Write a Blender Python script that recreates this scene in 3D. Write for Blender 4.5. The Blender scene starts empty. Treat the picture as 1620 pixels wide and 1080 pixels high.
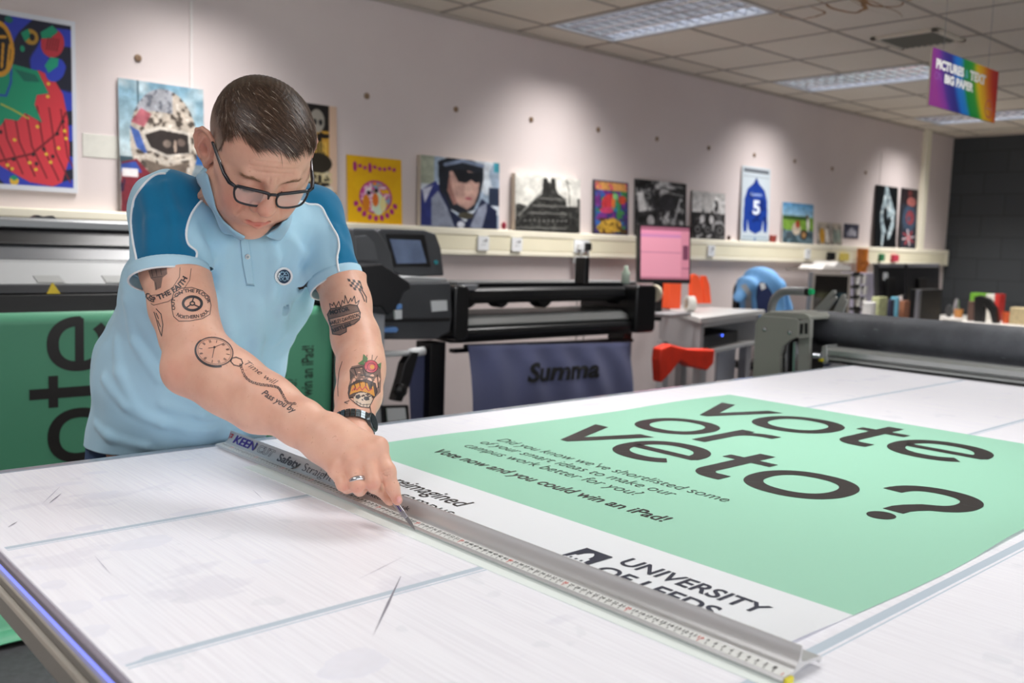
import bpy, bmesh, math, random
import numpy as np
from mathutils import Vector, Matrix
C = bpy.context.scene
PI = math.pi
# ---------------------------------------------------------------- camera, world, lights, exposure
CZ = 1.335                       # eye height
FPX = 1471.0                     # focal length in pixels of the 1620 wide frame
RW = np.array([[0.74161879, 0.04549809, -0.66927684],
               [-0.67003541, 0.09852838, -0.73576131],
               [0.03246703, 0.9940936, 0.10355583]])
cam_d = bpy.data.cameras.new('camera'); cam = bpy.data.objects.new('camera', cam_d)
C.collection.objects.link(cam); C.camera = cam
cam_d.sensor_width = 36.0; cam_d.lens = 36.0 * FPX / 1620.0
cam_d.clip_start = 0.05; cam_d.clip_end = 60
M4 = Matrix.Identity(4)
for i in range(3):
    for j in range(3): M4[i][j] = RW[i][j]
M4[2][3] = CZ
cam.matrix_world = M4
cam_d.dof.use_dof = True; cam_d.dof.focus_distance = 1.5; cam_d.dof.aperture_fstop = 4.5
C.view_settings.view_transform = 'Standard'; C.view_settings.look = 'None'
C.view_settings.gamma = 1.0; C.view_settings.exposure = 0.0
C.view_settings.use_curve_mapping = False
w = bpy.data.worlds.new('world'); C.world = w; w.use_nodes = True
w.node_tree.nodes['Background'].inputs[0].default_value = (0.9, 0.92, 1.0, 1)
w.node_tree.nodes['Background'].inputs[1].default_value = 0.25
C.cycles.max_bounces = 8; C.cycles.diffuse_bounces = 4; C.cycles.glossy_bounces = 4
C.cycles.transmission_bounces = 8; C.cycles.transparent_max_bounces = 12
C.cycles.caustics_reflective = False; C.cycles.caustics_refractive = False
C.cycles.sample_clamp_indirect = 4.0; C.cycles.sample_clamp_direct = 0.0

WALL_Y = 4.4; CEIL_Z = 2.645; WALL_X = 10.35; ROOM_X0 = -2.4; ROOM_Y0 = -2.6
TZ = 0.92                        # table top
LIGHT_X = [-0.855, 1.545, 3.945 + 0.30, 6.65, 9.05]
LIGHT_X = [4.255 - 2.4 * 2, 4.255 - 2.4, 4.255, 6.66, 9.06]
LIGHT_Y = [3.56, 1.16, -1.24]
def area_light(name, loc, sx, sy, power, col, spread, rot=(0, 0, 0)):
    d = bpy.data.lights.new(name, 'AREA'); d.shape = 'RECTANGLE'; d.size = sx; d.size_y = sy
    d.energy = power; d.color = col; d.spread = math.radians(spread)
    o = bpy.data.objects.new(name, d); C.collection.objects.link(o); o.location = loc; o.rotation_euler = rot
    return o
for ix, lx in enumerate(LIGHT_X):
    for iy, ly in enumerate(LIGHT_Y):
        area_light('troffer_lamp', (lx, ly, CEIL_Z - 0.012), 0.54, 1.14, (28.0, 14.0, 12.0)[iy], (1.0, 0.97, 0.94), 108)
# added fill light behind the photographer, no source known there
area_light('front_fill', (1.5, -2.66, 1.65), 6.0, 1.25, 75.0, (0.95, 0.97, 1.0), 175, (math.radians(94), 0, 0))

# ---------------------------------------------------------------- measuring helpers
def ray(px, py):
    v = np.array([px - 810.0, 540.0 - py, -FPX]); return RW @ (v / FPX)      # unit depth along the lens axis
def onz(px, py, z):
    r = ray(px, py); return r * ((z - CZ) / r[2]) + [0, 0, CZ]
def ony(px, py, y):
    r = ray(px, py); return r * (y / r[1]) + [0, 0, CZ]
def onx(px, py, x):
    r = ray(px, py); return r * (x / r[0]) + [0, 0, CZ]
def atd(px, py, d): return ray(px, py) * d + [0, 0, CZ]
def toscreen(p):
    q = np.asarray(p, float) - [0, 0, CZ]; c = q @ RW
    return np.stack([810 + FPX * c[..., 0] / -c[..., 2], 540 - FPX * c[..., 1] / -c[..., 2]], -1)

# ---------------------------------------------------------------- materials
def lin(c):
    return tuple(((x / 12.92) if x <= 0.04045 else ((x + 0.055) / 1.055) ** 2.4) for x in c)
def h(s):
    s = s.lstrip('#'); return lin([int(s[i:i + 2], 16) / 255 for i in (0, 2, 4)])
class NT:
    def __init__(s, name):
        s.m = bpy.data.materials.new(name); s.m.use_nodes = True; s.t = s.m.node_tree
        s.b = s.t.nodes['Principled BSDF']; s.out = s.t.nodes['Material Output']
    def n(s, typ, **kw):
        o = s.t.nodes.new(typ)
        for k, v in kw.items():
            if k.startswith('i_'): o.inputs[k[2:].replace('_', ' ')].default_value = v
            else: setattr(o, k, v)
        return o
    def l(s, a, b): s.t.links.new(a, b)
    def coord(s, kind='Object', scale=(1, 1, 1)):
        tc = s.n('ShaderNodeTexCoord'); mp = s.n('ShaderNodeMapping'); mp.inputs['Scale'].default_value = scale
        s.l(tc.outputs[kind], mp.inputs['Vector']); return mp.outputs[0]
    def noise(s, vec, scale, detail=3, rough=0.5):
        o = s.n('ShaderNodeTexNoise'); o.inputs['Scale'].default_value = scale
        o.inputs['Detail'].default_value = detail; o.inputs['Roughness'].default_value = rough
        s.l(vec, o.inputs['Vector']); return o.outputs['Fac']
    def ramp(s, fac, stops, interp='LINEAR'):
        r = s.n('ShaderNodeValToRGB'); r.color_ramp.interpolation = interp
        e = r.color_ramp.elements
        while len(e) < len(stops): e.new(0.5)
        for i, (p, c) in enumerate(stops):
            e[i].position = p; e[i].color = tuple(c) + (1,) if len(c) == 3 else c
        s.l(fac, r.inputs[0]); return r.outputs[0]
    def mix(s, fac, a, b, mode='MIX'):
        o = s.n('ShaderNodeMix', data_type='RGBA', blend_type=mode)
        for v, k in ((fac, 0), (a, 6), (b, 7)):
            if hasattr(v, 'links'): s.l(v, o.inputs[k])
            elif k == 0: o.inputs[k].default_value = v
            else: o.inputs[k].default_value = tuple(v) + (1,) if len(v) == 3 else v
        return o.outputs[2]
    def math(s, op, a, b=0.0, clamp=False):
        o = s.n('ShaderNodeMath', operation=op); o.use_clamp = clamp
        for v, k in ((a, 0), (b, 1)):
            if hasattr(v, 'links'): s.l(v, o.inputs[k])
            else: o.inputs[k].default_value = v
        return o.outputs[0]
    def bump(s, hgt, strength=0.2, dist=0.002):
        o = s.n('ShaderNodeBump'); o.inputs['Strength'].default_value = strength
        o.inputs['Distance'].default_value = dist; s.l(hgt, o.inputs['Height']); s.l(o.outputs[0], s.b.inputs['Normal'])
_mats = {}
def mat(name, col=None, rough=0.5, metal=0.0, spec=0.5, var=0.0, vscale=8, bump=0.0, bscale=200, coat=0.0, emis=None, estr=0.0, trans=0.0, alpha=1.0, sheen=0.0):
    if name in _mats: return _mats[name]
    t = NT(name); c = h(col) if isinstance(col, str) else col
    b = t.b.inputs
    b['Base Color'].default_value = tuple(c) + (1,)
    b['Roughness'].default_value = rough; b['Metallic'].default_value = metal
    b['Specular IOR Level'].default_value = spec; b['Coat Weight'].default_value = coat
    b['Transmission Weight'].default_value = trans; b['Alpha'].default_value = alpha
    b['Sheen Weight'].default_value = sheen
    v = t.coord() if (var or bump) else None
    if var:
        n = t.noise(v, vscale, 4)
        lo = tuple(x * (1 - var) for x in c); hi = tuple(min(1, x * (1 + var)) for x in c)
        t.l(t.ramp(n, [(0.3, lo), (0.7, hi)]), b['Base Color'])
        t.l(t.ramp(n, [(0.3, (rough * 0.85,) * 3), (0.7, (min(1, rough * 1.15),) * 3)]), b['Roughness'])
    if bump:
        t.bump(t.noise(v, bscale, 3), bump, 0.001)
    if emis is not None:
        e = h(emis) if isinstance(emis, str) else emis
        b['Emission Color'].default_value = tuple(e) + (1,); b['Emission Strength'].default_value = estr
    _mats[name] = t.m; return t.m
def attr_mat(name, rough=0.5, spec=0.4, coat=0.0, emis=0.0):
    """printed surface: the print itself is stored as a colour attribute 'print'"""
    if name in _mats: return _mats[name]
    t = NT(name); a = t.n('ShaderNodeAttribute'); a.attribute_name = 'print'
    t.l(a.outputs['Color'], t.b.inputs['Base Color']); t.b.inputs['Roughness'].default_value = rough
    t.b.inputs['Specular IOR Level'].default_value = spec; t.b.inputs['Coat Weight'].default_value = coat
    if emis:
        t.l(a.outputs['Color'], t.b.inputs['Emission Color']); t.b.inputs['Emission Strength'].default_value = emis
    _mats[name] = t.m; return t.m

# ---------------------------------------------------------------- mesh helpers
class MB:
    def __init__(s): s.v = []; s.f = []; s.mi = []; s.m = 0
    def add(s, verts, faces, m=None):
        o = len(s.v); s.v.extend([tuple(map(float, p)) for p in verts])
        for f in faces: s.f.append([i + o for i in f]); s.mi.append(s.m if m is None else m)
    def box(s, x0, x1, y0, y1, z0, z1, m=None, rot=0.0, piv=None):
        vs = [(x, y, z) for z in (z0, z1) for y in (y0, y1) for x in (x0, x1)]
        if rot:
            px, py = piv or ((x0 + x1) / 2, (y0 + y1) / 2); c, q = math.cos(rot), math.sin(rot)
            vs = [(px + (x - px) * c - (y - py) * q, py + (x - px) * q + (y - py) * c, z) for x, y, z in vs]
        s.add(vs, [(0, 2, 3, 1), (4, 5, 7, 6), (0, 1, 5, 4), (2, 6, 7, 3), (0, 4, 6, 2), (1, 3, 7, 5)], m)
    def prism(s, poly, a0, a1, axis='z', m=None):
        """poly: 2D outline, extruded along axis from a0 to a1 (x: poly=(y,z); y: (x,z); z: (x,y))"""
        n = len(poly)
        def P(p, a): return {'x': (a, p[0], p[1]), 'y': (p[0], a, p[1]), 'z': (p[0], p[1], a)}[axis]
        vs = [P(p, a0) for p in poly] + [P(p, a1) for p in poly]
        fs = [tuple(range(n))[::-1], tuple(range(n, 2 * n))] + [(i, (i + 1) % n, n + (i + 1) % n, n + i) for i in range(n)]
        s.add(vs, fs, m)
    def tube(s, pts, r, n=10, caps=True, m=None):
        pts = [np.array(p, float) for p in pts]; k = len(pts)
        rr = r if hasattr(r, '__len__') else [r] * k
        T = []
        for i in range(k):
            t = pts[min(i + 1, k - 1)] - pts[max(i - 1, 0)]; T.append(t / (np.linalg.norm(t) + 1e-12))
        u = np.cross(T[0], [0, 0, 1.0])
        if np.linalg.norm(u) < 1e-3: u = np.cross(T[0], [1.0, 0, 0])
        u /= np.linalg.norm(u); vs = []
        for i in range(k):
            u = u - T[i] * (u @ T[i]); u /= np.linalg.norm(u) + 1e-12; w_ = np.cross(T[i], u)
            for j in range(n):
                a = 2 * PI * j / n; vs.append(pts[i] + rr[i] * (math.cos(a) * u + math.sin(a) * w_))
        fs = [(i * n + j, i * n + (j + 1) % n, (i + 1) * n + (j + 1) % n, (i + 1) * n + j) for i in range(k - 1) for j in range(n)]
        if caps: fs += [tuple(range(n))[::-1], tuple((k - 1) * n + j for j in range(n))]
        s.add(vs, fs, m)
    def lathe(s, prof, c=(0, 0, 0), axis=(0, 0, 1), n=24, m=None, arc=2 * PI):
        """prof: (radius, height) pairs turned about axis through c"""
        a = np.array(axis, float); a /= np.linalg.norm(a)
        u = np.cross(a, [1.0, 0, 0]) if abs(a[0]) < 0.9 else np.cross(a, [0, 1.0, 0]); u /= np.linalg.norm(u); w_ = np.cross(a, u)
        c = np.array(c, float); vs = []; k = len(prof)
        for r, hh in prof:
            for j in range(n):
                t = arc * j / n; vs.append(c + a * hh + r * (math.cos(t) * u + math.sin(t) * w_))
        fs = [(i * n + j, i * n + (j + 1) % n, (i + 1) * n + (j + 1) % n, (i + 1) * n + j) for i in range(k - 1) for j in range(n)]
        fs += [tuple(range(n))[::-1], tuple((k - 1) * n + j for j in range(n))]
        s.add(vs, fs, m)
    def grid(s, fn, nu, nv, m=None, closed=False):
        vs = [fn(i / nu, j / nv) for j in range(nv + 1) for i in range(nu + 1)]
        fs = [(j * (nu + 1) + i, j * (nu + 1) + i + 1, (j + 1) * (nu + 1) + i + 1, (j + 1) * (nu + 1) + i) for j in range(nv) for i in range(nu)]
        s.add(vs, fs, m)
    def build(s, name, mats, parent=None, smooth=False, bevel=0.0, seg=2, loc=None, auto=None, thick=0.0, subsurf=0):
        me = bpy.data.meshes.new(name)
        vs = np.array(s.v, float)
        if loc is not None: vs = vs - np.array(loc, float)
        me.from_pydata(vs.tolist(), [], s.f); me.validate(); 
        mats = mats if isinstance(mats, (list, tuple)) else [mats]
        for mm in mats: me.materials.append(mm)
        if len(mats) > 1:
            for p, q in zip(me.polygons, s.mi): p.material_index = q
        o = bpy.data.objects.new(name, me); C.collection.objects.link(o)
        if loc is not None: o.location = loc
        if parent is not None: adopt(o, parent)
        if auto is not None:
            for p in me.polygons: p.use_smooth = True
            me.set_sharp_from_angle(angle=math.radians(auto))
        elif smooth:
            for p in me.polygons: p.use_smooth = True
        if thick:
            md = o.modifiers.new('solid', 'SOLIDIFY'); md.thickness = thick; md.offset = 0
        if bevel:
            md = o.modifiers.new('bevel', 'BEVEL'); md.width = bevel; md.segments = seg; md.limit_method = 'ANGLE'
            md.angle_limit = math.radians(35); md.harden_normals = False
        if subsurf:
            md = o.modifiers.new('sub', 'SUBSURF'); md.levels = subsurf; md.render_levels = subsurf
        return o
def adopt(o, parent):
    """parent o while leaving it where it stands"""
    o.parent = parent
    pm = Matrix.LocRotScale(parent.location, parent.rotation_euler.to_matrix(), None) if parent.parent is None else Matrix.LocRotScale(parent.location, parent.rotation_euler.to_matrix(), None)
    if parent.parent is not None:
        g = parent.parent; pm = Matrix.LocRotScale(g.location, g.rotation_euler.to_matrix(), None) @ pm
    mw = Matrix.LocRotScale(o.location, o.rotation_euler.to_matrix(), None)
    l = pm.inverted() @ mw; o.location = l.to_translation(); o.rotation_euler = l.to_euler()
def tag(o, label=None, cat=None, group=None, kind=None):
    for k, v in (('label', label), ('category', cat), ('group', group), ('kind', kind)):
        if v: o[k] = v
    return o
def thing(name, loc, label, cat, group=None, rz=0.0):
    o = bpy.data.objects.new(name, None); C.collection.objects.link(o)
    o.location = loc; o.rotation_euler = (0, 0, rz); o.empty_display_size = 0.1
    return tag(o, label, cat, group)
def copy_tree(o, parent=None, kids=None):
    c = o.copy(); C.collection.objects.link(c)
    if parent is not None: c.parent = parent
    for ch in [x for x in bpy.data.objects if x.parent == o]: copy_tree(ch, c)
    return c
def rect_pts(x0, x1, z0, z1, r, n=4):
    out = []
    for cx, cz, a0 in ((x1 - r, z1 - r, 0), (x0 + r, z1 - r, 90), (x0 + r, z0 + r, 180), (x1 - r, z0 + r, 270)):
        for i in range(n + 1):
            a = math.radians(a0 + 90 * i / n); out.append((cx + r * math.cos(a), cz + r * math.sin(a)))
    return out

# ---------------------------------------------------------------- lettering
def letters(txt, bold=0.0, shear=0.0, space=1.0, res=3):
    """outline mesh of a line of writing, as 2D verts and faces"""
    cu = bpy.data.curves.new('t', 'FONT'); cu.body = txt; cu.size = 1.0; cu.offset = bold; cu.shear = shear
    cu.space_character = space; cu.resolution_u = res;
    o = bpy.data.objects.new('t', cu); C.collection.objects.link(o)
    me = bpy.data.meshes.new_from_object(o)
    vs = np.array([v.co[:] for v in me.vertices], float); fs = [list(p.vertices) for p in me.polygons]
    bpy.data.objects.remove(o); bpy.data.curves.remove(cu); bpy.data.meshes.remove(me)
    return vs[:, :2], fs
def write(mb, txt, o, u, v, w=None, hgt=None, bold=0.0, shear=0.0, space=1.0, base=True, m=None, warp=None, ref=None, res=3):
    """lay a line of writing with its lower left at o, running along u, letters standing along v; w = length, hgt = height of ref text"""
    vs, fs = letters(txt, bold, shear, space, res)
    if not len(vs): return
    x0, x1 = vs[:, 0].min(), vs[:, 0].max()
    rv = letters(ref, bold)[0] if ref else vs
    hh = rv[:, 1].max() - (0 if ref else rv[:, 1].min()); sy = hgt / hh
    sx = (w / (x1 - x0)) if w else sy
    y0 = 0 if ref else vs[:, 1].min()
    q = np.stack([(vs[:, 0] - x0) * sx, (vs[:, 1] - y0) * sy], 1)
    if warp: pts = [warp(a, b) for a, b in q]
    else:
        o = np.array(o, float); u = np.array(u, float); v = np.array(v, float)
        pts = [o + u * a + v * b for a, b in q]
    mb.add(pts, fs, m)

def thick(path, w_, closed=False):
    # a stroke of given width along a path, as quads
    P = np.array(path, float); n = len(P); L_, R_ = [], []
    for i in range(n):
        a = P[i - 1] if (i > 0 or closed) else P[i]; c = P[(i + 1) % n] if (i < n - 1 or closed) else P[i]
        d = c - a; d /= np.linalg.norm(d) + 1e-9; k = w_[i] if hasattr(w_, '__len__') else w_; q = np.array([-d[1], d[0]]) * k / 2
        L_.append(P[i] + q); R_.append(P[i] - q)
    m_ = n if closed else n - 1
    return [[L_[i], L_[(i + 1) % n], R_[(i + 1) % n], R_[i]] for i in range(m_)]
def oval(cx, cy, rx, ry, a0, a1, n=40, e=2.25):
    out = []
    for i in range(n + 1):
        a = math.radians(a0 + (a1 - a0) * i / n); c, s = math.cos(a), math.sin(a)
        out.append((cx + rx * math.copysign(abs(c) ** (2 / e), c), cy + ry * math.copysign(abs(s) ** (2 / e), s)))
    return out
def grotesque(txt):
    # the headline face: even, wide sans letters; x-height 1. returns quads and total advance
    S = .205; Hh = .165; polys = []; x = 0
    for ch in txt:
        if ch == 'o': g = thick(oval(.55, .5, .45, .425, 0, 360)[:-1], S * .94, True); adv = 1.12
        elif ch == 'v': g = [[(0, 1), (S * 1.12, 1), (.56, .17), (.56, 0), (.44, 0)], [(1.0, 1), (1.0 - S * 1.12, 1), (.44, .17), (.44, 0), (.56, 0)]]; adv = 1.02
        elif ch == 'e':
            g = thick(oval(.54, .5, .44, .425, -3, 318, 44), S * .94); g.append([(.14, .42), (1.03, .42), (1.07, .50), (1.05, .565), (.14, .565)]); adv = 1.10
        elif ch == 't':
            g = thick([(.30, 1.30), (.30, 1.0), (.30, .35)] + [(.30 + .19 * (1 - math.cos(a)), .27 - .185 * math.sin(a)) for a in [i * PI / 16 for i in range(0, 9)]] + [(.64, .085)], S); g.append([(.02, .845), (.64, .845), (.64, 1.0), (.02, 1.0)]); adv = .70
        elif ch == 'r':
            g = [[(.10, 0), (.10 + S, 0), (.10 + S, 1), (.10, 1)]] + thick([(.22, .55)] + [(.62 - .40 * math.cos(a), .60 + .315 * math.sin(a)) for a in [i * PI / 18 for i in range(1, 10)]] + [(.70, .91)], [S * .8] + [S * .9] * 9 + [S * .9]); adv = .72
        elif ch == '?':
            g = thick([(.13, 1.00), (.14, 1.10)] + oval(.50, 1.02, .36, .33, 168, -50, 24) + [(.62, .68), (.54, .56), (.50, .46), (.49, .33)], S); g.append([(.49 + .125 * math.cos(a), .125 + .125 * math.sin(a)) for a in [i * PI / 10 for i in range(20)]]); adv = 1.0
        polys += [[(x + p[0], p[1]) for p in q] for q in g]; x += adv
    x0 = min(p[0] for q in polys for p in q); x1 = max(p[0] for q in polys for p in q)
    return [[((p[0] - x0) / (x1 - x0), p[1]) for p in q] for q in polys]
# ---------------------------------------------------------------- a small print shop: prints painted cell by cell into a colour attribute
class Print:
    def __init__(s, w_, h_, bg=(1, 1, 1)):
        s.w, s.h = w_, h_; s.a = np.zeros((h_, w_, 3)); s.a[:] = bg
        s.x, s.y = np.meshgrid((np.arange(w_) + 0.5) / w_, 1 - (np.arange(h_) + 0.5) / h_)   # 0..1, y up
        s.rs = np.random.RandomState(7)
    def put(s, mask, col, op=1.0):
        m_ = np.clip(mask.astype(float), 0, 1)[..., None] * op; s.a = s.a * (1 - m_) + np.array(col) * m_
    def rect(s, x0, y0, x1, y1, col, op=1.0): s.put((s.x >= x0) & (s.x <= x1) & (s.y >= y0) & (s.y <= y1), col, op)
    def ell(s, cx, cy, rx, ry, col, rot=0.0, op=1.0, soft=0.0):
        c, q = math.cos(rot), math.sin(rot); dx, dy = s.x - cx, s.y - cy
        d = np.sqrt(((dx * c + dy * q) / rx) ** 2 + ((-dx * q + dy * c) / ry) ** 2)
        s.put(d < 1 if not soft else np.clip((1 - d) / soft + 0.5, 0, 1), col, op)
    def poly(s, pts, col, op=1.0):
        ins = np.zeros(s.x.shape, bool); n = len(pts)
        for i in range(n):
            (xa, ya), (xb, yb) = pts[i], pts[(i + 1) % n]
            if ya == yb: continue
            ins ^= ((ya > s.y) != (yb > s.y)) & (s.x < (xb - xa) * (s.y - ya) / (yb - ya) + xa)
        s.put(ins, col, op)
    def line(s, pts, wd, col, op=1.0, asp=1.0):
        d = np.full(s.x.shape, 9.0)
        for (xa, ya), (xb, yb) in zip(pts[:-1], pts[1:]):
            ax, ay = (xb - xa), (yb - ya) * asp; l2 = ax * ax + ay * ay + 1e-12
            t = np.clip(((s.x - xa) * ax + (s.y - ya) * asp * ay) / l2, 0, 1)
            d = np.minimum(d, np.hypot(s.x - xa - t * ax, (s.y - ya) * asp - t * ay))
        s.put(d < wd, col, op)
    def fbm(s, sc, seed=1, oct=3, asp=1.0):
        r = np.random.RandomState(seed); out = np.zeros(s.x.shape); amp = 1.0; tot = 0
        for o_ in range(oct):
            nx, ny = int(sc * 2 ** o_) + 2, int(sc * asp * 2 ** o_) + 2; g = r.rand(ny + 1, nx + 1)
            fx, fy = s.x * (nx - 1), s.y * (ny - 1); ix, iy = fx.astype(int), fy.astype(int); tx, ty = fx - ix, fy - iy
            tx = tx * tx * (3 - 2 * tx); ty = ty * ty * (3 - 2 * ty)
            out += amp * ((g[iy, ix] * (1 - tx) + g[iy, ix + 1] * tx) * (1 - ty) + (g[iy + 1, ix] * (1 - tx) + g[iy + 1, ix + 1] * tx) * ty)
            tot += amp; amp *= 0.5
        return out / tot
    def grad(s, y0, y1, c0, c1, mask=None):
        t = np.clip((s.y - y0) / (y1 - y0), 0, 1)[..., None]; g = np.array(c0) * (1 - t) + np.array(c1) * t
        s.a = np.where((mask if mask is not None else (s.y >= min(y0, y1)) & (s.y <= max(y0, y1)))[..., None], g, s.a)
    def text(s, txt, x0, y0, x1, y1, col, bold=0.02, op=1.0):
        vs, fs = letters(txt, bold); mn, mx = vs.min(0), vs.max(0)
        q = (vs - mn) / (mx - mn) * [x1 - x0, y1 - y0] + [x0, y0]
        for f in fs: s.poly([tuple(q[i]) for i in f], col, op)
    def finish(s, photo=False):
        # soften edges a little; photographs also get tonal mottling
        p = np.pad(s.a, ((1, 1), (1, 1), (0, 0)), 'edge'); b_ = sum(p[i:i + s.h, j:j + s.w] for i in range(3) for j in range(3)) / 9; s.a = s.a * .35 + b_ * .65
        if photo: s.a = np.clip(s.a * (.80 + .40 * s.fbm(11, 41, 4, s.h / s.w)[..., None]) * (.94 + .12 * s.rs.rand(s.h, s.w, 1)), 0, 1); g = s.a.mean(2, keepdims=True); s.a = s.a * .85 + g * .15
    def mesh(s, name, TL, TR, BR, BL, material, parent=None, srgb=True):
        """a print stretched over four corners"""
        TL, TR, BR, BL = [np.array(p, float) for p in (TL, TR, BR, BL)]
        W, H = s.w, s.h; u = np.linspace(0, 1, W + 1); v = np.linspace(0, 1, H + 1)
        U, V = np.meshgrid(u, v)
        P = (TL * (1 - U)[..., None] + TR * U[..., None]) * (1 - V)[..., None] + (BL * (1 - U)[..., None] + BR * U[..., None]) * V[..., None]
        P = P.reshape(-1, 3); idx = (np.arange(H)[:, None] * (W + 1) + np.arange(W)[None]).ravel()
        F = np.stack([idx, idx + W + 1, idx + W + 2, idx + 1], 1)
        me = bpy.data.meshes.new(name)
        me.vertices.add(len(P)); me.vertices.foreach_set('co', P.ravel().astype(np.float32))
        me.loops.add(F.size); me.loops.foreach_set('vertex_index', F.ravel().astype(np.int32))
        me.polygons.add(len(F)); me.polygons.foreach_set('loop_start', np.arange(0, F.size, 4, dtype=np.int32))
        me.update(); me.validate()
        c = np.clip(s.a, 0, 1)
        if srgb: c = np.where(c <= 0.04045, c / 12.92, ((c + 0.055) / 1.055) ** 2.4)
        col = np.ones((len(F), 4, 4), np.float32); col[:, :, :3] = c.reshape(-1, 1, 3)
        a = me.color_attributes.new('print', 'FLOAT_COLOR', 'CORNER'); a.data.foreach_set('color', col.ravel())
        me.materials.append(material)
        o = bpy.data.objects.new(name, me); C.collection.objects.link(o)
        if parent is not None: adopt(o, parent)
        return o
def hx(s_): s_ = s_.lstrip('#'); return tuple(int(s_[i:i + 2], 16) / 255 for i in (0, 2, 4))
# ================================================================ THE ROOM
def wall_paint():
    t = NT('wall_paint'); v = t.coord()
    n = t.noise(v, 0.9, 4); n2 = t.noise(v, 14, 4)
    a = t.ramp(n, [(0.3, h('#dccfce')), (0.7, h('#e6dbd9'))])
    b = t.mix(t.math('MULTIPLY', n2, 0.12), a, h('#c9bcbb'))
    t.l(b, t.b.inputs['Base Color']); t.b.inputs['Roughness'].default_value = 0.55
    t.b.inputs['Specular IOR Level'].default_value = 0.25
    t.bump(t.noise(t.coord(), 160, 3), 0.12, 0.001); return t.m
def block_paint():
    t = NT('charcoal_block_paint'); tc = t.n('ShaderNodeTexCoord')
    sep = t.n('ShaderNodeSeparateXYZ'); t.l(tc.outputs['Object'], sep.inputs[0])
    cb = t.n('ShaderNodeCombineXYZ'); t.l(sep.outputs[1], cb.inputs[0]); t.l(sep.outputs[2], cb.inputs[1])
    br = t.n('ShaderNodeTexBrick'); t.l(cb.outputs[0], br.inputs['Vector'])
    br.inputs['Scale'].default_value = 1.0; br.inputs['Brick Width'].default_value = 0.45; br.inputs['Row Height'].default_value = 0.225
    br.inputs['Mortar Size'].default_value = 0.006; br.inputs['Mortar Smooth'].default_value = 0.4
    br.inputs['Color1'].default_value = h('#3f4347') + (1,); br.inputs['Color2'].default_value = h('#44484c') + (1,)
    br.inputs['Mortar'].default_value = h('#303336') + (1,)
    n = t.noise(t.coord(), 60, 4)
    t.l(t.mix(t.math('MULTIPLY', n, 0.35), br.outputs['Color'], h('#33363a')), t.b.inputs['Base Color'])
    t.b.inputs['Roughness'].default_value = 0.6; t.b.inputs['Specular IOR Level'].default_value = 0.3
    t.bump(t.math('SUBTRACT', t.math('MULTIPLY', n, 0.3), br.outputs['Fac']), 0.5, 0.004); return t.m
M_wall = wall_paint(); M_block = block_paint()
def carpet():
    t = NT('floor_vinyl'); n = t.noise(t.coord(), 40, 5)
    t.l(t.ramp(n, [(0.3, h('#37373a')), (0.7, h('#46464b'))]), t.b.inputs['Base Color']); t.b.inputs['Roughness'].default_value = 0.6
    return t.m
def st(mb, name, m, **k): o = mb.build(name, m, **k); return tag(o, kind='structure')
b = MB(); b.box(ROOM_X0 - .1, WALL_X + .1, ROOM_Y0 - .1, WALL_Y + .12, -0.1, 0); st(b, 'floor', carpet())
b = MB(); b.box(ROOM_X0 - .1, WALL_X + .12, WALL_Y, WALL_Y + .12, 0, CEIL_Z); st(b, 'wall_back', M_wall)
b = MB(); b.box(WALL_X, WALL_X + .12, ROOM_Y0 - .1, WALL_Y, 0, CEIL_Z); st(b, 'wall_right', M_block)
b = MB(); b.box(ROOM_X0 - .12, ROOM_X0, ROOM_Y0 - .1, WALL_Y, 0, CEIL_Z); st(b, 'wall_left', M_wall)
# wall behind the photographer with a window band added for the fill light
WX0, WX1, WZ0, WZ1 = -1.6, 4.6, 1.0, 2.3
b = MB(); y0, y1 = ROOM_Y0 - .12, ROOM_Y0
b.box(ROOM_X0 - .1, WX0, y0, y1, 0, CEIL_Z); b.box(WX1, WALL_X, y0, y1, 0, CEIL_Z)
b.box(WX0, WX1, y0, y1, 0, WZ0); b.box(WX0, WX1, y0, y1, WZ1, CEIL_Z); st(b, 'wall_front', M_wall)
b = MB(); M_wf = mat('white_frame', '#e8e8e6', 0.4)
for i in range(5):
    x = WX0 + (WX1 - WX0) * i / 4; b.box(x - .03, x + .03, y0 + .02, y1 - .02, WZ0, WZ1)
b.box(WX0, WX1, y0 + .02, y1 - .02, WZ0, WZ0 + .06); b.box(WX0, WX1, y0 + .02, y1 - .02, WZ1 - .06, WZ1)
st(b, 'added_window_1', M_wf)  # window frame added around the fill light

# ceiling tiles with openings for the light fittings
GX0, GY1 = 3.357 - 0.6 * 10, 4.14
cells = set()
for lx in LIGHT_X:
    for ly in LIGHT_Y:
        pass
FIX = [(3.357 + 0.6 * k0, 4.14 - 0.6 * r0) for k0 in (-7, -3, 1, 5, 9) for r0 in (0, 4, 8)]   # left x, far y of each fitting
open_cells = {(round((x - GX0) / .6), round((GY1 - y) / .6) + d) for x, y in FIX for d in (0, 1)}
b = MB()
nx = 22
ys = [WALL_Y] + [4.14 - .6 * k for k in range(0, 12)]
xs = [ROOM_X0 - .1] + [GX0 + .6 * k for k in range(0, 22) if GX0 + .6 * k < WALL_X] + [WALL_X]
for i in range(len(xs) - 1):
    for j in range(len(ys) - 1):
        cx, cy = (xs[i] + xs[i + 1]) / 2, (ys[j] + ys[j + 1]) / 2
        if any(x < cx < x + .6 and y - 1.2 < cy < y for x, y in FIX): continue
        b.box(xs[i] + .002, xs[i + 1] - .002, ys[j + 1] + .002, ys[j] - .002, CEIL_Z + .003, CEIL_Z + .02)
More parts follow.
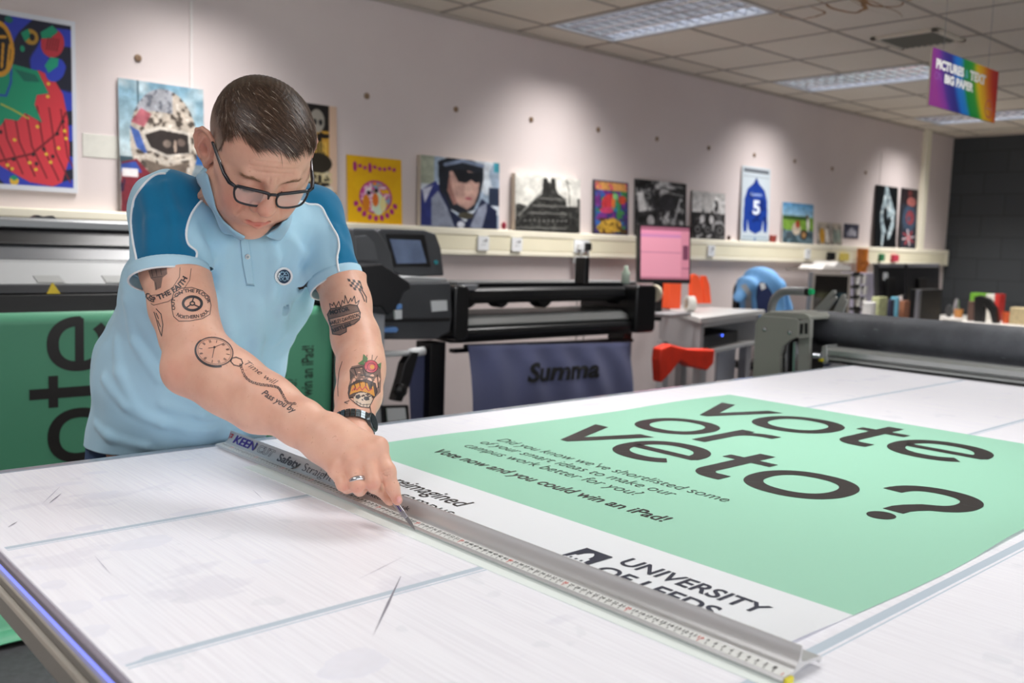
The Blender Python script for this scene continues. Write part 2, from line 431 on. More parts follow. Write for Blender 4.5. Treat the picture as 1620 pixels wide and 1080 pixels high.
def tile_mat():
    t = NT('ceiling_tile'); n = t.noise(t.coord(), 220, 4, 0.7); n2 = t.noise(t.coord(), 0.7, 3)
    c = t.ramp(n2, [(0.3, h('#e6dccc')), (0.7, h('#efe7da'))])
    t.l(t.mix(t.math('GREATER_THAN', n, 0.62), c, h('#cdc5ba')), t.b.inputs['Base Color'])
    t.b.inputs['Roughness'].default_value = 0.85; t.bump(n, 0.2, 0.002); return t.m
ceil_o = st(b, 'ceiling', tile_mat())
b = MB(); tb = mat('ceiling_tee_bar', '#a89f94', 0.5)
for x in xs[1:-1]: b.box(x - .010, x + .010, ROOM_Y0, WALL_Y, CEIL_Z - .002, CEIL_Z + .012)
for y in ys[1:]: b.box(ROOM_X0, WALL_X, y - .010, y + .010, CEIL_Z - .002, CEIL_Z + .012)
# the bars run round the fittings, not across them
b2 = MB()
for vi in range(0, len(b.v), 8):
    x0, x1 = b.v[vi][0], b.v[vi + 1][0]; yy0, yy1 = b.v[vi][1], b.v[vi + 2][1]
    if x1 - x0 < .1:      # long bar in y
        segs = [(ROOM_Y0, WALL_Y)]
    else:
        segs = [(ROOM_X0, WALL_X)]
        cuts = sorted((x + .012, x + .588) for x, y in FIX if yy0 < y - .6 < yy1)
        s0 = ROOM_X0; segs = []
        for a, c in cuts: segs.append((s0, a)); s0 = c
        segs.append((s0, WALL_X))
    for a, c in segs:
        if x1 - x0 < .1: b2.box(x0, x1, a, c, CEIL_Z - .002, CEIL_Z + .012)
        else: b2.box(a, c, yy0, yy1, CEIL_Z - .002, CEIL_Z + .012)
st(b2, 'trim_1', tb)
b = MB(); b.box(ROOM_X0 - .1, WALL_X + .1, ROOM_Y0 - .1, WALL_Y, CEIL_Z + .16, CEIL_Z + .2); st(b, 'ceiling_slab', mat('slab', '#8a8a8a', 0.9))
b = MB(); b.box(ROOM_X0, WALL_X, WALL_Y - .016, WALL_Y, CEIL_Z - .018, CEIL_Z + .001); b.box(WALL_X - .016, WALL_X, ROOM_Y0, WALL_Y, CEIL_Z - .018, CEIL_Z + .001)
st(b, 'trim_2', mat('edge_trim', '#b9afa6', 0.5))
# water stains on the tiles: ragged brown rings
def stain_ring(cx, cy, rx, ry, seed, wd=.012):
    r = random.Random(seed); ph = [r.uniform(0, 6.28) for _ in range(4)]; mb_ = MB(); n = 60; vs = []
    for i in range(n):
        a = 2 * PI * i / n; k = 1 + .12 * math.sin(2 * a + ph[0]) + .09 * math.sin(3 * a + ph[1]) + .04 * math.sin(7 * a + ph[2])
        w2 = wd * (0.55 + 0.45 * math.sin(a + ph[3]))
        for s_ in (1, -1): vs.append((cx + (rx * k + s_ * w2) * math.cos(a), cy + (ry * k + s_ * w2) * math.sin(a), CEIL_Z + .0022))
    mb_.add(vs, [(2 * i, 2 * i + 1, (2 * i + 3) % (2 * n), (2 * i + 2) % (2 * n)) for i in range(n)]); return mb_
m_st = mat('water_stain', '#a9825a', 0.9, var=.25, vscale=20)
for i, (px, py, rx, ry, wd) in enumerate([(1265, 20, .17, .10, .010), (1330, 5, .22, .09, .016), (1400, -4, .2, .12, .012), (1385, 12, .25, .05, .006)]):
    p = onz(px, py, CEIL_Z); o = stain_ring(p[0], p[1], rx, ry, i, wd).build('stain', m_st, ceil_o)

# light fittings: housing, tubes, louvre
M_house = mat('fitting_white', '#d8dadd', 0.35); M_louv = mat('louvre_silver', '#eef0f5', 0.18, metal=0.9)
M_tube = mat('lit_tube', '#ffffff', 0.4, emis='#eef2ff', estr=5.0); M_tube.cycles.emission_sampling = 'NONE'
def make_troffer():
    r = thing('ceiling_light', (0, 0, 0), 'x', 'ceiling light')
    x0, x1, y0, y1 = .012, .588, -1.188, -.012
    b = MB(); z = .003
    b.box(x0, x1, y0, y1, .10, .104); b.box(x0, x0 + .006, y0, y1, z, .10); b.box(x1 - .006, x1, y0, y1, z, .10)
    b.box(x0, x1, y0, y0 + .006, z, .10); b.box(x0, x1, y1 - .006, y1, z, .10); b.build('housing', M_house, r)
    b = MB()
    for q in ((x0, x0 + .022, y0, y1), (x1 - .022, x1, y0, y1), (x0, x1, y0, y0 + .022), (x0, x1, y1 - .022, y1)): b.box(*q, -.004, .004)
    b.build('frame', M_house, r)
    for k in range(4):
        b = MB(); xx = .10 + k * .4 / 3; b.tube([(xx, y0 + .03, .075), (xx, y1 - .03, .075)], .013, 8); b.build('tube', M_tube, r, smooth=True)
    b = MB()
    for k in range(1, 4):
        xx = x0 + (x1 - x0) * k / 4
        b.prism([(xx - .011, .048), (xx + .011, .048), (xx + .004, .012), (xx, .006), (xx - .004, .012)], y0 + .01, y1 - .01, 'y')
    for k in range(0, 15):
        yy = y0 + .02 + (y1 - y0 - .04) * k / 14
        b.prism([(yy - .009, .046), (yy + .009, .046), (yy + .003, .012), (yy, .008), (yy - .003, .012)], x0 + .008, x1 - .008, 'x')
    b.build('louvre', M_louv, r, smooth=False)
    return r
tro = make_troffer(); first = True
TL_ = {(4.26, 0): 'recessed louvred ceiling light nearest the camera, above the pink wall',
       (6.66, 0): 'recessed louvred ceiling light left of the rainbow hanging sign, second from the camera',
       (9.06, 0): 'farthest recessed louvred ceiling light, below and behind the rainbow hanging sign'}
for i, (x, y) in enumerate(FIX):
    o = tro if first else copy_tree(tro); first = False
    o.location = (x, y, CEIL_Z); o['group'] = 'recessed louvred ceiling lights'
    k = (round(x + .3, 2), i % 3)
    o['label'] = {(4.26, 0): TL_[(4.26, 0)], (6.66, 0): TL_[(6.66, 0)], (9.06, 0): TL_[(9.06, 0)]}.get(k, 'recessed louvred ceiling light behind or beside the camera, outside the photo')
# air vent
cs = [onz(*p, CEIL_Z) for p in ((1401.7, 60.7), (1476.7, 50), (1501.7, 62), (1430, 72))]
vx = sum(p[0] for p in cs) / 4; vy = sum(p[1] for p in cs) / 4
vent = thing('ceiling_vent', (vx, vy, CEIL_Z), 'square grey air vent set in the ceiling tiles near the rainbow sign', 'air vent')
b = MB(); s2 = .20
for q in ((-s2, s2, -s2, -s2 + .035), (-s2, s2, s2 - .035, s2), (-s2, -s2 + .035, -s2, s2), (s2 - .035, s2, -s2, s2)):
    b.box(vx + q[0], vx + q[1], vy + q[2], vy + q[3], CEIL_Z - .014, CEIL_Z + .002)
b.build('vent_frame', mat('vent_cream', '#d8cfbf', 0.5), vent, bevel=.003)
b = MB()
for k in range(9):
    yy = vy - .15 + k * .0375; b.add([(vx - .165, yy, CEIL_Z - .002), (vx + .165, yy, CEIL_Z - .002), (vx + .165, yy + .03, CEIL_Z - .014), (vx - .165, yy + .03, CEIL_Z - .014)], [(0, 1, 2, 3)])
b.build('vent_blades', mat('vent_grey', '#77746a', 0.6), vent, thick=.002)

# ---------------------------------------------------------------- cable trunking along the back wall
YF = WALL_Y - .055
tz1 = float(ony(800, 363.5, YF)[2]); tz0 = float(ony(800, 405, YF)[2])
M_tr = mat('trunking_cream', '#f6f0dc', 0.42, var=.03, vscale=2)
M_tr2 = mat('trunking_cover', '#f1eacf', 0.4, var=.03, vscale=3)
trunk = thing('cable_trunking', (3, WALL_Y - .03, tz0), 'long cream cable trunking running along the pink wall under the pictures', 'cable trunking')
b = MB(); b.prism([(WALL_Y - .002, tz0), (YF + .004, tz0), (YF, tz0 + .006), (YF, tz0 + .026), (YF + .006, tz0 + .032), (YF + .006, tz1 - .046), (YF - .002, tz1 - .038), (YF - .002, tz1 - .006), (YF + .004, tz1), (WALL_Y - .002, tz1)], ROOM_X0, 10.26, 'x')
b.build('body', M_tr, trunk, bevel=.002)
for i in range(9):
    x0 = ROOM_X0 + i * 1.405; b = MB(); b.box(x0 + .004, x0 + 1.398, YF + .001, YF + .007, tz0 + .034, tz1 - .048); b.build('cover', M_tr2, trunk, bevel=.001)
b = MB(); b.prism(rect_pts(10.24, 10.31, tz0 - .003, tz1 + .003, .02), YF - .004, WALL_Y - .002, 'y'); b.build('end_cap', M_tr, trunk, smooth=False)
M_sock = mat('socket_white', '#eceef0', 0.3); M_dark = mat('dark_slot', '#2a2a2c', 0.5)
def socket(px, label, dbl=False):
    p = ony(px, 393, YF); x = p[0]; zc = (tz0 + tz1) / 2 - .006
    o = thing('wall_socket', (x, YF - .006, zc), label, 'socket')
    w2 = .073 if dbl else .043
    b = MB(); b.prism(rect_pts(x - w2, x + w2, zc - .043, zc + .043, .006), YF - .012, YF, 'y'); b.build('faceplate', M_sock, o)
    b = MB()
    for dx in ((-.036, .036) if dbl else (0,)):
        b.box(x + dx - .004, x + dx + .004, YF - .0125, YF - .0119, zc + .008, zc + .018)
        b.box(x + dx - .012, x + dx - .006, YF - .0125, YF - .0119, zc - .012, zc - .006); b.box(x + dx + .006, x + dx + .012, YF - .0125, YF - .0119, zc - .012, zc - .006)
        b.box(x + dx + .014, x + dx + .022, YF - .0150, YF - .0119, zc + .010, zc + .024)
    b.build('pin_slots', M_dark, o); return x, zc
socket(763, 'white wall socket in the trunking below the cyclist picture, left of a pair')
socket(816, 'white wall socket in the trunking under the dark building picture')
sx, szc = socket(919, 'white double wall socket with two plugs in the trunking below the colourful framed poster', True)
socket(1124, 'white wall socket in the trunking just right of the pink monitor screen')
socket(1277, 'white wall socket in the trunking under the small photo cards')
# plugs and cables
for dx, m_, lab in ((-.035, M_sock, 'white plug with grey cable in the double wall socket'), (.036, mat('plug_black', '#1b1b1d', 0.4), 'black plug pushed into the double wall socket')):
    o = thing('power_plug', (sx + dx, YF - .03, szc), lab, 'plug')
    b = MB(); b.prism(rect_pts(sx + dx - .024, sx + dx + .024, szc - .026, szc + .026, .012), YF - .045, YF - .0122, 'y'); b.build('plug_body', m_, o, bevel=.004)
    b = MB(); zb = .35; b.tube([(sx + dx, YF - .035, szc - .02), (sx + dx, YF - .04, szc - .07), (sx + dx + .01, YF - .02, szc - .2), (sx + dx - .004, YF - .02, 1.0), (sx + dx + .01, YF - .02, zb)], .004, 6)
    b.build('cable', mat('cable_grey', '#9c9a98', 0.5), o, smooth=True)
    b = MB(); b.prism(rect_pts(sx + dx - .02, sx + dx + .02, szc - .115, szc - .065, .008), YF - .03, YF + .02, 'y'); b.build('cable_clip', M_sock, o)
# vertical trunking in the corner, thin joint strips
p = ony(1470, 204, YF + .02); b = MB()
b.box(float(p[0]) - .055, float(p[0]) + .055, YF + .005, WALL_Y, tz1, CEIL_Z - .001)
o = b.build('conduit', M_tr, bevel=.006); tag(o, 'vertical cream trunking rising from the long trunking to the ceiling near the dark wall', 'cable trunking')
p = ony(302, 100, WALL_Y); b = MB(); b.box(p[0] - .006, p[0] + .006, WALL_Y - .008, WALL_Y, tz1, CEIL_Z - .018); st(b, 'trim_3', mat('joint_strip', '#e6e0de', 0.4))
p = ony(1394, 250, WALL_Y); b = MB(); b.box(p[0] - .005, p[0] + .005, WALL_Y - .002, WALL_Y, tz1, CEIL_Z - .3); st(b, 'trim_4', mat('joint_line', '#a99d98', 0.6))
# old fixing plugs in the wall
KN = [(218, 92), (580, 152), (721, 173), (840, 189), (946, 205), (1039, 220), (1121, 234), (1193, 245), (1257, 255), (1316, 267), (1369, 273)]
KL = ['above the helmet picture', 'above the yellow poster', 'above the cyclist picture', 'above the dark building picture', 'above the colourful framed poster',
      'above the engine picture', 'above the motorcycle picture', 'above the blue football shirt poster', 'above the golf buggy picture', 'above the small photo cards', 'left of the tall hands picture']
m_k = mat('fixing_brown', '#8a7058', 0.5)
for (px, py), kl in zip(KN, KL):
    p = ony(px, py, WALL_Y); b = MB(); b.lathe([(.0, 0), (.017, 0), (.017, .005), (.012, .009), (.006, .010), (.005, .008), (0, .008)], (p[0], WALL_Y, p[2]), (0, -1, 0), 16)
    o = b.build('wall_fixing', m_k, smooth=False, loc=(p[0], WALL_Y, p[2])); tag(o, 'small round brown wall fixing ' + kl, 'wall fixing', 'row of round wall fixings')
# paler painted-over strip beside the strawberry poster
a = ony(130, 210, WALL_Y); c = ony(188, 252, WALL_Y); b = MB(); b.box(a[0], c[0] + .3, WALL_Y - .003, WALL_Y, c[2], a[2])
o = b.build('paper_strip', mat('strip_white', '#dedcd3', 0.4, var=.04, vscale=30), bevel=.001); tag(o, 'off-white patch strip stuck on the wall between the strawberry and helmet posters', 'patch')

# ================================================================ THE LIT TABLE
TX0, TX1, TY0, TY1 = 0.303, 3.95, 0.03, 1.745
def bed_mat():
    t = NT('table_mat_lit'); v = t.coord()
    sc = t.coord(scale=(260, 5, 1)); n1 = t.noise(sc, 1.0, 3)           # fine cutting streaks across the bed
    sc2 = t.coord(scale=(60, 4, 1)); n2 = t.noise(sc2, 1.0, 4)
    sc3 = t.coord(scale=(3.5, 7, 1)); n3 = t.noise(sc3, 1.0, 4, 0.6)
    base = t.mix(t.ramp(n1, [(0.35, (0,) * 3), (0.7, (1,) * 3)]), h('#dcdbe2'), h('#e6e6ec'))
    base = t.mix(t.math('MULTIPLY', t.math('GREATER_THAN', n2, 0.68), 0.22), base, h('#c9c7d6'))
    base = t.mix(t.ramp(n3, [(0.62, (0,) * 3), (0.66, (0.28,) * 3)]), base, h('#c3c2d0'))
    n4 = t.noise(t.coord(), 13, 3, 0.4); base = t.mix(t.ramp(n4, [(0.66, (0,) * 3), (0.675, (0.2,) * 3)]), base, h('#bfc4cc'))
    t.l(base, t.b.inputs['Base Color']); t.l(base, t.b.inputs['Emission Color'])
    t.b.inputs['Emission Strength'].default_value = BED_E; t.b.inputs['Roughness'].default_value = 0.32
    t.b.inputs['Specular IOR Level'].default_value = 0.35
    t.bump(n1, 0.05, 0.0005); return t.m
BED_E = 0.20
table = thing('cutting_table', (2.0, .9, 0), 'large white backlit flatbed cutting table that the man leans over', 'table')
b = MB(); b.box(TX0, TX1, TY0, TY1 - .022, TZ - .012, TZ); M_bed = bed_mat(); b.build('bed', M_bed, table, bevel=.0015)
M_rim = mat('rim_glass', '#9aa3ae', 0.15, spec=0.6, coat=0.4); b = MB(); b.box(TX0, TX1, TY1 - .0215, TY1, TZ - .012, TZ + .001); b.build('glass_rim', M_rim, table, bevel=.002)
b = MB(); b.box(TX0 - .0075, TX0 - .0005, TY0, TY1, TZ - .011, TZ - .001); b.build('edge_strip', mat('edge_violet', '#8b8592', 0.25, coat=.3), table, bevel=.002)
b = MB(); b.box(TX0 - .006, TX0 - .001, TY0, TY1, TZ - .018, TZ - .0115); b.build('light_strip', mat('blue_led', '#8f9bf0', 0.4, emis='#7f8cff', estr=0.9), table)
M_alu = mat('rail_aluminium', '#b4b0a6', 0.35, metal=0.6, var=.05, vscale=4)
b = MB(); b.prism([(TX0 + .05, TZ - .014), (TX0 - .010, TZ - .0185), (TX0 - .012, TZ - .020), (TX0 - .012, TZ - .030), (TX0 - .006, TZ - .033), (TX0 - .014, TZ - .036), (TX0 - .016, TZ - .040), (TX0 - .016, TZ - .064), (TX0 - .012, TZ - .068), (TX0 + .05, TZ - .068)], TY0, TY1, 'y')
b.build('end_rail', M_alu, table, bevel=.0015)
b = MB(); b.box(TX0 + .02, TX1 - .02, TY1 - .03, TY1 + .012, TZ - .09, TZ - .0125); b.box(TX0 + .02, TX1 - .02, TY0 - .01, TY0 + .03, TZ - .09, TZ - .0125)
b.build('side_rail', M_alu, table, bevel=.003)
M_frame = mat('frame_dark', '#2b2d30', 0.5)
for lx in (TX0 + .35, 2.0, TX1 - .25):
    for ly in (TY0 + .12, TY1 - .14):
        b = MB(); b.box(lx - .04, lx + .04, ly - .04, ly + .04, 0.02, TZ - .092); b.build('leg', M_frame, table, bevel=.004)
b = MB(); b.box(TX0 + .06, TX1 - .06, TY0 + .06, TY1 - .06, TZ - .09, TZ - .0125); b.build('light_box', mat('box_grey', '#6d7075', 0.5), table)
b = MB(); b.box(TX0 + .05, TX1 - .2, TY0 + .1, TY1 - .1, .42, .44); b.build('lower_shelf', M_frame, table)
# seams between the mat strips
M_seam = mat('seam_blue', '#b3c0cc', 0.35, emis='#b3c0cc', estr=BED_E * .8)
for sy, wd in ((1.308, .010), (.8795, .010), (.4755, .013)):
    b = MB(); b.box(TX0 + .006, 3.3, sy - wd / 2, sy + wd / 2, TZ - .001, TZ + .0003); b.build('seam', M_seam, table)
    b = MB(); b.box(TX0 + .006, 3.3, sy - wd / 2 - .006, sy - wd / 2 - .004, TZ - .001, TZ + .0003); b.build('seam', M_seam, table)
# damp marks and scratches on the mat
M_blot = mat('mat_blot', '#dbdbe4', 0.34, emis='#dbdbe4', estr=BED_E * .95, var=.03, vscale=60)
def blot(px, py, rx, ry, seed, m=M_blot):
    p = onz(px, py, TZ); r = random.Random(seed); ph = [r.uniform(0, 6.28) for _ in range(5)]; vs = [(p[0], p[1], TZ + .0004)]; n = 48
    for i in range(n):
        a = 2 * PI * i / n; k = 1 + .10 * math.sin(2 * a + ph[0]) + .07 * math.sin(3 * a + ph[1]) + .05 * math.sin(5 * a + ph[2]) + .03 * math.sin(9 * a + ph[3])
        vs.append((max(TX0 + .003, p[0] + rx * k * math.cos(a)), p[1] + ry * k * math.sin(a), TZ + .0004))
    b = MB(); b.add(vs, [(0, 1 + i, 1 + (i + 1) % n) for i in range(n)]); return b.build('mat_mark', m, table)
for i, q in enumerate([(226, 859, .045, .022), (162, 782, .026, .014), (300, 810, .03, .013), (95, 846, .016, .010), (140, 835, .018, .012), (412, 888, .012, .009),
                       (85, 925, .016, .014), (118, 960, .016, .022), (140, 1000, .020, .018), (60, 898, .010, .010), (180, 945, .016, .007), (110, 765, .02, .012), (150, 748, .02, .01), (290, 728, .02, .008),
                       (560, 1050, .035, .030), (200, 1040, .03, .014), (38, 880, .012, .006)]): blot(*q, seed=i)
def scratch(a, c, wd=.0012, col='#8d8b98'):
    a = onz(*a, TZ); c = onz(*c, TZ); d_ = (c - a)[:2]; n_ = np.array([-d_[1], d_[0]]) / np.linalg.norm(d_) * wd
    z = TZ + .0006; b = MB(); b.add([(a[0] + n_[0] * .2, a[1] + n_[1] * .2, z), (a[0] - n_[0] * .2, a[1] - n_[1] * .2, z), ((a[0] + c[0]) / 2 - n_[0], (a[1] + c[1]) / 2 - n_[1], z), (c[0], c[1], z), ((a[0] + c[0]) / 2 + n_[0], (a[1] + c[1]) / 2 + n_[1], z)], [(0, 1, 2, 3, 4)])
    b.build('scratch', mat('scratch_' + col[1:], col, .5), table)
for a, c, wd in (((634, 912), (589, 1008), .0016), ((78, 796), (98, 780), .0012), ((95, 770), (66, 798), .0006), ((13, 834), (28, 825), .0012), ((150, 880), (178, 912), .0006), ((400, 775), (416, 790), .0005), ((640, 880), (560, 920), .0005)): scratch(a, c, wd, '#8d8b98' if wd > .001 else '#b5b4c2')
# ================================================================ THE PRINTED SHEET
PX0, PX1, PY0, PY1 = .800, 2.277, .495, 1.552
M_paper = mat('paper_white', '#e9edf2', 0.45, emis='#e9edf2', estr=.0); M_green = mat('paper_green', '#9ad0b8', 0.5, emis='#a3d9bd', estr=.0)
def pz(x, y):
    e = max(0, (PY0 + .05 - y) / .05); w_ = .0035 * max(0, math.sin(x * 9.0 + .6)) * e
    f = max(0, (y - (PY1 - .05)) / .05); w_ += .003 * max(0, math.sin(x * 7.0)) * f
    return TZ + .0012 + w_
def py_edge(x, v):
    lo = PY0 + .004 * math.sin(x * 9) - .012 * (2.277 - x) / 1.4 * 0; hi = PY1 + .003 * math.sin(x * 6)
    return hi + (lo - hi) * v
sheet = thing('printed_sheet', (1.5, 1.0, TZ), 'large mint green and white printed poster lying flat on the table', 'printed poster')
b = MB(); b.grid(lambda u, v: (lambda x: (x, py_edge(x, v), pz(x, py_edge(x, v))))(PX0 + (1.0 - PX0) * u), 16, 70)
b.build('white_margin', M_paper, sheet, smooth=True)
b = MB(); b.grid(lambda u, v: (lambda x: (x, py_edge(x, v), pz(x, py_edge(x, v))))(1.0 + (PX1 - 1.0) * u), 90, 70)
b.build('green_field', M_green, sheet, smooth=True)
M_ink = mat('ink_black', '#2e2b2a', 0.35, spec=0.5); M_ink2 = mat('ink_soft', '#3c4a43', 0.5); M_navy = mat('ink_navy', '#1b2238', .45)
def on_sheet(name, txt, xb, xt, ya, yb, m, bold=0.0, shear=0.0, ref=None, space=1.0):
    """xb: baseline x, xt: top x of the reference letters, from ya down to yb"""
    b = MB(); write(b, txt, None, None, None, w=ya - yb, hgt=xt - xb, bold=bold, shear=shear, ref=ref or txt, space=space,
                    warp=lambda a, c: (xb + c, ya - a, pz(xb + c, ya - a) + .0006), res=8)
    return b.build(name, m, sheet)
def headline(txt, xb, xt, ya, yb):
    b = MB()
    for k, q in enumerate(grotesque(txt)): b.add([(xb + p[1] * (xt - xb), ya - p[0] * (ya - yb), pz(xb, ya) + .0006 + .00002 * (k % 5)) for p in q], [tuple(range(len(q)))])
    b.build('headline', M_ink, sheet)
headline('vote', 1.920, 2.135, 1.480, .738); headline('or', 1.655, 1.850, 1.430, 1.118); headline('veto?', 1.405, 1.600, 1.458, .592)
on_sheet('small_print', "Did you know we've shortlisted some", 1.284, 1.304, 1.452, .874, M_ink2, -.005, ref='x')
on_sheet('small_print', 'of your smart ideas to make our', 1.238, 1.258, 1.455, .952, M_ink2, -.005, ref='x')
on_sheet('small_print', 'campus work better for you?', 1.190, 1.210, 1.448, .990, M_ink2, -.005, ref='x')
on_sheet('small_print', 'Vote now and you could win an iPad!', 1.108, 1.129, 1.447, .866, M_ink, .012, ref='x')
on_sheet('small_print', 'reimagined', .906, .930, 1.30, 1.112, M_ink, .005, ref='x')
on_sheet('small_print', 'our campus', .860, .882, 1.30, 1.085, M_ink, -.01, ref='x')
on_sheet('lettering', 'UNIVERSITY', .912, .944, .782, .566, M_navy, .018)
on_sheet('lettering', 'OF LEEDS', .862, .894, .782, .60, M_navy, .018)
b = MB(); lx0, lx1, ly0, ly1 = .840, .924, .848, .800; z = TZ + .0021
b.add([(lx0, ly0, z), (lx1, ly0, z), (lx1, ly1, z), (lx0, ly1, z)], [(0, 1, 2, 3)]); b.build('crest_block', M_navy, sheet)
b = MB(); z = TZ + .0025   # pale tower of the crest
tw = [(0, .10), (0, .9), (.42, .9), (.42, .82), (.60, .78), (.60, .70), (.74, .66), (.82, .58), (.86, .5), (.82, .42), (.74, .34), (.60, .30), (.60, .22), (.42, .18), (.42, .10)]
b.add([(lx0 + .084 * p[0], ly0 - .048 * p[1], z) for p in tw], [tuple(range(len(tw)))]); b.build('crest_tower', M_paper, sheet)
b = MB(); z = TZ + .0028
for q in range(4):
    for r_ in range(3): b.add([(lx0 + .084 * (.06 + .12 * q), ly0 - .048 * (.25 + .2 * r_), z), (lx0 + .084 * (.12 + .12 * q), ly0 - .048 * (.25 + .2 * r_), z), (lx0 + .084 * (.12 + .12 * q), ly0 - .048 * (.33 + .2 * r_), z), (lx0 + .084 * (.06 + .12 * q), ly0 - .048 * (.33 + .2 * r_), z)], [(0, 1, 2, 3)])
b.build('crest_windows', M_navy, sheet)

# pale cutting strip under the straight edge
b = MB(); b.grid(lambda u, v: (.752 + .035 * u + .012 * v, 1.535 - 1.11 * v, TZ + .0008), 2, 20)
o = b.build('cutting_strip', mat('strip_clear', '#d5dcd9', 0.3, emis='#d5dcd9', estr=.25), thick=.001); tag(o, 'thin pale plastic cutting strip lying under the metal straight edge', 'cutting strip')

# ================================================================ STRAIGHT EDGE
RY0, RY1 = .452, 1.708
M_ral = mat('satin_aluminium', '#cbcbcc', 0.38, metal=0.35, var=.03, vscale=3, bump=.03, bscale=900)
M_scale = mat('scale_white', '#e0e2e0', 0.35)
ruler = thing('straight_edge', (.81, 1.08, TZ), 'long silver aluminium safety straight edge lying across the table under the right hand', 'ruler')
z0 = TZ + .003
def prof(s):
    """concave face from the scale (s=0) to the ridge (s=1)"""
    P = [(.7950, .0075), (.7985, .0085), (.8020, .0108), (.8050, .0145), (.8073, .0190), (.8088, .0240), (.8092, .0292)]
    t = s * (len(P) - 1); i = min(int(t), len(P) - 2); t -= i
    p0, p1, p2, p3 = P[max(i - 1, 0)], P[i], P[i + 1], P[min(i + 2, len(P) - 1)]
    return [0.5 * ((2 * p1[k]) + (-p0[k] + p2[k]) * t + (2 * p0[k] - 5 * p1[k] + 4 * p2[k] - p3[k]) * t * t + (-p0[k] + 3 * p1[k] - 3 * p2[k] + p3[k]) * t ** 3) for k in (0, 1)]
face = [prof(i / 24) for i in range(25)]
out_ = [(.7785, .0015), (.7775, .0035), (.7795, .0062)] + face + [(.8098, .0300), (.8108, .0297)]
back = [(.8106, .0240), (.8100, .0180), (.8110, .0140), (.8160, .0120), (.8460, .0095), (.8500, .0075), (.8500, .0030), (.8480, .0015), (.8465, .0035), (.8430, .0060), (.8200, .0075), (.8120, .0065), (.8040, .0050), (.7960, .0035), (.7950, .0010)]
b = MB(); b.prism([(x, TZ + .0024 + z) for x, z in out_ + back], RY0, RY1, 'y'); b.build('extrusion', M_ral, ruler, auto=40)
b = MB(); b.add([(.7795 + .0155 * u, y, TZ + .0089 + .0012 * u) for u in (0, 1) for y in (RY0 + .001, RY1 - .001)], [(0, 1, 3, 2)]); b.build('scale_band', M_scale, ruler, thick=.0003)
bt, br_ = MB(), MB(); ex = .7815
for k in range(0, 125):
    y = RY0 + .004 + k * .01; L_ = .0035 if k % 5 else .0055; zz = TZ + .0097
    m_ = br_ if k % 10 == 0 else bt
    m_.add([(ex - .001, y - .0005, zz - .0002), (ex - .001 + L_, y - .0005, zz + .0003), (ex - .001 + L_, y + .0005, zz + .0003), (ex - .001, y + .0005, zz - .0002)], [(0, 1, 2, 3)])
    if k: write(m_, str(k), (ex + .0045, y + .0036, TZ + .0100), (0, -1, 0), (1, 0, .08), hgt=.0062, bold=.02, w=.0068 if k > 9 else .0035, res=1)
bt.build('scale_numbers', mat('scale_black', '#4a4a4c', .5), ruler); br_.build('scale_tens', mat('scale_red', '#d0453a', .5), ruler)
def on_face(name, txt, ya, yb, s0, s1, m, bold=0.0, shear=0.0, ref=None):
    def wp(a, c):
        p = prof(s0 + (s1 - s0) * c); q = prof(min(1, s0 + (s1 - s0) * c + .01)); t = np.array([q[0] - p[0], q[1] - p[1]]); t /= np.linalg.norm(t)
        return (p[0] - t[1] * .0004, ya - a, TZ + .0024 + p[1] + t[0] * .0004)
    b = MB(); write(b, txt, None, None, None, w=ya - yb, hgt=1.0, bold=bold, shear=shear, ref=ref or txt, warp=wp, res=4)
    return b.build(name, m, ruler)
M_pur = mat('ink_purple', '#43308f', .4); M_gry = mat('ink_grey', '#4b4a52', .4)
on_face('brand_lettering', 'KEEN', 1.683, 1.590, .34, .88, M_pur, .028, .25)
# CUT in outline
def outline_text(txt, ya, yb, s0, s1, m):
    cu = bpy.data.curves.new('t', 'FONT'); cu.body = txt; cu.shear = .25; cu.offset = .03; cu.fill_mode = 'NONE'; cu.bevel_depth = .018; cu.bevel_resolution = 0; cu.resolution_u = 3
    o_ = bpy.data.objects.new('t', cu); C.collection.objects.link(o_); me = bpy.data.meshes.new_from_object(o_)
    vs = np.array([v.co[:] for v in me.vertices]); fs = [list(p.vertices) for p in me.polygons]
    bpy.data.objects.remove(o_); bpy.data.curves.remove(cu); bpy.data.meshes.remove(me)
    x0, x1 = vs[:, 0].min(), vs[:, 0].max(); yy0, yy1 = vs[:, 1].min(), vs[:, 1].max(); b = MB(); pts = []
    for v in vs:
        y = ya - (v[0] - x0) / (x1 - x0) * (ya - yb); s = s0 + (s1 - s0) * (v[1] - yy0) / (yy1 - yy0); p = prof(s)
        pts.append((p[0] - .0003 + v[2] * .004, y, TZ + .0026 + p[1] + v[2] * .004))
    b.add(pts, fs); b.build('brand_outline', m, ruler)
outline_text('CUT', 1.585, 1.520, .34, .84, M_gry)
on_face('product_lettering', 'Safety', 1.505, 1.425, .30, .82, M_gry, .03, .15, ref='S')
on_face('product_lettering', 'Straight', 1.415, 1.318, .30, .80, M_gry, -.01, .15, ref='S')
on_face('product_lettering', 'Edge', 1.308, 1.258, .30, .80, M_gry, -.005, .15, ref='S')
on_face('web_lettering', 'www.keencut.co.uk', 1.245, 1.10, .38, .62, M_gry, .01, .15, ref='k')
on_face('arrow_mark', '\u2197', 1.703, 1.690, .55, .90, mat('ink_red', '#c33a4c', .4), .05)
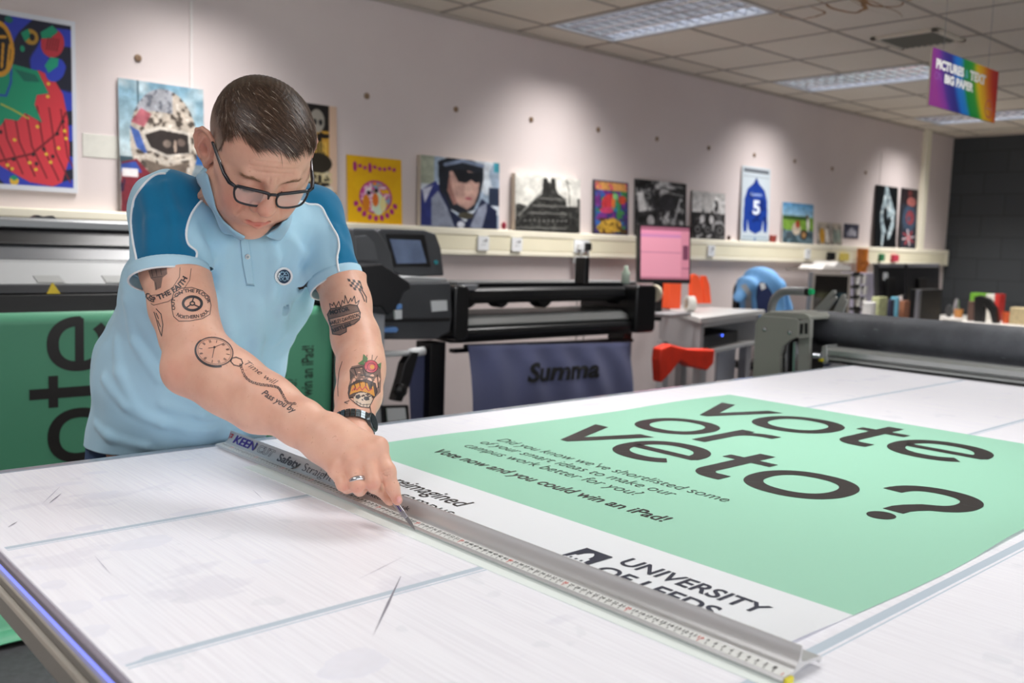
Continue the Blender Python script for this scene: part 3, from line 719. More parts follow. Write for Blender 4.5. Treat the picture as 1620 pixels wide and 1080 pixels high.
b = MB(); b.add([(prof(.5)[0] - .0003, 1.7065, TZ + .0026 + prof(.5)[1]), (prof(.5)[0] - .0003, 1.704, TZ + .0026 + prof(.5)[1]), (prof(.9)[0] - .0003, 1.704, TZ + .0026 + prof(.9)[1]), (prof(.9)[0] - .0003, 1.7065, TZ + .0026 + prof(.9)[1])], [(0, 1, 2, 3)]); b.build('red_corner', _mats['ink_red'], ruler)
b = MB(); b.box(.779, .792, RY0 - .004, RY0, TZ + .0015, TZ + .0080); b.build('end_stop', mat('stop_yellow', '#d8c92a', .4), ruler, bevel=.001)
# ================================================================ PICTURES ON THE TRUNKING LEDGE
M_print = attr_mat('print_ink', 0.42, 0.35)
M_board = mat('board_white', '#e9e7e4', 0.6); M_bdark = mat('board_dark', '#2c2a2a', 0.6); M_canvas = mat('canvas_edge', '#d9cfc0', 0.8)
def picture(name, cat, label, TL, TR, BR, BL, draw, thick=.006, board=None, res=1.0, hang=False, group=None):
    yt, yb = (WALL_Y - thick - .002, WALL_Y - thick - .002) if hang else (WALL_Y - thick - .006, max(YF + .0, WALL_Y - thick - .028))
    tl, tr = ony(*TL, yt), ony(*TR, yt); br, bl = ony(*BR, yb), ony(*BL, yb)
    if not hang:
        br[2] = bl[2] = tz1 + .0015
        wd = (tr[0] - tl[0] + br[0] - bl[0]) / 2; cx = (tl[0] + tr[0] + bl[0] + br[0]) / 4
        tl[0] = bl[0] = cx - wd / 2; tr[0] = br[0] = cx + wd / 2; zt = (tl[2] + tr[2]) / 2; tl[2] = tr[2] = zt
    else:
        zt = (tl[2] + tr[2]) / 2; tl[2] = tr[2] = zt; zb = (bl[2] + br[2]) / 2; bl[2] = br[2] = zb
        tl[0] = bl[0]; tr[0] = br[0]
    root = thing(name, ((tl[0] + tr[0]) / 2, yb, bl[2]), label, cat, group)
    b = MB(); d_ = np.array([0, thick, 0]); fr = [tl, tr, br, bl]
    b.add([p for p in fr] + [p + d_ for p in fr], [(3, 2, 1, 0), (4, 5, 6, 7), (0, 1, 5, 4), (1, 2, 6, 5), (2, 3, 7, 6), (3, 0, 4, 7)])
    b.build('board', board or M_board, root)
    W = max(12, int((TR[0] - TL[0]) * res)); H = max(12, int(((BL[1] - TL[1]) + (BR[1] - TR[1])) / 2 * res))
    P = Print(W, H)
    def q(px, py):
        u = (px - TL[0]) / (TR[0] - TL[0]); t = TL[1] + (TR[1] - TL[1]) * u; bo = BL[1] + (BR[1] - BL[1]) * u
        return (u, 1 - (py - t) / (bo - t))
    P.q = q; P.Q = lambda pts: [q(*p) for p in pts]; P.asp = H / W
    draw(P); P.finish(photo=cat in ('picture', 'canvas', 'card'))
    off = np.array([0, -.0012, 0]); P.mesh('print', tl + off, tr + off, br + off, bl + off, M_print, root)
    return root
K_ = hx('111013'); Wt = hx('f2f0ee')
def d_straw(P):
    P.a[:] = hx('e4e6ec'); Q = P.Q
    P.rect(.045, .03, .965, .97, hx('14162c'))
    inner = (P.x > .045) & (P.x < .965) & (P.y > .03) & (P.y < .97)
    X = P.x * 1.0; Y = P.y * P.asp; w_ = np.sin(26 * np.hypot(X - .9, Y - .95) + 5 * P.fbm(3, 3)) 
    P.put(inner & (w_ > -.15), hx('2c3cb4')); P.put(inner & (w_ > -.15) & (w_ < .0), hx('1c2470'))
    P.poly(Q([(66, 112), (88, 124), (104, 150), (112, 190), (114, 250), (100, 290), (84, 296), (45, 288), (0, 262), (-45, 225), (-78, 180), (-80, 120), (-40, 95)]), hx('d83844'))
    for k in range(9):
        x = -60 + 20 * k; P.line(Q([(x, 150 + 3 * k), (x + 10, 200 + 6 * k), (x + 34, 262 + 4 * k)]), .006, hx('7a1722'), asp=P.asp)
    P.line(Q([(-70, 235), (-10, 255), (50, 243), (92, 212), (108, 180)]), .008, hx('7a1722'), asp=P.asp)
    P.poly(Q([(20, 100), (62, 112), (70, 128), (80, 148), (60, 150), (56, 165), (68, 194), (40, 178), (28, 190), (8, 186), (0, 198), (-20, 180), (-50, 190), (-60, 150), (-80, 130), (-50, 100), (-20, 90)]), hx('12946c'))
    P.poly(Q([(24, 108), (58, 118), (66, 130), (40, 128)]), hx('0c6a58')); P.line(Q([(2, 163), (20, 172), (46, 187)]), .006, hx('c3b443'), asp=P.asp)
    P.line(Q([(20, 100), (18, 130), (10, 150), (-5, 148)]), .008, hx('1c4fb0'), asp=P.asp)
    for c in ((22, 220), (60, 200), (78, 153), (80, 133), (95, 235), (106, 208), (108, 220), (46, 257), (81, 257), (74, 244), (10, 260), (17, 266), (56, 268), (-20, 230), (-35, 200)):
        u, v = P.q(*c); P.ell(u, v, .014, .010, hx('e8c33a'))
    for c in ((0, 207), (20, 251), (52, 244), (57, 259), (70, 236), (85, 248), (93, 212), (103, 193)):
        u, v = P.q(*c); P.ell(u, v, .014, .011, hx('2a1016'))
    u, v = P.q(0, 76); P.ell(u, v, .115, .155, hx('d99a2c')); P.ell(u, v, .088, .125, K_)
    for k in (-.06, -.02, .02, .06): P.line([(u + k, v - .10), (u + k * 1.2 + .01, v + .03)], .009, hx('d99a2c'), asp=P.asp)
    P.line([(u - .05, v + .06), (u + .05, v + .07)], .012, hx('d99a2c'), asp=P.asp)
    u, v = P.q(88, 70); P.ell(u, v, .095, .078, hx('c2323e'), .5); P.poly(Q([(68, 52), (88, 42), (98, 52), (84, 62), (70, 62)]), hx('12946c'))
    for k in range(5): P.line([(u - .05 + .02 * k, v - .04), (u - .03 + .02 * k, v + .03)], .004, hx('6d1722'), asp=P.asp)
    u, v = P.q(52, 59); P.ell(u, v, .058, .045, hx('b58a30')); P.poly(Q([(36, 52), (48, 46), (52, 58), (42, 66)]), hx('12946c')); P.ell(u + .01, v, .02, .02, K_)
    u, v = P.q(92, 112); P.ell(u, v, .085, .06, hx('2f43c0'), .6); P.poly(Q([(74, 104), (84, 91), (98, 94), (96, 106), (80, 116)]), hx('18a07c'))
    u, v = P.q(20, 285); P.ell(u, v, .035, .026, hx('e3b83a')); P.poly(Q([(12, 279), (20, 276), (27, 281), (20, 285)]), hx('12946c'))
    u, v = P.q(38, 77); P.ell(u, v, .018, .018, hx('14946c')); u, v = P.q(17, 31); P.ell(u, v, .03, .02, hx('136a60'))
    P.put((P.x < .045) | (P.x > .965) | (P.y < .03) | (P.y > .97), hx('dfe2ea'))
picture('framed_poster', 'poster', 'big framed poster of a giant red strawberry on swirling blue and black', (-90, -4), (127, 38), (123, 308), (-90, 291), d_straw, .012, hang=True, res=1.2)
def d_helmet(P):
    Q = P.Q; P.grad(.35, 1, hx('b9cdd2'), hx('6f9cb4')); c = P.fbm(3, 5, 3, 2); P.put(np.clip((c - .5) * 4, 0, 1) * (P.y > .42), hx('c8d6da'), .7)
    P.rect(0, 0, 1, .38, hx('9a9a94')); P.rect(0, .28, 1, .40, hx('6f7f88')); P.rect(0, .37, .3, .42, hx('3a5560')); P.rect(.8, .40, 1, .55, hx('52606a')); P.rect(.84, .40, 1, .48, hx('1d57a4'))
    P.line([(.22, 1), (.22, .6)], .012, hx('44606c'), asp=P.asp)
    u, v = P.q(258, 222); P.ell(u, v, .40, .40, hx('b9ab9c')); n = P.fbm(18, 2, 3, 1.5); m_ = ((P.x - u) / .40) ** 2 + ((P.y - v) / .40) ** 2 < 1
    P.put(m_ & (n > .62), hx('4a4038')); P.put(m_ & (n < .3), hx('d8cfc4')); P.put(m_ & (P.y > v + .22) & (P.x < u + .1), hx('7e8fae'), .5)
    P.poly(Q([(206, 192), (222, 170), (238, 180), (226, 200)]), hx('b4485a'), .8); P.poly(Q([(204, 198), (218, 206), (232, 245), (214, 232)]), hx('2f55b0'), .9)
    P.poly(Q([(222, 205), (250, 198), (300, 208), (302, 240), (262, 248), (232, 236)]), hx('cfc6ba'), .9); P.poly(Q([(227, 212), (252, 204), (296, 212), (298, 240), (262, 243), (236, 232)]), hx('2e2624'))
    u, v = P.q(262, 226); P.ell(u, v, .05, .03, hx('7a6a60')); u, v = P.q(275, 230); P.ell(u, v, .02, .05, hx('b39a88')); u, v = P.q(285, 224); P.ell(u, v, .05, .03, hx('6d5c54'))
    P.poly(Q([(226, 250), (262, 262), (296, 254), (290, 285), (250, 290), (232, 275)]), hx('6b5c50')); P.line(Q([(228, 242), (258, 256), (300, 248)]), .014, hx('c9beb0'), asp=P.asp)
    P.poly(Q([(190, 255), (214, 250), (240, 280), (280, 292), (325, 285), (325, 345), (188, 345)]), hx('7c1d2c')); P.poly(Q([(190, 258), (212, 254), (222, 272), (190, 270)]), hx('2b49a8'))
    P.rect(.02, .27, .20, .33, hx('e6dfe0')); P.put((P.y < .25) & (P.fbm(10, 9) > .55), hx('32163a'))
picture('photo_print', 'picture', 'picture of a racer in a mud-spattered helmet and red suit, behind the man\'s shoulder', (188, 124), (323, 141), (323, 338), (190, 334), d_helmet, .006, res=1.1)
def d_skull(P):
    P.a[:] = hx('171210'); n = P.fbm(9, 4, 4, 2); P.put((n > .52) & (P.y < .52), hx('8a7c5a')); P.put((n > .6) & (P.y < .55), hx('cfc6ae')); P.put((n > .5) & (P.y >= .52) & (P.y < .78), hx('c9973a'))
    P.put((P.x > .86) & (P.y > .25), hx('d8b8a0')); P.ell(.66, .86, .13, .10, hx('9c968c')); P.ell(.62, .85, .03, .025, K_); P.ell(.72, .85, .03, .025, K_)
    for k in range(7): P.line([(.50 + .05 * k, .68), (.50 + .05 * k, .56)], .012, hx('e0bb58'), asp=P.asp)
    P.ell(.66, .50, .25, .09, hx('2a241a')); P.text('PIRATES', .18, .33, .92, .42, hx('cdbf93'), .03); P.rect(0, 0, .98, .02, hx('3a3226')); P.ell(.78, .25, .15, .05, hx('d9d2c2'), .2)
picture('tall_poster', 'poster', 'tall dark and gold poster with skull and lettering, partly hidden by the man\'s head', (440, 158), (534, 168), (532, 350), (438, 347), d_skull, .005, res=1.1)
def d_yellow(P):
    P.a[:] = hx('eab613'); P.put(P.fbm(4, 3) > .55, hx('e3a90f'), .5); m1 = hx('a8257e'); Q = P.Q
    X = P.x; Y = P.y * P.asp; cx, cy = .51, .40 * P.asp; r = np.hypot(X - cx, Y - cy); n = P.fbm(7, 11, 3, 1.3)
    cols = [hx('c94f97'), hx('e8c6dc'), hx('f3efe8'), hx('d4458c'), hx('7fa8c4'), hx('e88a30')]
    for i, c_ in enumerate(cols): P.put((r < .30) & (n > .22 + .09 * i), c_)
    P.put((r < .30) & (r > .27), hx('b23484'))
    P.ell(.55, .30, .12, .17, hx('cfe3c8')); P.ell(.50, .36, .06, .10, hx('e2762c')); P.ell(.64, .30, .06, .12, hx('e6dc9a')); P.ell(.38, .46, .035, .035, K_); P.ell(.52, .50, .035, .03, K_); P.ell(.33, .30, .07, .13, hx('d98322'))
    # wavy ornamental title bands rather than readable words
    for k in range(9): P.ell(.14 + .09 * k, .84 + .012 * math.sin(k * 2), .034, .028 if k not in (0, 3) else .075, m1, .3 * math.sin(k))
    for k in range(9): 
        a = math.radians(205 + 16 * k); P.ell(.51 + .40 * math.cos(a), .44 + .36 * math.sin(a), .045, .038, m1, a)
picture('square_poster', 'poster', 'yellow poster with purple ornament and multicoloured disc, right of the man\'s shoulder', (551, 246), (637, 252), (634, 352), (548, 350), d_yellow, .004, board=mat('board_yellow', '#d9a80f', .6), res=1.3)
def d_cyclist(P):
    Q = P.Q; P.a[:] = hx('9fb4cc'); P.put(P.fbm(3, 8, 3) > .5, hx('d3dde8')); P.rect(0, .6, .16, 1, hx('a9b09a')); P.rect(.93, .86, 1, 1, hx('37a2b8')); P.rect(.86, .35, 1, .62, hx('28344e'))
    P.poly(Q([(665, 300), (688, 285), (700, 300), (700, 355), (665, 354)]), hx('2c3580')); P.poly(Q([(668, 298), (684, 292), (672, 320)]), hx('c9cbe0'))
    P.poly(Q([(692, 255), (710, 248), (735, 250), (752, 256), (764, 262), (764, 285), (758, 310), (748, 330), (725, 335), (706, 325), (694, 300)]), hx('1d232f'))
    P.poly(Q([(709, 270), (735, 268), (758, 275), (757, 300), (750, 320), (738, 329), (724, 322), (713, 305)]), hx('c89a8c')); P.poly(Q([(709, 275), (714, 300), (722, 320), (716, 322), (706, 300)]), hx('a06e64'))
    P.line(Q([(703, 260), (730, 254), (763, 262)]), .022, hx('7f90b0'), asp=P.asp)
    P.poly(Q([(714, 268), (737, 268), (739, 272), (760, 272), (759, 286), (752, 288), (744, 283), (736, 288), (724, 286)]), hx('141820'))
    P.poly(Q([(734, 288), (744, 290), (747, 302), (740, 306), (733, 303)]), hx('d7ab9c')); P.ell(*P.q(740, 312), .045, .020, hx('a34d58'))
    P.poly(Q([(700, 300), (712, 330), (735, 348), (752, 330), (762, 312), (787, 330), (788, 358), (700, 356)]), hx('1b2446'))
    P.poly(Q([(682, 312), (692, 300), (706, 325), (718, 356), (682, 355)]), hx('8b93a8')); P.poly(Q([(742, 356), (756, 325), (770, 318), (770, 330), (762, 358)]), hx('8890a6'))
    P.ell(*P.q(736, 338), .10, .05, hx('4a4638')); P.ell(*P.q(728, 352), .05, .05, hx('d9dce8'))
picture('canvas_print', 'canvas', 'canvas picture of a cyclist in dark helmet, sunglasses and navy jacket', (666, 245), (791, 258), (788, 358), (665, 355), d_cyclist, .034, board=M_canvas, res=1.2)
def d_build(P):
    Q = P.Q; P.a[:] = hx('dcdad0'); P.grad(0, 1, hx('c4c2b8'), hx('e9e7de'))
    P.poly(Q([(816, 322), (820, 320), (834, 324), (856, 305), (858, 282), (864, 281), (866, 288), (870, 288), (871, 281), (877, 282), (878, 296), (882, 305), (894, 312), (896, 324), (914, 324), (914, 312), (918, 312), (918, 366), (815, 360)]), hx('2f2f2d'))
    for k in range(5):
        y = 312 + 11 * k; P.line(Q([(850 - 8 * k, y), (896, y + 1)]), .008, hx('7d7d78'), asp=P.asp); P.line(Q([(846 - 8 * k, y + 5), (896 + 4 * k, y + 6)]), .006, hx('121212'), asp=P.asp)
    P.line(Q([(820, 338), (856, 302)]), .010, hx('8f8f8a'), asp=P.asp); P.line(Q([(901, 324), (900, 300), (895, 284)]), .007, hx('55554f'), asp=P.asp); P.line(Q([(893, 284), (903, 290)]), .006, hx('55554f'), asp=P.asp)
    P.put((P.fbm(24, 5, 2) > .62) & (P.a.mean(2) < .3), hx('4c4c48'))
    for k in range(12): P.rect(.10 + .07 * k, .16, .12 + .07 * k, .24, hx('161616'))
picture('canvas_print', 'canvas', 'black and white canvas of a dark stepped tower block with a crane', (815, 276), (919, 282), (917, 364.5), (815, 359.5), d_build, .034, board=M_canvas, res=1.2)
def d_colour(P):
    P.a[:] = hx('3a3576'); n = P.fbm(5, 21, 3, 1.4); n2 = P.fbm(6, 22, 3, 1.4)
    P.put(n > .52, hx('2d62b8')); P.put(n2 > .58, hx('7a2d8a')); P.put((n > .6) & (P.x > .5), hx('1fa092')); P.put((n2 < .36), hx('3e8a4a'))
    P.put((P.y > .82), hx('e2586a')); P.put((P.y > .82) & (n > .5), hx('e8a050')); P.ell(.42, .62, .22, .13, hx('d6343c'), .4); P.ell(.36, .45, .20, .06, hx('d83a68')); P.ell(.56, .60, .05, .12, hx('e6772c')); P.ell(.62, .72, .08, .06, hx('7fd07a')); P.ell(.82, .66, .12, .08, hx('d4452c'))
    P.poly([(.06, .12), (.25, .26), (.55, .32), (.78, .24), (.80, .08), (.5, .03), (.2, .02)], hx('d0a030')); P.put((P.fbm(14, 3, 2) > .58) & (P.y < .3), hx('5a3a1c')); P.rect(.0, 0, 1, .03, hx('3b1f4a'))
    for x0 in (0, .955): P.rect(x0, 0, x0 + .045, 1, hx('3a3a5c'))
    P.rect(0, .97, 1, 1, hx('4a4468'))
picture('framed_picture', 'picture', 'small framed psychedelic picture in red, blue and gold, left of the pink monitor', (940, 284), (995, 289), (993, 368), (939, 365.5), d_colour, .010, board=M_bdark, res=1.4)
def d_engine(P):
    n = P.fbm(9, 31, 4, 1); P.a[:] = (n[..., None] * .5) * np.array([1, 1, 1.02]); Q = P.Q
    P.put(n > .55, hx('8d8d8f')); P.put(n > .66, hx('d6d6d6')); P.poly(Q([(1009, 303), (1018, 301), (1024, 330), (1012, 332)]), hx('e2e2e2')); P.line(Q([(1008, 292), (1030, 286)]), .03, hx('202022'), asp=P.asp)
    for a in range(5): P.line(Q([(1045 + 7 * a, 352), (1056 + 7 * a, 322 - 3 * a)]), .014, hx('c6c6c8') if a % 2 else hx('2a2a2c'), asp=P.asp)
    for a in range(3): P.line(Q([(1048, 292 + 5 * a), (1082, 297 + 6 * a)]), .010, hx('a8a8aa') if a != 1 else hx('202022'), asp=P.asp)
    P.line(Q([(1030, 300), (1044, 345)]), .022, hx('39393c'), asp=P.asp); P.ell(*P.q(1056, 318), .16, .16, hx('3c3c40')); P.ell(*P.q(1030, 345), .07, .10, hx('b4b4b6')); P.rect(.96, 0, 1, 1, hx('1a1a1a'))
picture('photo_print', 'picture', 'black and white close-up picture of a motorcycle engine, above the pink monitor', (1007, 282.5), (1087, 291.5), (1084, 370), (1004, 368), d_engine, .010, board=M_bdark, res=1.4)
def d_motor(P):
    P.a[:] = hx('b9b6b4'); P.put(P.fbm(5, 3) > .5, hx('cfcccb')); P.rect(0, 0, 1, .56, hx('2a2829')); n = P.fbm(10, 6, 3); P.put((P.y < .55) & (n > .55), hx('5a5859')); P.put((P.y < .4) & (n > .64), hx('a8a6a6'))
    for cx, r in ((.16, .13), (.46, .12), (.84, .14)):
        P.ell(cx, .20, r, r * .95, hx('0f0f10')); P.ell(cx, .20, r * .65, r * .6, hx('8f8d8d')); P.ell(cx, .20, r * .45, r * .42, hx('2c2a2b'))
    for cx in (.30, .58): P.ell(cx, .42, .07, .09, hx('c8c5c4')); P.ell(cx + .02, .58, .03, .045, hx('3b3939'))
    P.ell(.72, .72, .06, .14, hx('171717')); P.ell(.72, .88, .04, .05, hx('e6e4e2')); P.ell(.66, .74, .05, .06, hx('dcdad8')); P.ell(.90, .60, .07, .06, hx('d8d6d4'))
picture('photo_print', 'picture', 'black and white picture of riders beside old motorcycles, left of the blue shirt poster', (1096, 302.5), (1148, 305.5), (1146, 372), (1094, 370), d_motor, .006, board=M_bdark, res=1.5)
def d_shirt(P):
    P.a[:] = hx('c7d2da'); P.rect(.06, .92, .94, .97, hx('6a7078')); P.rect(.04, .86, .96, .88, hx('aab4bc')); Q = P.Q; bl_ = hx('1b3d96')
    P.poly([(.50, .86), (.60, .78), (.80, .70), (.90, .56), (.93, .20), (.90, .12), (.80, .14), (.78, .30), (.72, .15), (.5, .10), (.28, .15), (.22, .30), (.2, .12), (.10, .12), (.07, .20), (.10, .56), (.20, .70), (.40, .78)], bl_)
    P.put((P.fbm(6, 2, 3, 2) > .6) & (np.abs(P.a[..., 2] - bl_[2]) < .02), hx('122a72')); P.text('Captain', .30, .60, .72, .66, hx('c9d6f0'), .02); P.text('5', .40, .36, .66, .56, hx('e6ecf8'), .04)
    P.rect(.06, .05, .94, .065, hx('8fa4b4')); P.rect(.0, 0, 1, .02, hx('7b8b96')); P.rect(.48, 0, .52, .05, hx('3b5d9a'))
picture('tall_poster', 'poster', 'tall pale poster of a blue football shirt with number five on the back', (1175.5, 262), (1220, 267.5), (1215, 379), (1170.5, 377.5), d_shirt, .004, res=1.6)
def d_golf(P):
    P.grad(.66, 1, hx('9cc8e2'), hx('4e94cc')); P.rect(0, .3, 1, .66, hx('7fae3a')); P.rect(0, .58, .8, .68, hx('3d5f2c')); P.rect(0, 0, 1, .32, hx('64808e')); P.put((P.fbm(8, 3, 3) > .52) & (P.y < .35), hx('3f5560'))
    P.ell(.44, .36, .14, .16, hx('c8b8a2')); P.ell(.48, .48, .07, .10, hx('b5472c')); P.ell(.68, .22, .12, .13, hx('3c3228')); P.ell(.68, .22, .07, .08, hx('b98a54')); P.ell(.82, .5, .05, .20, hx('e4e0da')); P.ell(.80, .68, .05, .05, hx('6d5a44')); P.ell(.22, .20, .12, .09, hx('4c5c66'))
picture('photo_print', 'picture', 'small colour picture of figures and a cart on green grass under blue sky', (1239, 319.5), (1287.5, 323.5), (1286, 382), (1237, 379.5), d_golf, .006, res=1.6)
def d_card(c0, c1):
    def f(P):
        P.a[:] = hx('c4b7a6'); n = P.fbm(5, 3, 3); P.put(n > .5, hx('8e8478')); P.ell(.35, .4, .2, .35, c0); P.ell(.72, .42, .16, .32, c1); P.rect(0, 0, .12, .2, hx('2c2421'))
    return f
picture('photo_card', 'card', 'small photo card with a yellow figure, left of two under the ledge pictures', (1294, 351.5), (1314, 352), (1313, 385.5), (1293, 384.5), d_card(hx('cf9428'), hx('e6dcd0')), .003, res=1.8)
picture('photo_card', 'card', 'small photo card in grey and green, right beside the yellow figure card', (1315.5, 353), (1332, 354), (1331, 386.5), (1314.5, 385.5), d_card(hx('7b8a80'), hx('98a89a')), .003, res=1.8)
def d_bw(P):
    P.a[:] = hx('2c2c3c'); P.put(P.fbm(6, 4, 3) > .52, hx('4a4a5e')); P.ell(.5, .45, .2, .3, hx('a9a9b6')); P.ell(.3, .3, .12, .2, hx('8a8a98')); P.ell(.75, .35, .12, .22, hx('b6b6c2'))
picture('photo_card', 'card', 'small dark photo card stuck on the wall above the trunking, right of two others', (1335, 353.5), (1359, 355), (1357.5, 377.5), (1334, 376.5), d_bw, .003, hang=True, res=1.8)
def d_hands(P):
    P.a[:] = hx('0c1014'); P.poly([(.40, 1), (.52, 1), (.70, .78), (.90, .60), (.86, .35), (.70, .16), (.58, .12), (.56, .22), (.70, .40), (.72, .55), (.55, .45), (.50, .60), (.40, .70), (.34, .56), (.38, .40), (.52, .26), (.42, .20), (.38, .02), (.28, .02), (.30, .25), (.22, .42), (.22, .60), (.32, .74)], hx('9fb4bc'))
    P.put((P.fbm(7, 8, 3, 2.4) > .55) & (P.a.mean(2) > .4), hx('c8d6da')); P.put((P.fbm(9, 9, 3, 2.4) > .6) & (P.a.mean(2) > .4), hx('6a7c86')); P.line([(.50, .86), (.56, .72), (.5, .60)], .02, hx('2b343a'), asp=P.asp)
picture('narrow_print', 'picture', 'tall black panel showing pale clasped hands, left of two narrow panels', (1388.5, 293), (1421, 296.5), (1417, 389.5), (1382, 387.5), d_hands, .012, board=M_bdark, res=1.6)
def d_flag(P):
    P.a[:] = hx('2e3340'); P.rect(0, .74, 1, 1, hx('2a2226')); P.ell(.6, .78, .28, .08, hx('b0605a')); P.ell(.5, .92, .14, .06, hx('6e3434')); P.ell(.5, .5, .42, .22, hx('3d5068')); P.ell(.55, .52, .26, .12, hx('9c3e48')); P.ell(.48, .5, .1, .05, hx('47566c'))
    for a in range(8): 
        t = a * PI / 4 + .2; P.line([(.5, .18), (.5 + .38 * math.cos(t), .18 + .13 * math.sin(t))], .045, hx('c94a54') if a % 2 else hx('e0c4c8'), asp=P.asp)
picture('narrow_print', 'picture', 'narrow dark panel with a red and white flag shape at its foot', (1429, 297.5), (1454.5, 300.5), (1447, 390), (1422.5, 389), d_flag, .010, board=M_bdark, res=1.7)

# small things standing on the ledge
def blob(name, px, py_h, rx, m, label, cat, shape='egg'):
    p = ony(px, 360, WALL_Y - .032); zt = float(ony(px, py_h, WALL_Y - .032)[2]); hh = max(.02, zt - tz1 - .0015); b = MB()
    pr = {'egg': [(.001, 0), (.6, .08), (.95, .35), (1, .5), (.85, .75), (.45, .95), (.001, 1)], 'pot': [(.001, 0), (.8, 0), (.85, .1), (.95, .8), (1, .85), (1, 1), (.7, 1), (.68, .9), (.001, .9)]}[shape]
    b.lathe([(r * rx, z * hh) for r, z in pr], (p[0], WALL_Y - .032, tz1 + .0015), n=20); o = b.build(name, m, smooth=True, loc=(p[0], WALL_Y - .032, tz1)); return tag(o, label, cat)
blob('ornament', 797, 350.5, .016, mat('crimson', '#9c2440', .35, var=.1), 'small crimson ornament on the ledge between the cyclist and tower canvases', 'ornament')
blob('ornament', 1154, 372, .016, mat('brown_dk', '#4a2a22', .4, var=.1), 'tiny dark brown ornament on the ledge between motorcycle picture and shirt poster', 'ornament')
blob('trinket_pot', 1224, 372, .030, mat('pot_red', '#a5463e', .4, var=.1), 'small red pot on the ledge right of the blue shirt poster', 'pot', 'pot')

# ================================================================ WIDE PRINTER
def pp(mb, pts, y0, d, m=None):
    q = [ony(px, py, y0) for px, py in pts]; mb.prism([(p[0], p[2]) for p in q], y0, y0 + d, 'y', m)
M_pg = mat('printer_grey', '#45474b', 0.42, var=.05, vscale=5); M_pk = mat('printer_black', '#141416', 0.35); M_ps = mat('printer_silver', '#a0a2a4', 0.5, metal=.0, var=.03, vscale=4)
M_pr = mat('printer_rail', '#8f9193', 0.4, metal=.4); M_gl = mat('window_smoked', '#55575b', 0.35, spec=.4, coat=.0, var=.15, vscale=3); M_pl = mat('label_white', '#dfe3e6', 0.4)
M_led = mat('blue_lever', '#6f9fe0', .4)
XR = float(ony(585, 400, 3.5)[0])       # right end of the hood
PXL = .12
printer = thing('wide_printer', (1.4, 3.75, 0), 'wide grey and black large-format printer standing behind the man', 'printer')
b = MB(); b.prism([(4.12, .98), (4.12, 1.34), (3.70, 1.372), (3.60, 1.374), (3.585, 1.365), (3.585, 1.338), (3.62, 1.33), (3.62, .98)], PXL, XR, 'x'); b.build('top_cover', M_pr, printer, bevel=.004)
b = MB(); b.prism([(3.60, 1.334), (3.61, 1.30), (3.48, 1.226), (3.465, 1.232)], PXL + .01, XR - .01, 'x'); b.build('window', M_gl, printer, bevel=.002)
b = MB(); b.prism([(3.60, 1.337), (3.52, 1.287), (3.517, 1.283), (3.60, 1.330)], PXL + .01, XR - .01, 'x'); b.build('window_brace', M_pk, printer)
b = MB(); b.prism([(3.46, 1.231), (3.455, 1.222), (3.395, 1.150), (3.50, 1.150), (3.56, 1.20)], PXL, XR, 'x'); b.build('front_panel', M_ps, printer, bevel=.003)
b = MB(); b.prism([(3.390, 1.149), (3.378, 1.122), (3.385, 1.118), (3.50, 1.118), (3.50, 1.149)], PXL, XR, 'x'); b.build('lower_strip', mat('strip_dk', '#333438', .4), printer, bevel=.002)
b = MB(); b.prism([(3.372, 1.117), (3.355, 1.055), (3.40, 1.035), (3.9, .98), (3.9, 1.117)], PXL, XR, 'x'); b.build('lip', M_pk, printer, bevel=.004)
for pxs in ((52, 60, 103, 93), (160, 168, 212, 202)):
    def fp(px, py):       # a point on the sloping silver panel
        lo, hi = 3.30, 3.60
        for _ in range(40):
            y = (lo + hi) / 2; p = ony(px, py, y); zs = 1.150 + (y - 3.395) / .06 * .072
            if p[2] > zs: lo, hi = (lo, y) if False else (y, hi)
            else: hi = y
        return ony(px, py, y)
    q = [fp(pxs[0], 436), fp(pxs[1], 447), fp(pxs[2], 447), fp(pxs[3], 436)]; b = MB(); n_ = np.array([0, -.0015, .001]); b.add([p + n_ for p in q] + [p - 2 * n_ for p in q], [(0, 1, 2, 3), (4, 7, 6, 5), (0, 4, 5, 1), (1, 5, 6, 2), (2, 6, 7, 3), (3, 7, 4, 0)])
    b.build('grip_recess', mat('recess', '#8d8f8e', .55), printer)
b = MB(); q = ony(85, 457, 3.375); s_ = .022; b.add([(q[0] - s_, 3.3755, q[2] - .016), (q[0] + s_, 3.3755, q[2] - .016), (q[0], 3.381, q[2] + .020), (q[0] - s_, 3.39, q[2] - .016), (q[0] + s_, 3.39, q[2] - .016), (q[0], 3.392, q[2] + .020)], [(0, 1, 2), (3, 5, 4), (0, 3, 4, 1), (1, 4, 5, 2), (2, 5, 3, 0)])
b.build('warning_triangle', mat('warn_yellow', '#e6c91e', .4), printer)
b = MB(); q = ony(67, 339, 3.63); b.prism([(q[0] - .04, 1.3725), (q[0] - .02, 1.385), (q[0] + .0, 1.380), (q[0] + .03, 1.385), (q[0] + .045, 1.3725)], 3.61, 3.66, 'y'); b.build('catch', M_pk, printer)
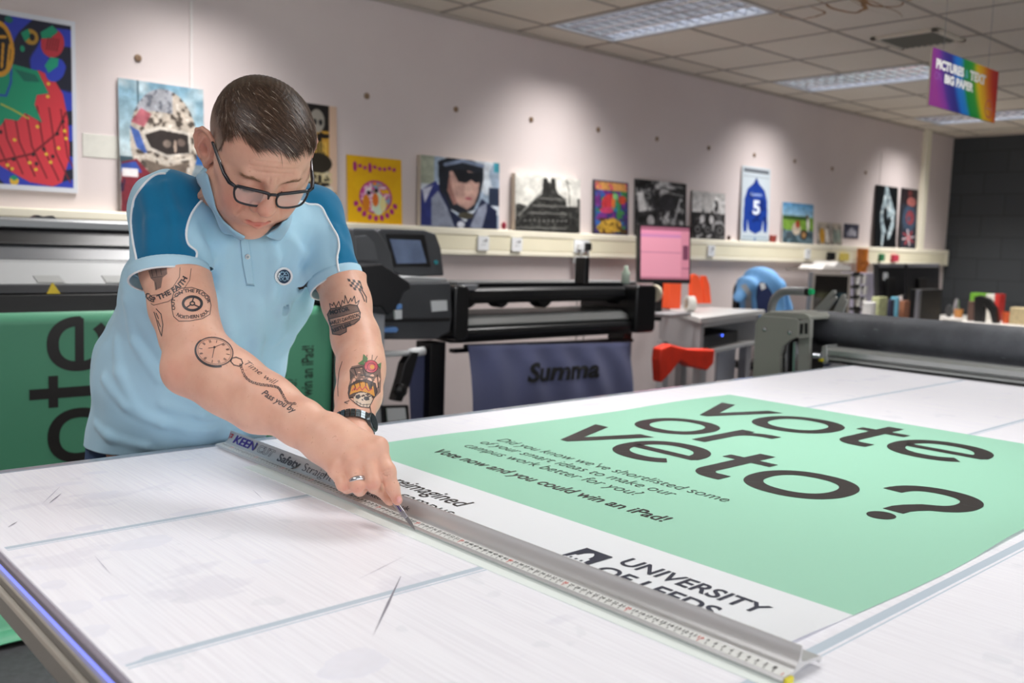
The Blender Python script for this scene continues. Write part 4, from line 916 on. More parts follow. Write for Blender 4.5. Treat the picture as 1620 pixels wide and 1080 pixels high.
# right hand end: hood arch, body, control panel
b = MB(); pp(b, [(556, 360), (592, 361), (600, 366), (620, 398), (628, 440), (604, 452), (556, 452)], 3.44, .62); b.build('end_hood', M_pg, printer, bevel=.012, seg=3)
b = MB(); pp(b, [(562, 374), (580, 372), (592, 384), (598, 412), (562, 412)], 3.434, .01); b.build('hood_window', M_gl, printer, bevel=.002)
b = MB(); pp(b, [(540, 432), (560, 421), (606, 418), (649, 447), (651, 456), (640, 462), (628, 490), (614, 500), (604, 486), (540, 484)], 3.16, .26); b.build('front_lip', mat('lip_black', '#1c1d20', .3), printer, bevel=.008, seg=3)
b = MB(); pp(b, [(604, 450), (658, 447), (714, 446), (716, 500), (713, 525), (690, 537), (604, 537)], 3.34, .76); b.build('end_body', M_pg, printer, bevel=.010, seg=3)
b = MB(); pp(b, [(606, 504), (713, 503), (711, 508), (606, 510)], 3.332, .02); b.build('body_seam', M_pk, printer)
b = MB(); pp(b, [(604, 441), (652, 437), (706, 440), (710, 446), (604, 448)], 3.35, .70); b.build('body_shelf', mat('shelf_light', '#a9abad', .4), printer, bevel=.004)
b = MB(); pp(b, [(598, 364), (604, 361), (672, 364), (690, 370), (698, 392), (703, 436), (640, 438), (612, 425)], 3.46, .16); b.build('control_panel', M_pg, printer, bevel=.008, seg=3)
b = MB(); pp(b, [(612, 370), (672, 371), (682, 422), (624, 422)], 3.452, .012); b.build('screen_bezel', M_pk, printer, bevel=.002)
b = MB(); pp(b, [(617, 378), (665, 380), (675, 416), (628, 417)], 3.448, .006); b.build('screen', mat('screen_blue', '#66748f', 0.2, emis='#5c6f92', estr=.10, var=.2, vscale=14), printer)
b = MB(); q = ony(691, 415, 3.452); b.lathe([(0, 0), (.010, 0), (.010, .006), (0, .006)], (q[0], 3.46, q[2]), (0, -1, 0), 16); b.build('power_button', mat('teal_led', '#2f8f9a', .4), printer)
b = MB(); pp(b, [(682, 476), (707, 475), (708, 491), (684, 493)], 3.334, .008); b.build('rating_label', M_pl, printer)
b = MB(); pp(b, [(625, 491), (636, 490), (636, 504), (626, 505)], 3.150, .012); pp(b, [(631, 482), (636, 481), (636, 488), (629, 489)], 3.150, .012, 1); b.build('hang_label', [M_pl, M_led], printer)
b = MB(); pp(b, [(608, 519), (628, 517), (631, 521), (628, 526), (608, 526)], 3.30, .06); b.build('blue_lever', M_led, printer, bevel=.004)
for lx in (.35, XR - .05):
    b = MB(); b.box(lx - .04, lx + .04, 3.72, 3.86, .06, .99); b.box(lx - .05, lx + .05, 3.45, 4.12, .03, .08); b.build('stand_leg', M_pk, printer, bevel=.005)
b = MB(); b.tube([ony(606, 560, 3.30), ony(648, 558, 3.30)], .013, 12); b.tube([ony(648, 558, 3.30), ony(670, 555, 3.30)], .020, 12); b.build('take_up_spindle', mat('spindle_white', '#d9dbdd', .35), printer, smooth=True)
b = MB(); pp(b, [(652, 556), (664, 556), (650, 606), (636, 636), (624, 634), (634, 600), (640, 575)], 3.28, .05); b.build('take_up_arm', M_pk, printer, bevel=.005)
q = ony(636, 618, 3.27); b = MB(); b.lathe([(0, -.01), (.028, -.01), (.030, .0), (.030, .02), (.012, .03), (0, .03)], (q[0], 3.29, q[2]), (0, -1, 0), 18); b.build('clamp_knob', M_pk, printer, smooth=False, bevel=.002)
b = MB(); pp(b, [(612, 646), (641, 645), (643, 663), (614, 667)], 3.27, .008); b.build('stand_sign', M_pl, printer)
b = MB(); pp(b, [(606, 642), (646, 641), (648, 668), (608, 672)], 3.279, .02); b.build('sign_backing', M_pk, printer)

# the print hanging out of the printer
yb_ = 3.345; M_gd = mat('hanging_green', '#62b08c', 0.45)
xg = float(ony(527, 560, yb_)[0]); hp = thing('hanging_print', (1.3, yb_, .2), 'green printed banner hanging down from the printer behind the man, black letters sideways', 'banner')
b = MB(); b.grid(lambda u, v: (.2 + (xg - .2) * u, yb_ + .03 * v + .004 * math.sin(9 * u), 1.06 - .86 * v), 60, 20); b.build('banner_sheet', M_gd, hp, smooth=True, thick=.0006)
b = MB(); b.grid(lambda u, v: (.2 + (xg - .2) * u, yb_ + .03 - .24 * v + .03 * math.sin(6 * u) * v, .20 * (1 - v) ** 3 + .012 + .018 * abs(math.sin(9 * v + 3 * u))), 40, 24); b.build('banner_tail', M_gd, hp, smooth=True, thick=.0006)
def side_text(txt, x_base, x_top, z0_, z1_, bold, ref):
    b = MB(); write(b, txt, None, None, None, w=z1_ - z0_, hgt=x_base - x_top, bold=bold, ref=ref,
                    warp=lambda a, c: (x_base - c, yb_ - .0012 + .03 * (1.06 - (z0_ + a)) / .86 + .004 * math.sin(9 * (x_base - c - .2) / (xg - .2)), z0_ + a), res=6)
    b.build('banner_lettering', M_ink, hp)
xb = float(ony(172, 540, yb_)[0]); xt = float(ony(76, 540, yb_)[0]); zb_ = float(ony(120, 733, yb_)[2]); zt_ = float(ony(120, 500, yb_)[2])
b = MB()
for k, q in enumerate(grotesque('ote')): b.add([(xb - p[1] * (xb - xt), yb_ - .0016 - .00002 * (k % 5) + .03 * (1.06 - (zb_ + p[0] * (zt_ - zb_))) / .86 + .004 * math.sin(9 * (xb - p[1] * (xb - xt) - .2) / (xg - .2)), zb_ + p[0] * (zt_ - zb_)) for p in q], [tuple(range(len(q)))])
b.build('banner_lettering', M_ink, hp)
x1 = float(ony(497, 600, yb_)[0]); x0 = float(ony(485, 600, yb_)[0]); z1_ = float(ony(490, 547, yb_)[2])
side_text('Vote now and you could win an iPad!', x1, x0, z1_ - .66, z1_, .012, 'x')
for pxa, txt, pz_, ln in ((445, 'of your smart ideas to make our', 584, .55), (462, 'campus work better for you?', 600, .50)):
    xa = float(ony(pxa + 10, 600, yb_)[0]); side_text(txt, xa, xa - (x1 - x0) * .9, float(ony(pxa, pz_, yb_)[2]) - ln, float(ony(pxa, pz_, yb_)[2]), -.005, 'x')
xw0, xw1 = xg + .004, float(ony(608, 560, 3.30)[0])
b = MB(); zt2 = float(ony(570, 478, 3.30)[2])
pts = [(xw0, .25), (xw1, .25), (xw1, zt2 - .05)] + [(xw1 - .045 + .045 * math.cos(a), zt2 - .045 + .045 * math.sin(a)) for a in [i * PI / 12 for i in range(1, 7)]] + [(xw0, zt2)]
b.prism(pts, 3.30, 3.345, 'y'); b.build('side_cover', mat('cover_pale', '#b9bcc2', .4, var=.02), printer, bevel=.004, auto=30)

# ================================================================ ROLL CUTTER
M_ck = mat('cutter_black', '#131416', .3); M_cg = mat('platen_grey', '#8e9090', .32, metal=.5); M_cm = mat('cutter_mid', '#303236', .4)
YC = 3.42
cx0, cx1 = float(ony(724, 500, YC)[0]), float(ony(1016, 500, YC)[0])
cutter = thing('roll_cutter', ((cx0 + cx1) / 2, YC + .15, 0), 'long black roll cutter on black legs with a cloth sling, right of the printer', 'cutting machine')
zz = lambda py, px=870: float(ony(px, py, YC)[2])
b = MB(); b.prism([(YC + .02, zz(478)), (YC - .01, zz(470)), (YC + .0, zz(458)), (YC + .06, zz(449)), (YC + .30, zz(449)), (YC + .30, zz(478))], cx0, cx1, 'x'); b.build('top_beam', M_ck, cutter, bevel=.006, seg=3)
b = MB(); b.box(cx0 + .02, cx1 - .02, YC + .03, YC + .27, zz(449), zz(446.5)); b.build('beam_highlight', mat('highlight_grey', '#6a6c6e', .4), cutter, bevel=.002)  # grey strip paints the highlight along the black beam's top
b = MB(); b.prism([(YC + .25, zz(492)), (YC + .02, zz(494)), (YC - .02, zz(499)), (YC - .04, zz(508)), (YC - .02, zz(512)), (YC + .25, zz(512))], cx0, cx1, 'x'); b.build('platen', M_cg, cutter, bevel=.006, seg=3)
b = MB(); b.prism([(YC + .3, zz(511)), (YC - .06, zz(512)), (YC - .07, zz(520)), (YC - .03, zz(533)), (YC + .06, zz(536)), (YC + .3, zz(532))], cx0, cx1, 'x'); b.build('lower_body', M_ck, cutter, bevel=.008, seg=3)
for x_ in (793, 860, 742, 985):
    b = MB(); q = [ony(x_ - 14, 474, YC + .05), ony(x_ + 14, 474, YC + .05), ony(x_ + 6, 483, YC + .05), ony(x_, 487, YC + .05), ony(x_ - 5, 484, YC + .05)]; b.prism([(p[0], p[2]) for p in q], YC + .04, YC + .12, 'y'); b.build('pinch_roller', M_ck, cutter, bevel=.003)
for i, (pxa, pxb, pya, pyb) in enumerate(((713, 736, 450, 536), (1000, 1031, 450, 524))):
    b = MB(); xa, xb2 = float(ony(pxa, 490, YC - .06)[0]), float(ony(pxb, 490, YC - .06)[0]); b.prism(rect_pts(xa, xb2, zz(pyb, pxa), zz(pya, pxa), .03), YC - .09, YC + .34, 'y'); b.build('end_housing', M_ck, cutter, bevel=.008, auto=35)
b = MB(); pp(b, [(727, 451), (758, 450), (754, 459), (733, 460)], YC - .012, .05); b.build('key_pad', mat('pad_grey', '#7c7f84', .4), cutter, bevel=.003)
for pxa, pxb in ((689, 713), (992, 1006)):
    xa, xb2 = float(ony(pxa, 590, YC)[0]), float(ony(pxb, 590, YC)[0]); b = MB(); b.box(xa, xb2, YC + .04, YC + .16, .05, zz(533)); b.box(xa, xb2, YC - .18, YC + .42, .03, .08); b.build('stand_leg', M_ck, cutter, bevel=.005)
b = MB(); b.box(cx0 + .05, cx1 - .1, YC + .08, YC + .12, zz(552), zz(546)); b.build('cross_bar', M_ck, cutter)
b = MB(); b.tube([ony(735, 548, YC - .05), ony(1000, 538, YC - .05)], .011, 10); b.build('sling_rod', M_ck, cutter, smooth=True)
# cloth sling
M_cl = mat('sling_blue', '#5c6288', .85, sheen=.2, var=.06, vscale=7)
A_, B_ = ony(740, 546, YC - .06), ony(998, 541, YC - .06)
def cloth(u, v):
    x = A_[0] + (B_[0] - A_[0]) * (u * (1 - .06 * v) + .01 * v); z = A_[2] + (B_[2] - A_[2]) * u - .95 * v * (.72)
    sag = .05 * math.sin(PI * v) ; fold = .012 * math.sin(15 * u + 3 * v) * v + .010 * math.sin(34 * u * (1 - .3 * v)) * (1 - v) * min(1, v * 8)
    return (x, YC - .06 - sag + fold, max(.06, z))
b = MB(); b.grid(cloth, 90, 24); b.build('sling_cloth', M_cl, cutter, smooth=True, thick=.001)
b = MB(); ua, ub = (818 - 740) / 258., (935 - 740) / 258.
def cl_txt(a, c):
    u = ua + a; v = .268 - c - .010 * a / (ub - ua); p = cloth(u, v); return (p[0], p[1] - .004, p[2])
vs_, fs_ = letters('Summa', .035, .25); x0_, x1_ = vs_[:, 0].min(), vs_[:, 0].max(); y1_ = vs_[:, 1].max()
b.add([cl_txt((x - x0_) / (x1_ - x0_) * (ub - ua), (y / y1_) * .135) for x, y in vs_], fs_); b.build('sling_lettering', mat('letter_dk', '#17181c', .6), cutter)
A2, B2 = ony(646, 560, YC + .1), ony(700, 556, YC + .1)
b = MB(); b.grid(lambda u, v: (A2[0] + (B2[0] - A2[0]) * (u * (1 - .35 * v) + .35 * v), YC + .1 + .02 * math.sin(9 * u + 2 * v), A2[2] - .72 * v), 30, 14); b.build('sling_cloth', M_cl, cutter, smooth=True, thick=.001)
b = MB(); b.tube([ony(640, 562, YC + .09), ony(660, 553, YC + .09), ony(700, 560, YC + .09)], .010, 8); b.build('sling_rod', M_ck, cutter, smooth=True)

# bottle and speaker standing behind the cutter on a shelf of the workstation
# ================================================================ WORKSTATION WITH MONITOR
DZ = .93; s_ = (CZ - DZ) / .435
DC = np.array([4.62, 3.39]); DR = np.array([5.80, 3.70]); DL = np.array([5.30, 4.27])
M_dk = mat('desk_grey', '#c9c9c8', .45, var=.03, vscale=3); M_dks = mat('desk_side', '#a9a9ac', .5)
desk = thing('workstation_desk', (5.3, 3.8, 0), 'light grey corner desk holding the monitor, between the cutter and the blue jacket', 'desk')
e1 = (DR - DC) / np.linalg.norm(DR - DC); e2 = np.array([-e1[1], e1[0]])
DB = np.array([5.48, 4.30])

b = MB(); b.prism([tuple(DC), tuple(DR), tuple(DB), tuple(DL)], DZ - .035, DZ, 'z'); b.build('desk_top', M_dk, desk, bevel=.004)
inn = .03; C2 = DC + (DR - DC) * .01 + (DL - DC) * .01
def dq(a, c): return tuple((DC * (1 - a) + DR * a) * (1 - c) + (DL * (1 - a) + DB * a) * c)
b = MB(); b.prism([dq(.02, .02), dq(.02, .95), dq(.07, .95), dq(.07, .02)], .70, DZ - .036, 'z'); b.build('side_panel', M_dks, desk, bevel=.002)
b = MB(); b.prism([dq(.90, .03), dq(.95, .03), dq(.95, .85), dq(.90, .85)], .70, DZ - .036, 'z'); b.build('side_panel', M_dks, desk, bevel=.002)
b = MB(); b.prism([dq(.03, .02), dq(.94, .02), dq(.94, .9), dq(.03, .9)], .69, .715, 'z'); b.build('shelf', M_dk, desk, bevel=.002)
b = MB(); b.prism([dq(.07, .70), dq(.90, .70), dq(.90, .73), dq(.07, .73)], .716, DZ - .036, 'z'); b.build('back_panel', M_dks, desk)
b = MB(); b.prism([dq(.07, .03), dq(.90, .03), dq(.90, .05), dq(.07, .05)], .865, DZ - .036, 'z'); b.build('apron', M_dk, desk)
for a, c in ((.10, .1), (.85, .1), (.10, .85), (.80, .8)):
    p = dq(a, c); b = MB(); b.box(p[0] - .03, p[0] + .03, p[1] - .03, p[1] + .03, .01, .689); b.build('leg', M_dks, desk)
b = MB(); b.prism([dq(.50, .2), dq(.85, .2), dq(.85, .23), dq(.50, .23)], .02, .688, 'z'); b.build('modesty_panel', mat('panel_grey', '#c4c6cc', .5), desk)
p0_, p1_, p2_, p3_ = dq(.10, .10), dq(.70, .10), dq(.70, .55), dq(.10, .55)
cpu = thing('mini_computer', ((p0_[0] + p2_[0]) / 2, (p0_[1] + p2_[1]) / 2, .716), 'black computer with a blue light on the shelf of the light grey desk', 'computer')
b = MB(); b.prism([p0_, p1_, p2_, p3_], .717, .80, 'z'); b.build('case', M_pk, cpu, bevel=.004)
b = MB(); q = np.array(dq(.42, .095)); b.lathe([(0, 0), (.007, 0), (.007, .004), (0, .004)], (q[0], q[1], .785), (0.2, -1, 0), 12); b.build('power_light', mat('blue_light', '#4d6dff', .4, emis='#4d6dff', estr=4), cpu)
# monitor
mc = np.array(ony(1050, 400, 3.78)); mn = np.array([-.60, -.80, 0.0]); mn /= np.linalg.norm(mn); mu = np.array([-mn[1], mn[0], 0])   # mu: to the right
mw_, mh_ = .212, .182
TLm, TRm = ony(1005, 353, 3.72), ony(1093, 358, 3.72)
mc = (TLm + ony(1096, 447, 3.72)) / 2; mu = np.array([.80, -.28, 0]); mu /= np.linalg.norm(mu); mn = np.array([mu[1], -mu[0], 0])
wpx = 88 / 1471 * float((mc - [0, 0, CZ]) @ -RW[:, 2]) ; mw_ = wpx / 2 / abs(mu @ RW[:, 0]); mh_ = 92 / 1471 * float((mc - [0, 0, CZ]) @ -RW[:, 2]) / 2
mon = thing('computer_monitor', (mc[0], mc[1], DZ + .001), 'black-framed monitor with a pink screen standing on the light grey desk', 'monitor')
def slab(mb, c, hw, hh, t0, t1, m=None, tilt=0.0, mu_=None, mn_=None):
    mu2 = mu if mu_ is None else mu_; mn2 = mn if mn_ is None else mn_
    vs = []
    for t in (t0, t1):
        for a, z in ((-hw, -hh), (hw, -hh), (hw, hh), (-hw, hh)): vs.append(c + mu2 * a + np.array([0, 0, z]) + mn2 * (t - tilt * z))
    mb.add(vs, [(0, 1, 2, 3), (7, 6, 5, 4), (0, 4, 5, 1), (1, 5, 6, 2), (2, 6, 7, 3), (3, 7, 4, 0)], m)
b = MB(); slab(b, mc, mw_, mh_, .0, -.04, tilt=.08); b.build('monitor_case', M_pk, mon, bevel=.004)
P = Print(96, 90); P.a[:] = hx('cc8a9c'); P.rect(0, .93, 1, 1, hx('8e5468')); P.rect(0, .86, 1, .93, hx('c9819c')); P.rect(0, .80, .82, .86, hx('b578a0')); P.rect(.82, 0, 1, .93, hx('bf7d8f')); P.rect(.86, .38, .98, .66, hx('6a3a50')); P.rect(0, .50, .82, .52, hx('b0748a')); P.rect(0, 0, 1, .04, hx('a96a7c')); P.rect(.84, .2, 1, .22, hx('8f5468'))
mtl = [mc + mu * a + np.array([0, 0, z]) + mn * (.002 - .08 * z) for a, z in ((-mw_ + .012, mh_ - .014), (mw_ - .012, mh_ - .014), (mw_ - .012, -mh_ + .026), (-mw_ + .012, -mh_ + .026))]
P.mesh('screen', *mtl, attr_mat('screen_print', .3, .5, emis=.32), mon)
b = MB(); slab(b, np.array([mc[0], mc[1], (DZ + mc[2] - mh_) / 2]) + mn * -.05, .03, (mc[2] - mh_ - DZ) / 2 + .05, 0, -.03); b.build('stand', M_pk, mon, bevel=.003)
b = MB(); b.lathe([(0, 0), (.11, 0), (.11, .008), (.05, .014), (0, .014)], (mc[0] - mn[0] * .06, mc[1] - mn[1] * .06, DZ + .001), n=28); b.build('stand_base', M_pk, mon, smooth=False)
def boxthing(name, px, py, y, w_, d_, hgt, m, label, cat, z=None, rz=0.0, bevel=.003):
    p = ony(px, py, y); z = p[2] if z is None else z; b = MB(); b.box(p[0] - w_ / 2, p[0] + w_ / 2, y - d_ / 2, y + d_ / 2, z, z + hgt, rot=rz); o = b.build(name, m, bevel=bevel, loc=(p[0], y, z)); return tag(o, label, cat)
boxthing('keyboard', 1063, 472, 3.56, .30, .14, .022, mat('kb_grey', '#8b8b8e', .5, var=.3, vscale=60), 'grey keyboard lying on the light grey desk under the pink monitor', 'keyboard', z=DZ + .001, rz=.26)
# tape rolls, orange pieces beside the monitor
def roll(name, px, y, r, wd, m, label, cat, z=DZ + .001, ax=(1, .3, 0), core=None, group=None):
    p = ony(px, 450, y); c = np.array([p[0], y, z + r]); a = np.array(ax, float); a /= np.linalg.norm(a); b = MB()
    b.lathe([(r * .55, -wd / 2), (r, -wd / 2), (r, wd / 2), (r * .55, wd / 2), (r * .55, -wd / 2)], c, a, 28); o = thing(name, tuple(c), label, cat, group); b.build('tape_wound', m, o, auto=40)
    b = MB(); b.lathe([(r * .47, -wd / 2), (r * .549, -wd / 2), (r * .549, wd / 2), (r * .47, wd / 2), (r * .47, -wd / 2)], c, a, 24); b.build('core', core or mat('core_brown', '#b58b4a', .6), o, auto=40); return o
q = ony(1034, 464, YC - .02); b = MB(); b.lathe([(.030, -.015), (.050, -.015), (.050, .015), (.030, .015), (.030, -.015)], q, (1, .3, 0), 28); b.build('cream_tape_roll', mat('ring_cream', '#d8d0b8', .4), cutter, auto=40)  # cream tape roll, made a part of the cutter
roll('tape_roll', 1093, 3.78, .052, .05, mat('tape_white', '#dedcd6', .4), 'white roll of tape standing on the desk right of the pink monitor', 'tape roll', ax=(.9, -.5, 0), core=mat('core_orange', '#d9a03a', .6))
M_or = mat('fluoro_orange', '#f2572a', .55, emis='#f2572a', estr=.1)
q = ony(1106, 470, 4.0); o = thing('desk_organiser', (float(q[0]), 4.0, DZ), 'bright orange upright organiser on the light grey desk, right of the pink monitor', 'organiser')
for pts in ([(1094, 438), (1099, 433), (1106, 436), (1112, 455), (1114, 480), (1094, 480)], [(1112, 436), (1118, 436), (1123, 450), (1126, 480), (1116, 480), (1113, 455)]):
    b = MB(); q = [ony(a, c, 4.02) for a, c in pts]; b.prism([(p[0], max(p[2], DZ + .001)) for p in q], 4.02, 4.05, 'y'); b.build('orange_fin', M_or, o, bevel=.006)
q0, q1 = ony(1060, 447, 4.0), ony(1078, 463, 4.0); b = MB(); b.box(q0[0], q1[0], 4.0, 4.08, DZ + .001, q0[2] + .02); o = b.build('orange_pack', M_or, bevel=.006, loc=(q0[0], 4.0, DZ)); tag(o, 'orange striped packet on the desk behind the pink monitor foot', 'packet')
# red bag hanging below the desk, items on the cutter end
q = [ony(a, c, 3.26) for a, c in ((1047, 551), (1062, 545), (1090, 552), (1132, 553), (1130, 575), (1120, 586), (1092, 580), (1078, 570), (1062, 590), (1047, 606), (1045, 570))]
b = MB(); b.prism([(p[0], p[2]) for p in q], 3.26, 3.33, 'y'); o = b.build('carrier_bag', mat('bag_red', '#ee3b22', .45, var=.15, vscale=9), bevel=.012, seg=3, loc=(q[0][0], 3.29, q[0][2])); tag(o, 'crumpled bright red plastic bag hanging below the light grey desk top', 'bag')
b = MB(); q = ony(918, 436, 3.25); b.prism(rect_pts(q[0] - .02, q[0] + .012, zz(446.4), zz(446.4) + .135, .008), 3.20, 3.27, 'y'); o = b.build('staple_box', [M_pk], bevel=.003, loc=(q[0], 3.23, zz(446.4))); 
q = ony(966, 436, 3.25); tag(o, 'small black and grey upright gadget standing on the cutter beam', 'gadget')
b = MB(); b.lathe([(0, 0), (.022, 0), (.022, .06), (.010, .075), (.010, .095), (0, .095)], (float(ony(990, 436, 3.25)[0]), 3.25, zz(446.4)), n=16); o = b.build('small_bottle', mat('bottle_green', '#c9dccb', .4), smooth=True, loc=(float(ony(990, 436, 3.25)[0]), 3.25, zz(446.4))); tag(o, 'small pale green bottle on the cutter beam by the pink monitor', 'bottle')
# ================================================================ THE MAN
# ---- implicit surfaces: smooth unions of tapered limbs and ellipsoids, meshed with surface nets
def nrm(v): v = np.asarray(v, float); return v / np.linalg.norm(v)
class Cap:
    """tapered limb through a and b"""
    def __init__(s, a, b, ra, rb, k=.01, sub=False):
        s.a, s.b, s.ra, s.rb, s.k, s.sub = np.array(a, float), np.array(b, float), ra, rb, k, sub
        s.c = (s.a + s.b) / 2; s.R = np.linalg.norm(s.b - s.a) / 2 + max(ra, rb); s.ba = s.b - s.a; s.l2 = s.ba @ s.ba + 1e-12
    def d(s, P):
        pa = P - s.a; t = np.clip(pa @ s.ba / s.l2, 0, 1); q = pa - t[:, None] * s.ba
        return np.sqrt((q * q).sum(1)) - (s.ra + (s.rb - s.ra) * t)
class Ell:
    def __init__(s, c, r, M=None, k=.01, sub=False):
        s.c, s.r, s.k, s.sub = np.array(c, float), np.array(r, float), k, sub
        s.M = np.eye(3) if M is None else M; s.R = max(r)
    def d(s, P):
        q = (P - s.c) @ s.M; a = q / s.r; k0 = np.sqrt((a * a).sum(1)); b = a / s.r; k1 = np.sqrt((b * b).sum(1)) + 1e-9
        return k0 * (k0 - 1) / k1
class EC:
    """limb of elliptical section: lateral axis u, radii (lateral, front-back) at both ends"""
    def __init__(s, a, b, u, Ra, Rb, k=.02):
        s.a, s.b = np.array(a, float), np.array(b, float); s.L = np.linalg.norm(s.b - s.a); s.w = (s.b - s.a) / s.L
        u = np.array(u, float); u = nrm(u - s.w * (u @ s.w)); s.u = u; s.v = np.cross(s.w, u); s.Ra, s.Rb, s.k, s.sub = np.array(Ra, float), np.array(Rb, float), k, False
        s.c = (s.a + s.b) / 2; s.R = s.L / 2 + max(*Ra, *Rb)
    def d(s, P):
        q = P - s.a; h_ = q @ s.w; t = np.clip(h_ / s.L, 0, 1)[:, None]; R = s.Ra + (s.Rb - s.Ra) * t
        ex = h_ - np.clip(h_, 0, s.L); rm = R.min(1)
        a = np.stack([q @ s.u / R[:, 0], q @ s.v / R[:, 1], ex / rm], 1); k0 = np.sqrt((a * a).sum(1))
        b = a / np.stack([R[:, 0], R[:, 1], rm], 1); k1 = np.sqrt((b * b).sum(1)) + 1e-9
        return k0 * (k0 - 1) / k1
def fsdf(prims, P):
    P = np.asarray(P, float); D = np.full(len(P), 1.0)
    for p in prims:
        e = p.d(P); k = p.k
        if p.sub:
            e = -e; hh = np.maximum(k - np.abs(D - e), 0) / k; D = np.maximum(D, e) + hh * hh * k / 4
        else:
            hh = np.maximum(k - np.abs(D - e), 0) / k; D = np.minimum(D, e) - hh * hh * k / 4
    return D
def mesh_sdf(prims, lo, hi, vox, disp=None, smooth=1):
    lo = np.array(lo, float); B = 14; n = np.ceil((np.array(hi) - lo) / (vox * B)).astype(int); N = n * B
    V = np.full(tuple(N), 1.0, np.float32); br = vox * B * .87
    ax = (np.arange(B) + .5)
    g = np.stack(np.meshgrid(np.arange(B), np.arange(B), np.arange(B), indexing='ij'), -1).reshape(-1, 3) * vox
    cen = lo + (np.stack(np.meshgrid(*[np.arange(k) for k in n], indexing='ij'), -1).reshape(-1, 3) + .5) * B * vox
    dc = fsdf(prims, cen); ids = np.stack(np.meshgrid(*[np.arange(k) for k in n], indexing='ij'), -1).reshape(-1, 3)
    for (i, j, k), c, d0 in zip(ids, cen, dc):
        sl = (slice(i * B, i * B + B), slice(j * B, j * B + B), slice(k * B, k * B + B))
        if abs(d0) > br * 1.5 + .02: V[sl] = d0; continue
        near = [p for p in prims if np.linalg.norm(c - p.c) < p.R + br + .05 + p.k]
        if not near: continue
        P = g + lo + np.array([i, j, k]) * B * vox; d = fsdf(near, P)
        if disp is not None: d = d + disp(P)
        V[sl] = d.reshape(B, B, B)
    S = V < 0; cnt = np.zeros(tuple(N - 1), np.int8)
    for a in (0, 1):
        for b in (0, 1):
            for c in (0, 1): cnt += S[a:N[0] - 1 + a, b:N[1] - 1 + b, c:N[2] - 1 + c]
    cell = np.argwhere((cnt > 0) & (cnt < 8)); idm = -np.ones(tuple(N - 1), np.int32); idm[tuple(cell.T)] = np.arange(len(cell))
    acc = np.zeros((len(cell), 3)); num = np.zeros(len(cell))
    for axis in range(3):
        o1, o2 = [x for x in range(3) if x != axis]
        for p in (0, 1):
            for q in (0, 1):
                a = cell.copy(); a[:, o1] += p; a[:, o2] += q; b = a.copy(); b[:, axis] += 1
                va, vb = V[tuple(a.T)], V[tuple(b.T)]; m = (va < 0) != (vb < 0); t = np.zeros(len(cell)); t[m] = va[m] / (va[m] - vb[m])
                pt = a.astype(float); pt[:, axis] += t; acc[m] += pt[m]; num[m] += 1
    vs = acc / num[:, None] * vox + lo; F = []
    for axis in range(3):
        o1, o2 = [x for x in range(3) if x != axis]
        A = S.take(range(N[axis] - 1), axis); Bq = S.take(range(1, N[axis]), axis); E = np.argwhere(A != Bq)
        ok = (E[:, o1] > 0) & (E[:, o2] > 0) & (E[:, o1] < N[o1] - 1) & (E[:, o2] < N[o2] - 1); E = E[ok]
        c = []
        for p, q in ((0, 0), (1, 0), (1, 1), (0, 1)):
            x = E.copy(); x[:, o1] -= p; x[:, o2] -= q; c.append(idm[tuple(x.T)])
        q4 = np.stack(c, 1); ins = S[tuple(E.T)]; flip = ins if axis != 1 else ~ins
        q4[~flip] = q4[~flip][:, ::-1]; F.append(q4)
    F = np.concatenate(F); F = F[(F >= 0).all(1)]
    for _ in range(smooth):
        s_ = np.zeros_like(vs); c_ = np.zeros(len(vs))
        for a in range(4):
            i, j = F[:, a], F[:, (a + 1) % 4]; np.add.at(s_, i, vs[j]); np.add.at(s_, j, vs[i]); np.add.at(c_, i, 1); np.add.at(c_, j, 1)
        vs = vs * .5 + .5 * s_ / np.maximum(c_, 1)[:, None]
    return vs, F
def raw_mesh(name, vs, F, mats, parent=None, smooth=True):
    me = bpy.data.meshes.new(name); me.vertices.add(len(vs)); me.vertices.foreach_set('co', np.asarray(vs, np.float32).ravel())
    me.loops.add(F.size); me.loops.foreach_set('vertex_index', F.ravel().astype(np.int32)); me.polygons.add(len(F))
    me.polygons.foreach_set('loop_start', np.arange(0, F.size, F.shape[1], dtype=np.int32)); me.update(calc_edges=True); me.validate()
    if smooth: me.polygons.foreach_set('use_smooth', np.ones(len(me.polygons), bool))
    for m in (mats if isinstance(mats, (list, tuple)) else [mats]): me.materials.append(m)
    o = bpy.data.objects.new(name, me); C.collection.objects.link(o)
    if parent is not None: adopt(o, parent)
    return o
def grad(fn, P, e=.0015):
    g = np.stack([fn(P + np.eye(3)[i] * e) - fn(P - np.eye(3)[i] * e) for i in range(3)], 1); return g / (np.linalg.norm(g, axis=1, keepdims=True) + 1e-9)
def cast(pts, fn, off=.0004, d0=1.05, back=False):
    """lay picture outlines onto a surface: march from the lens to where each point lies on it"""
    pts = np.asarray(pts, float); R = np.stack([pts[:, 0] - 810, 540 - pts[:, 1], np.full(len(pts), -FPX)], 1) @ RW.T / FPX
    ln = np.linalg.norm(R, axis=1); t = np.full(len(pts), d0); O = np.array([0, 0, CZ])
    for _ in range(70):
        d = fn(O + R * t[:, None]); t = t + np.clip(d, -.02, .05) / ln * .8
    t = np.minimum(t, 2.3); P = O + R * t[:, None]; return P + grad(fn, P) * off

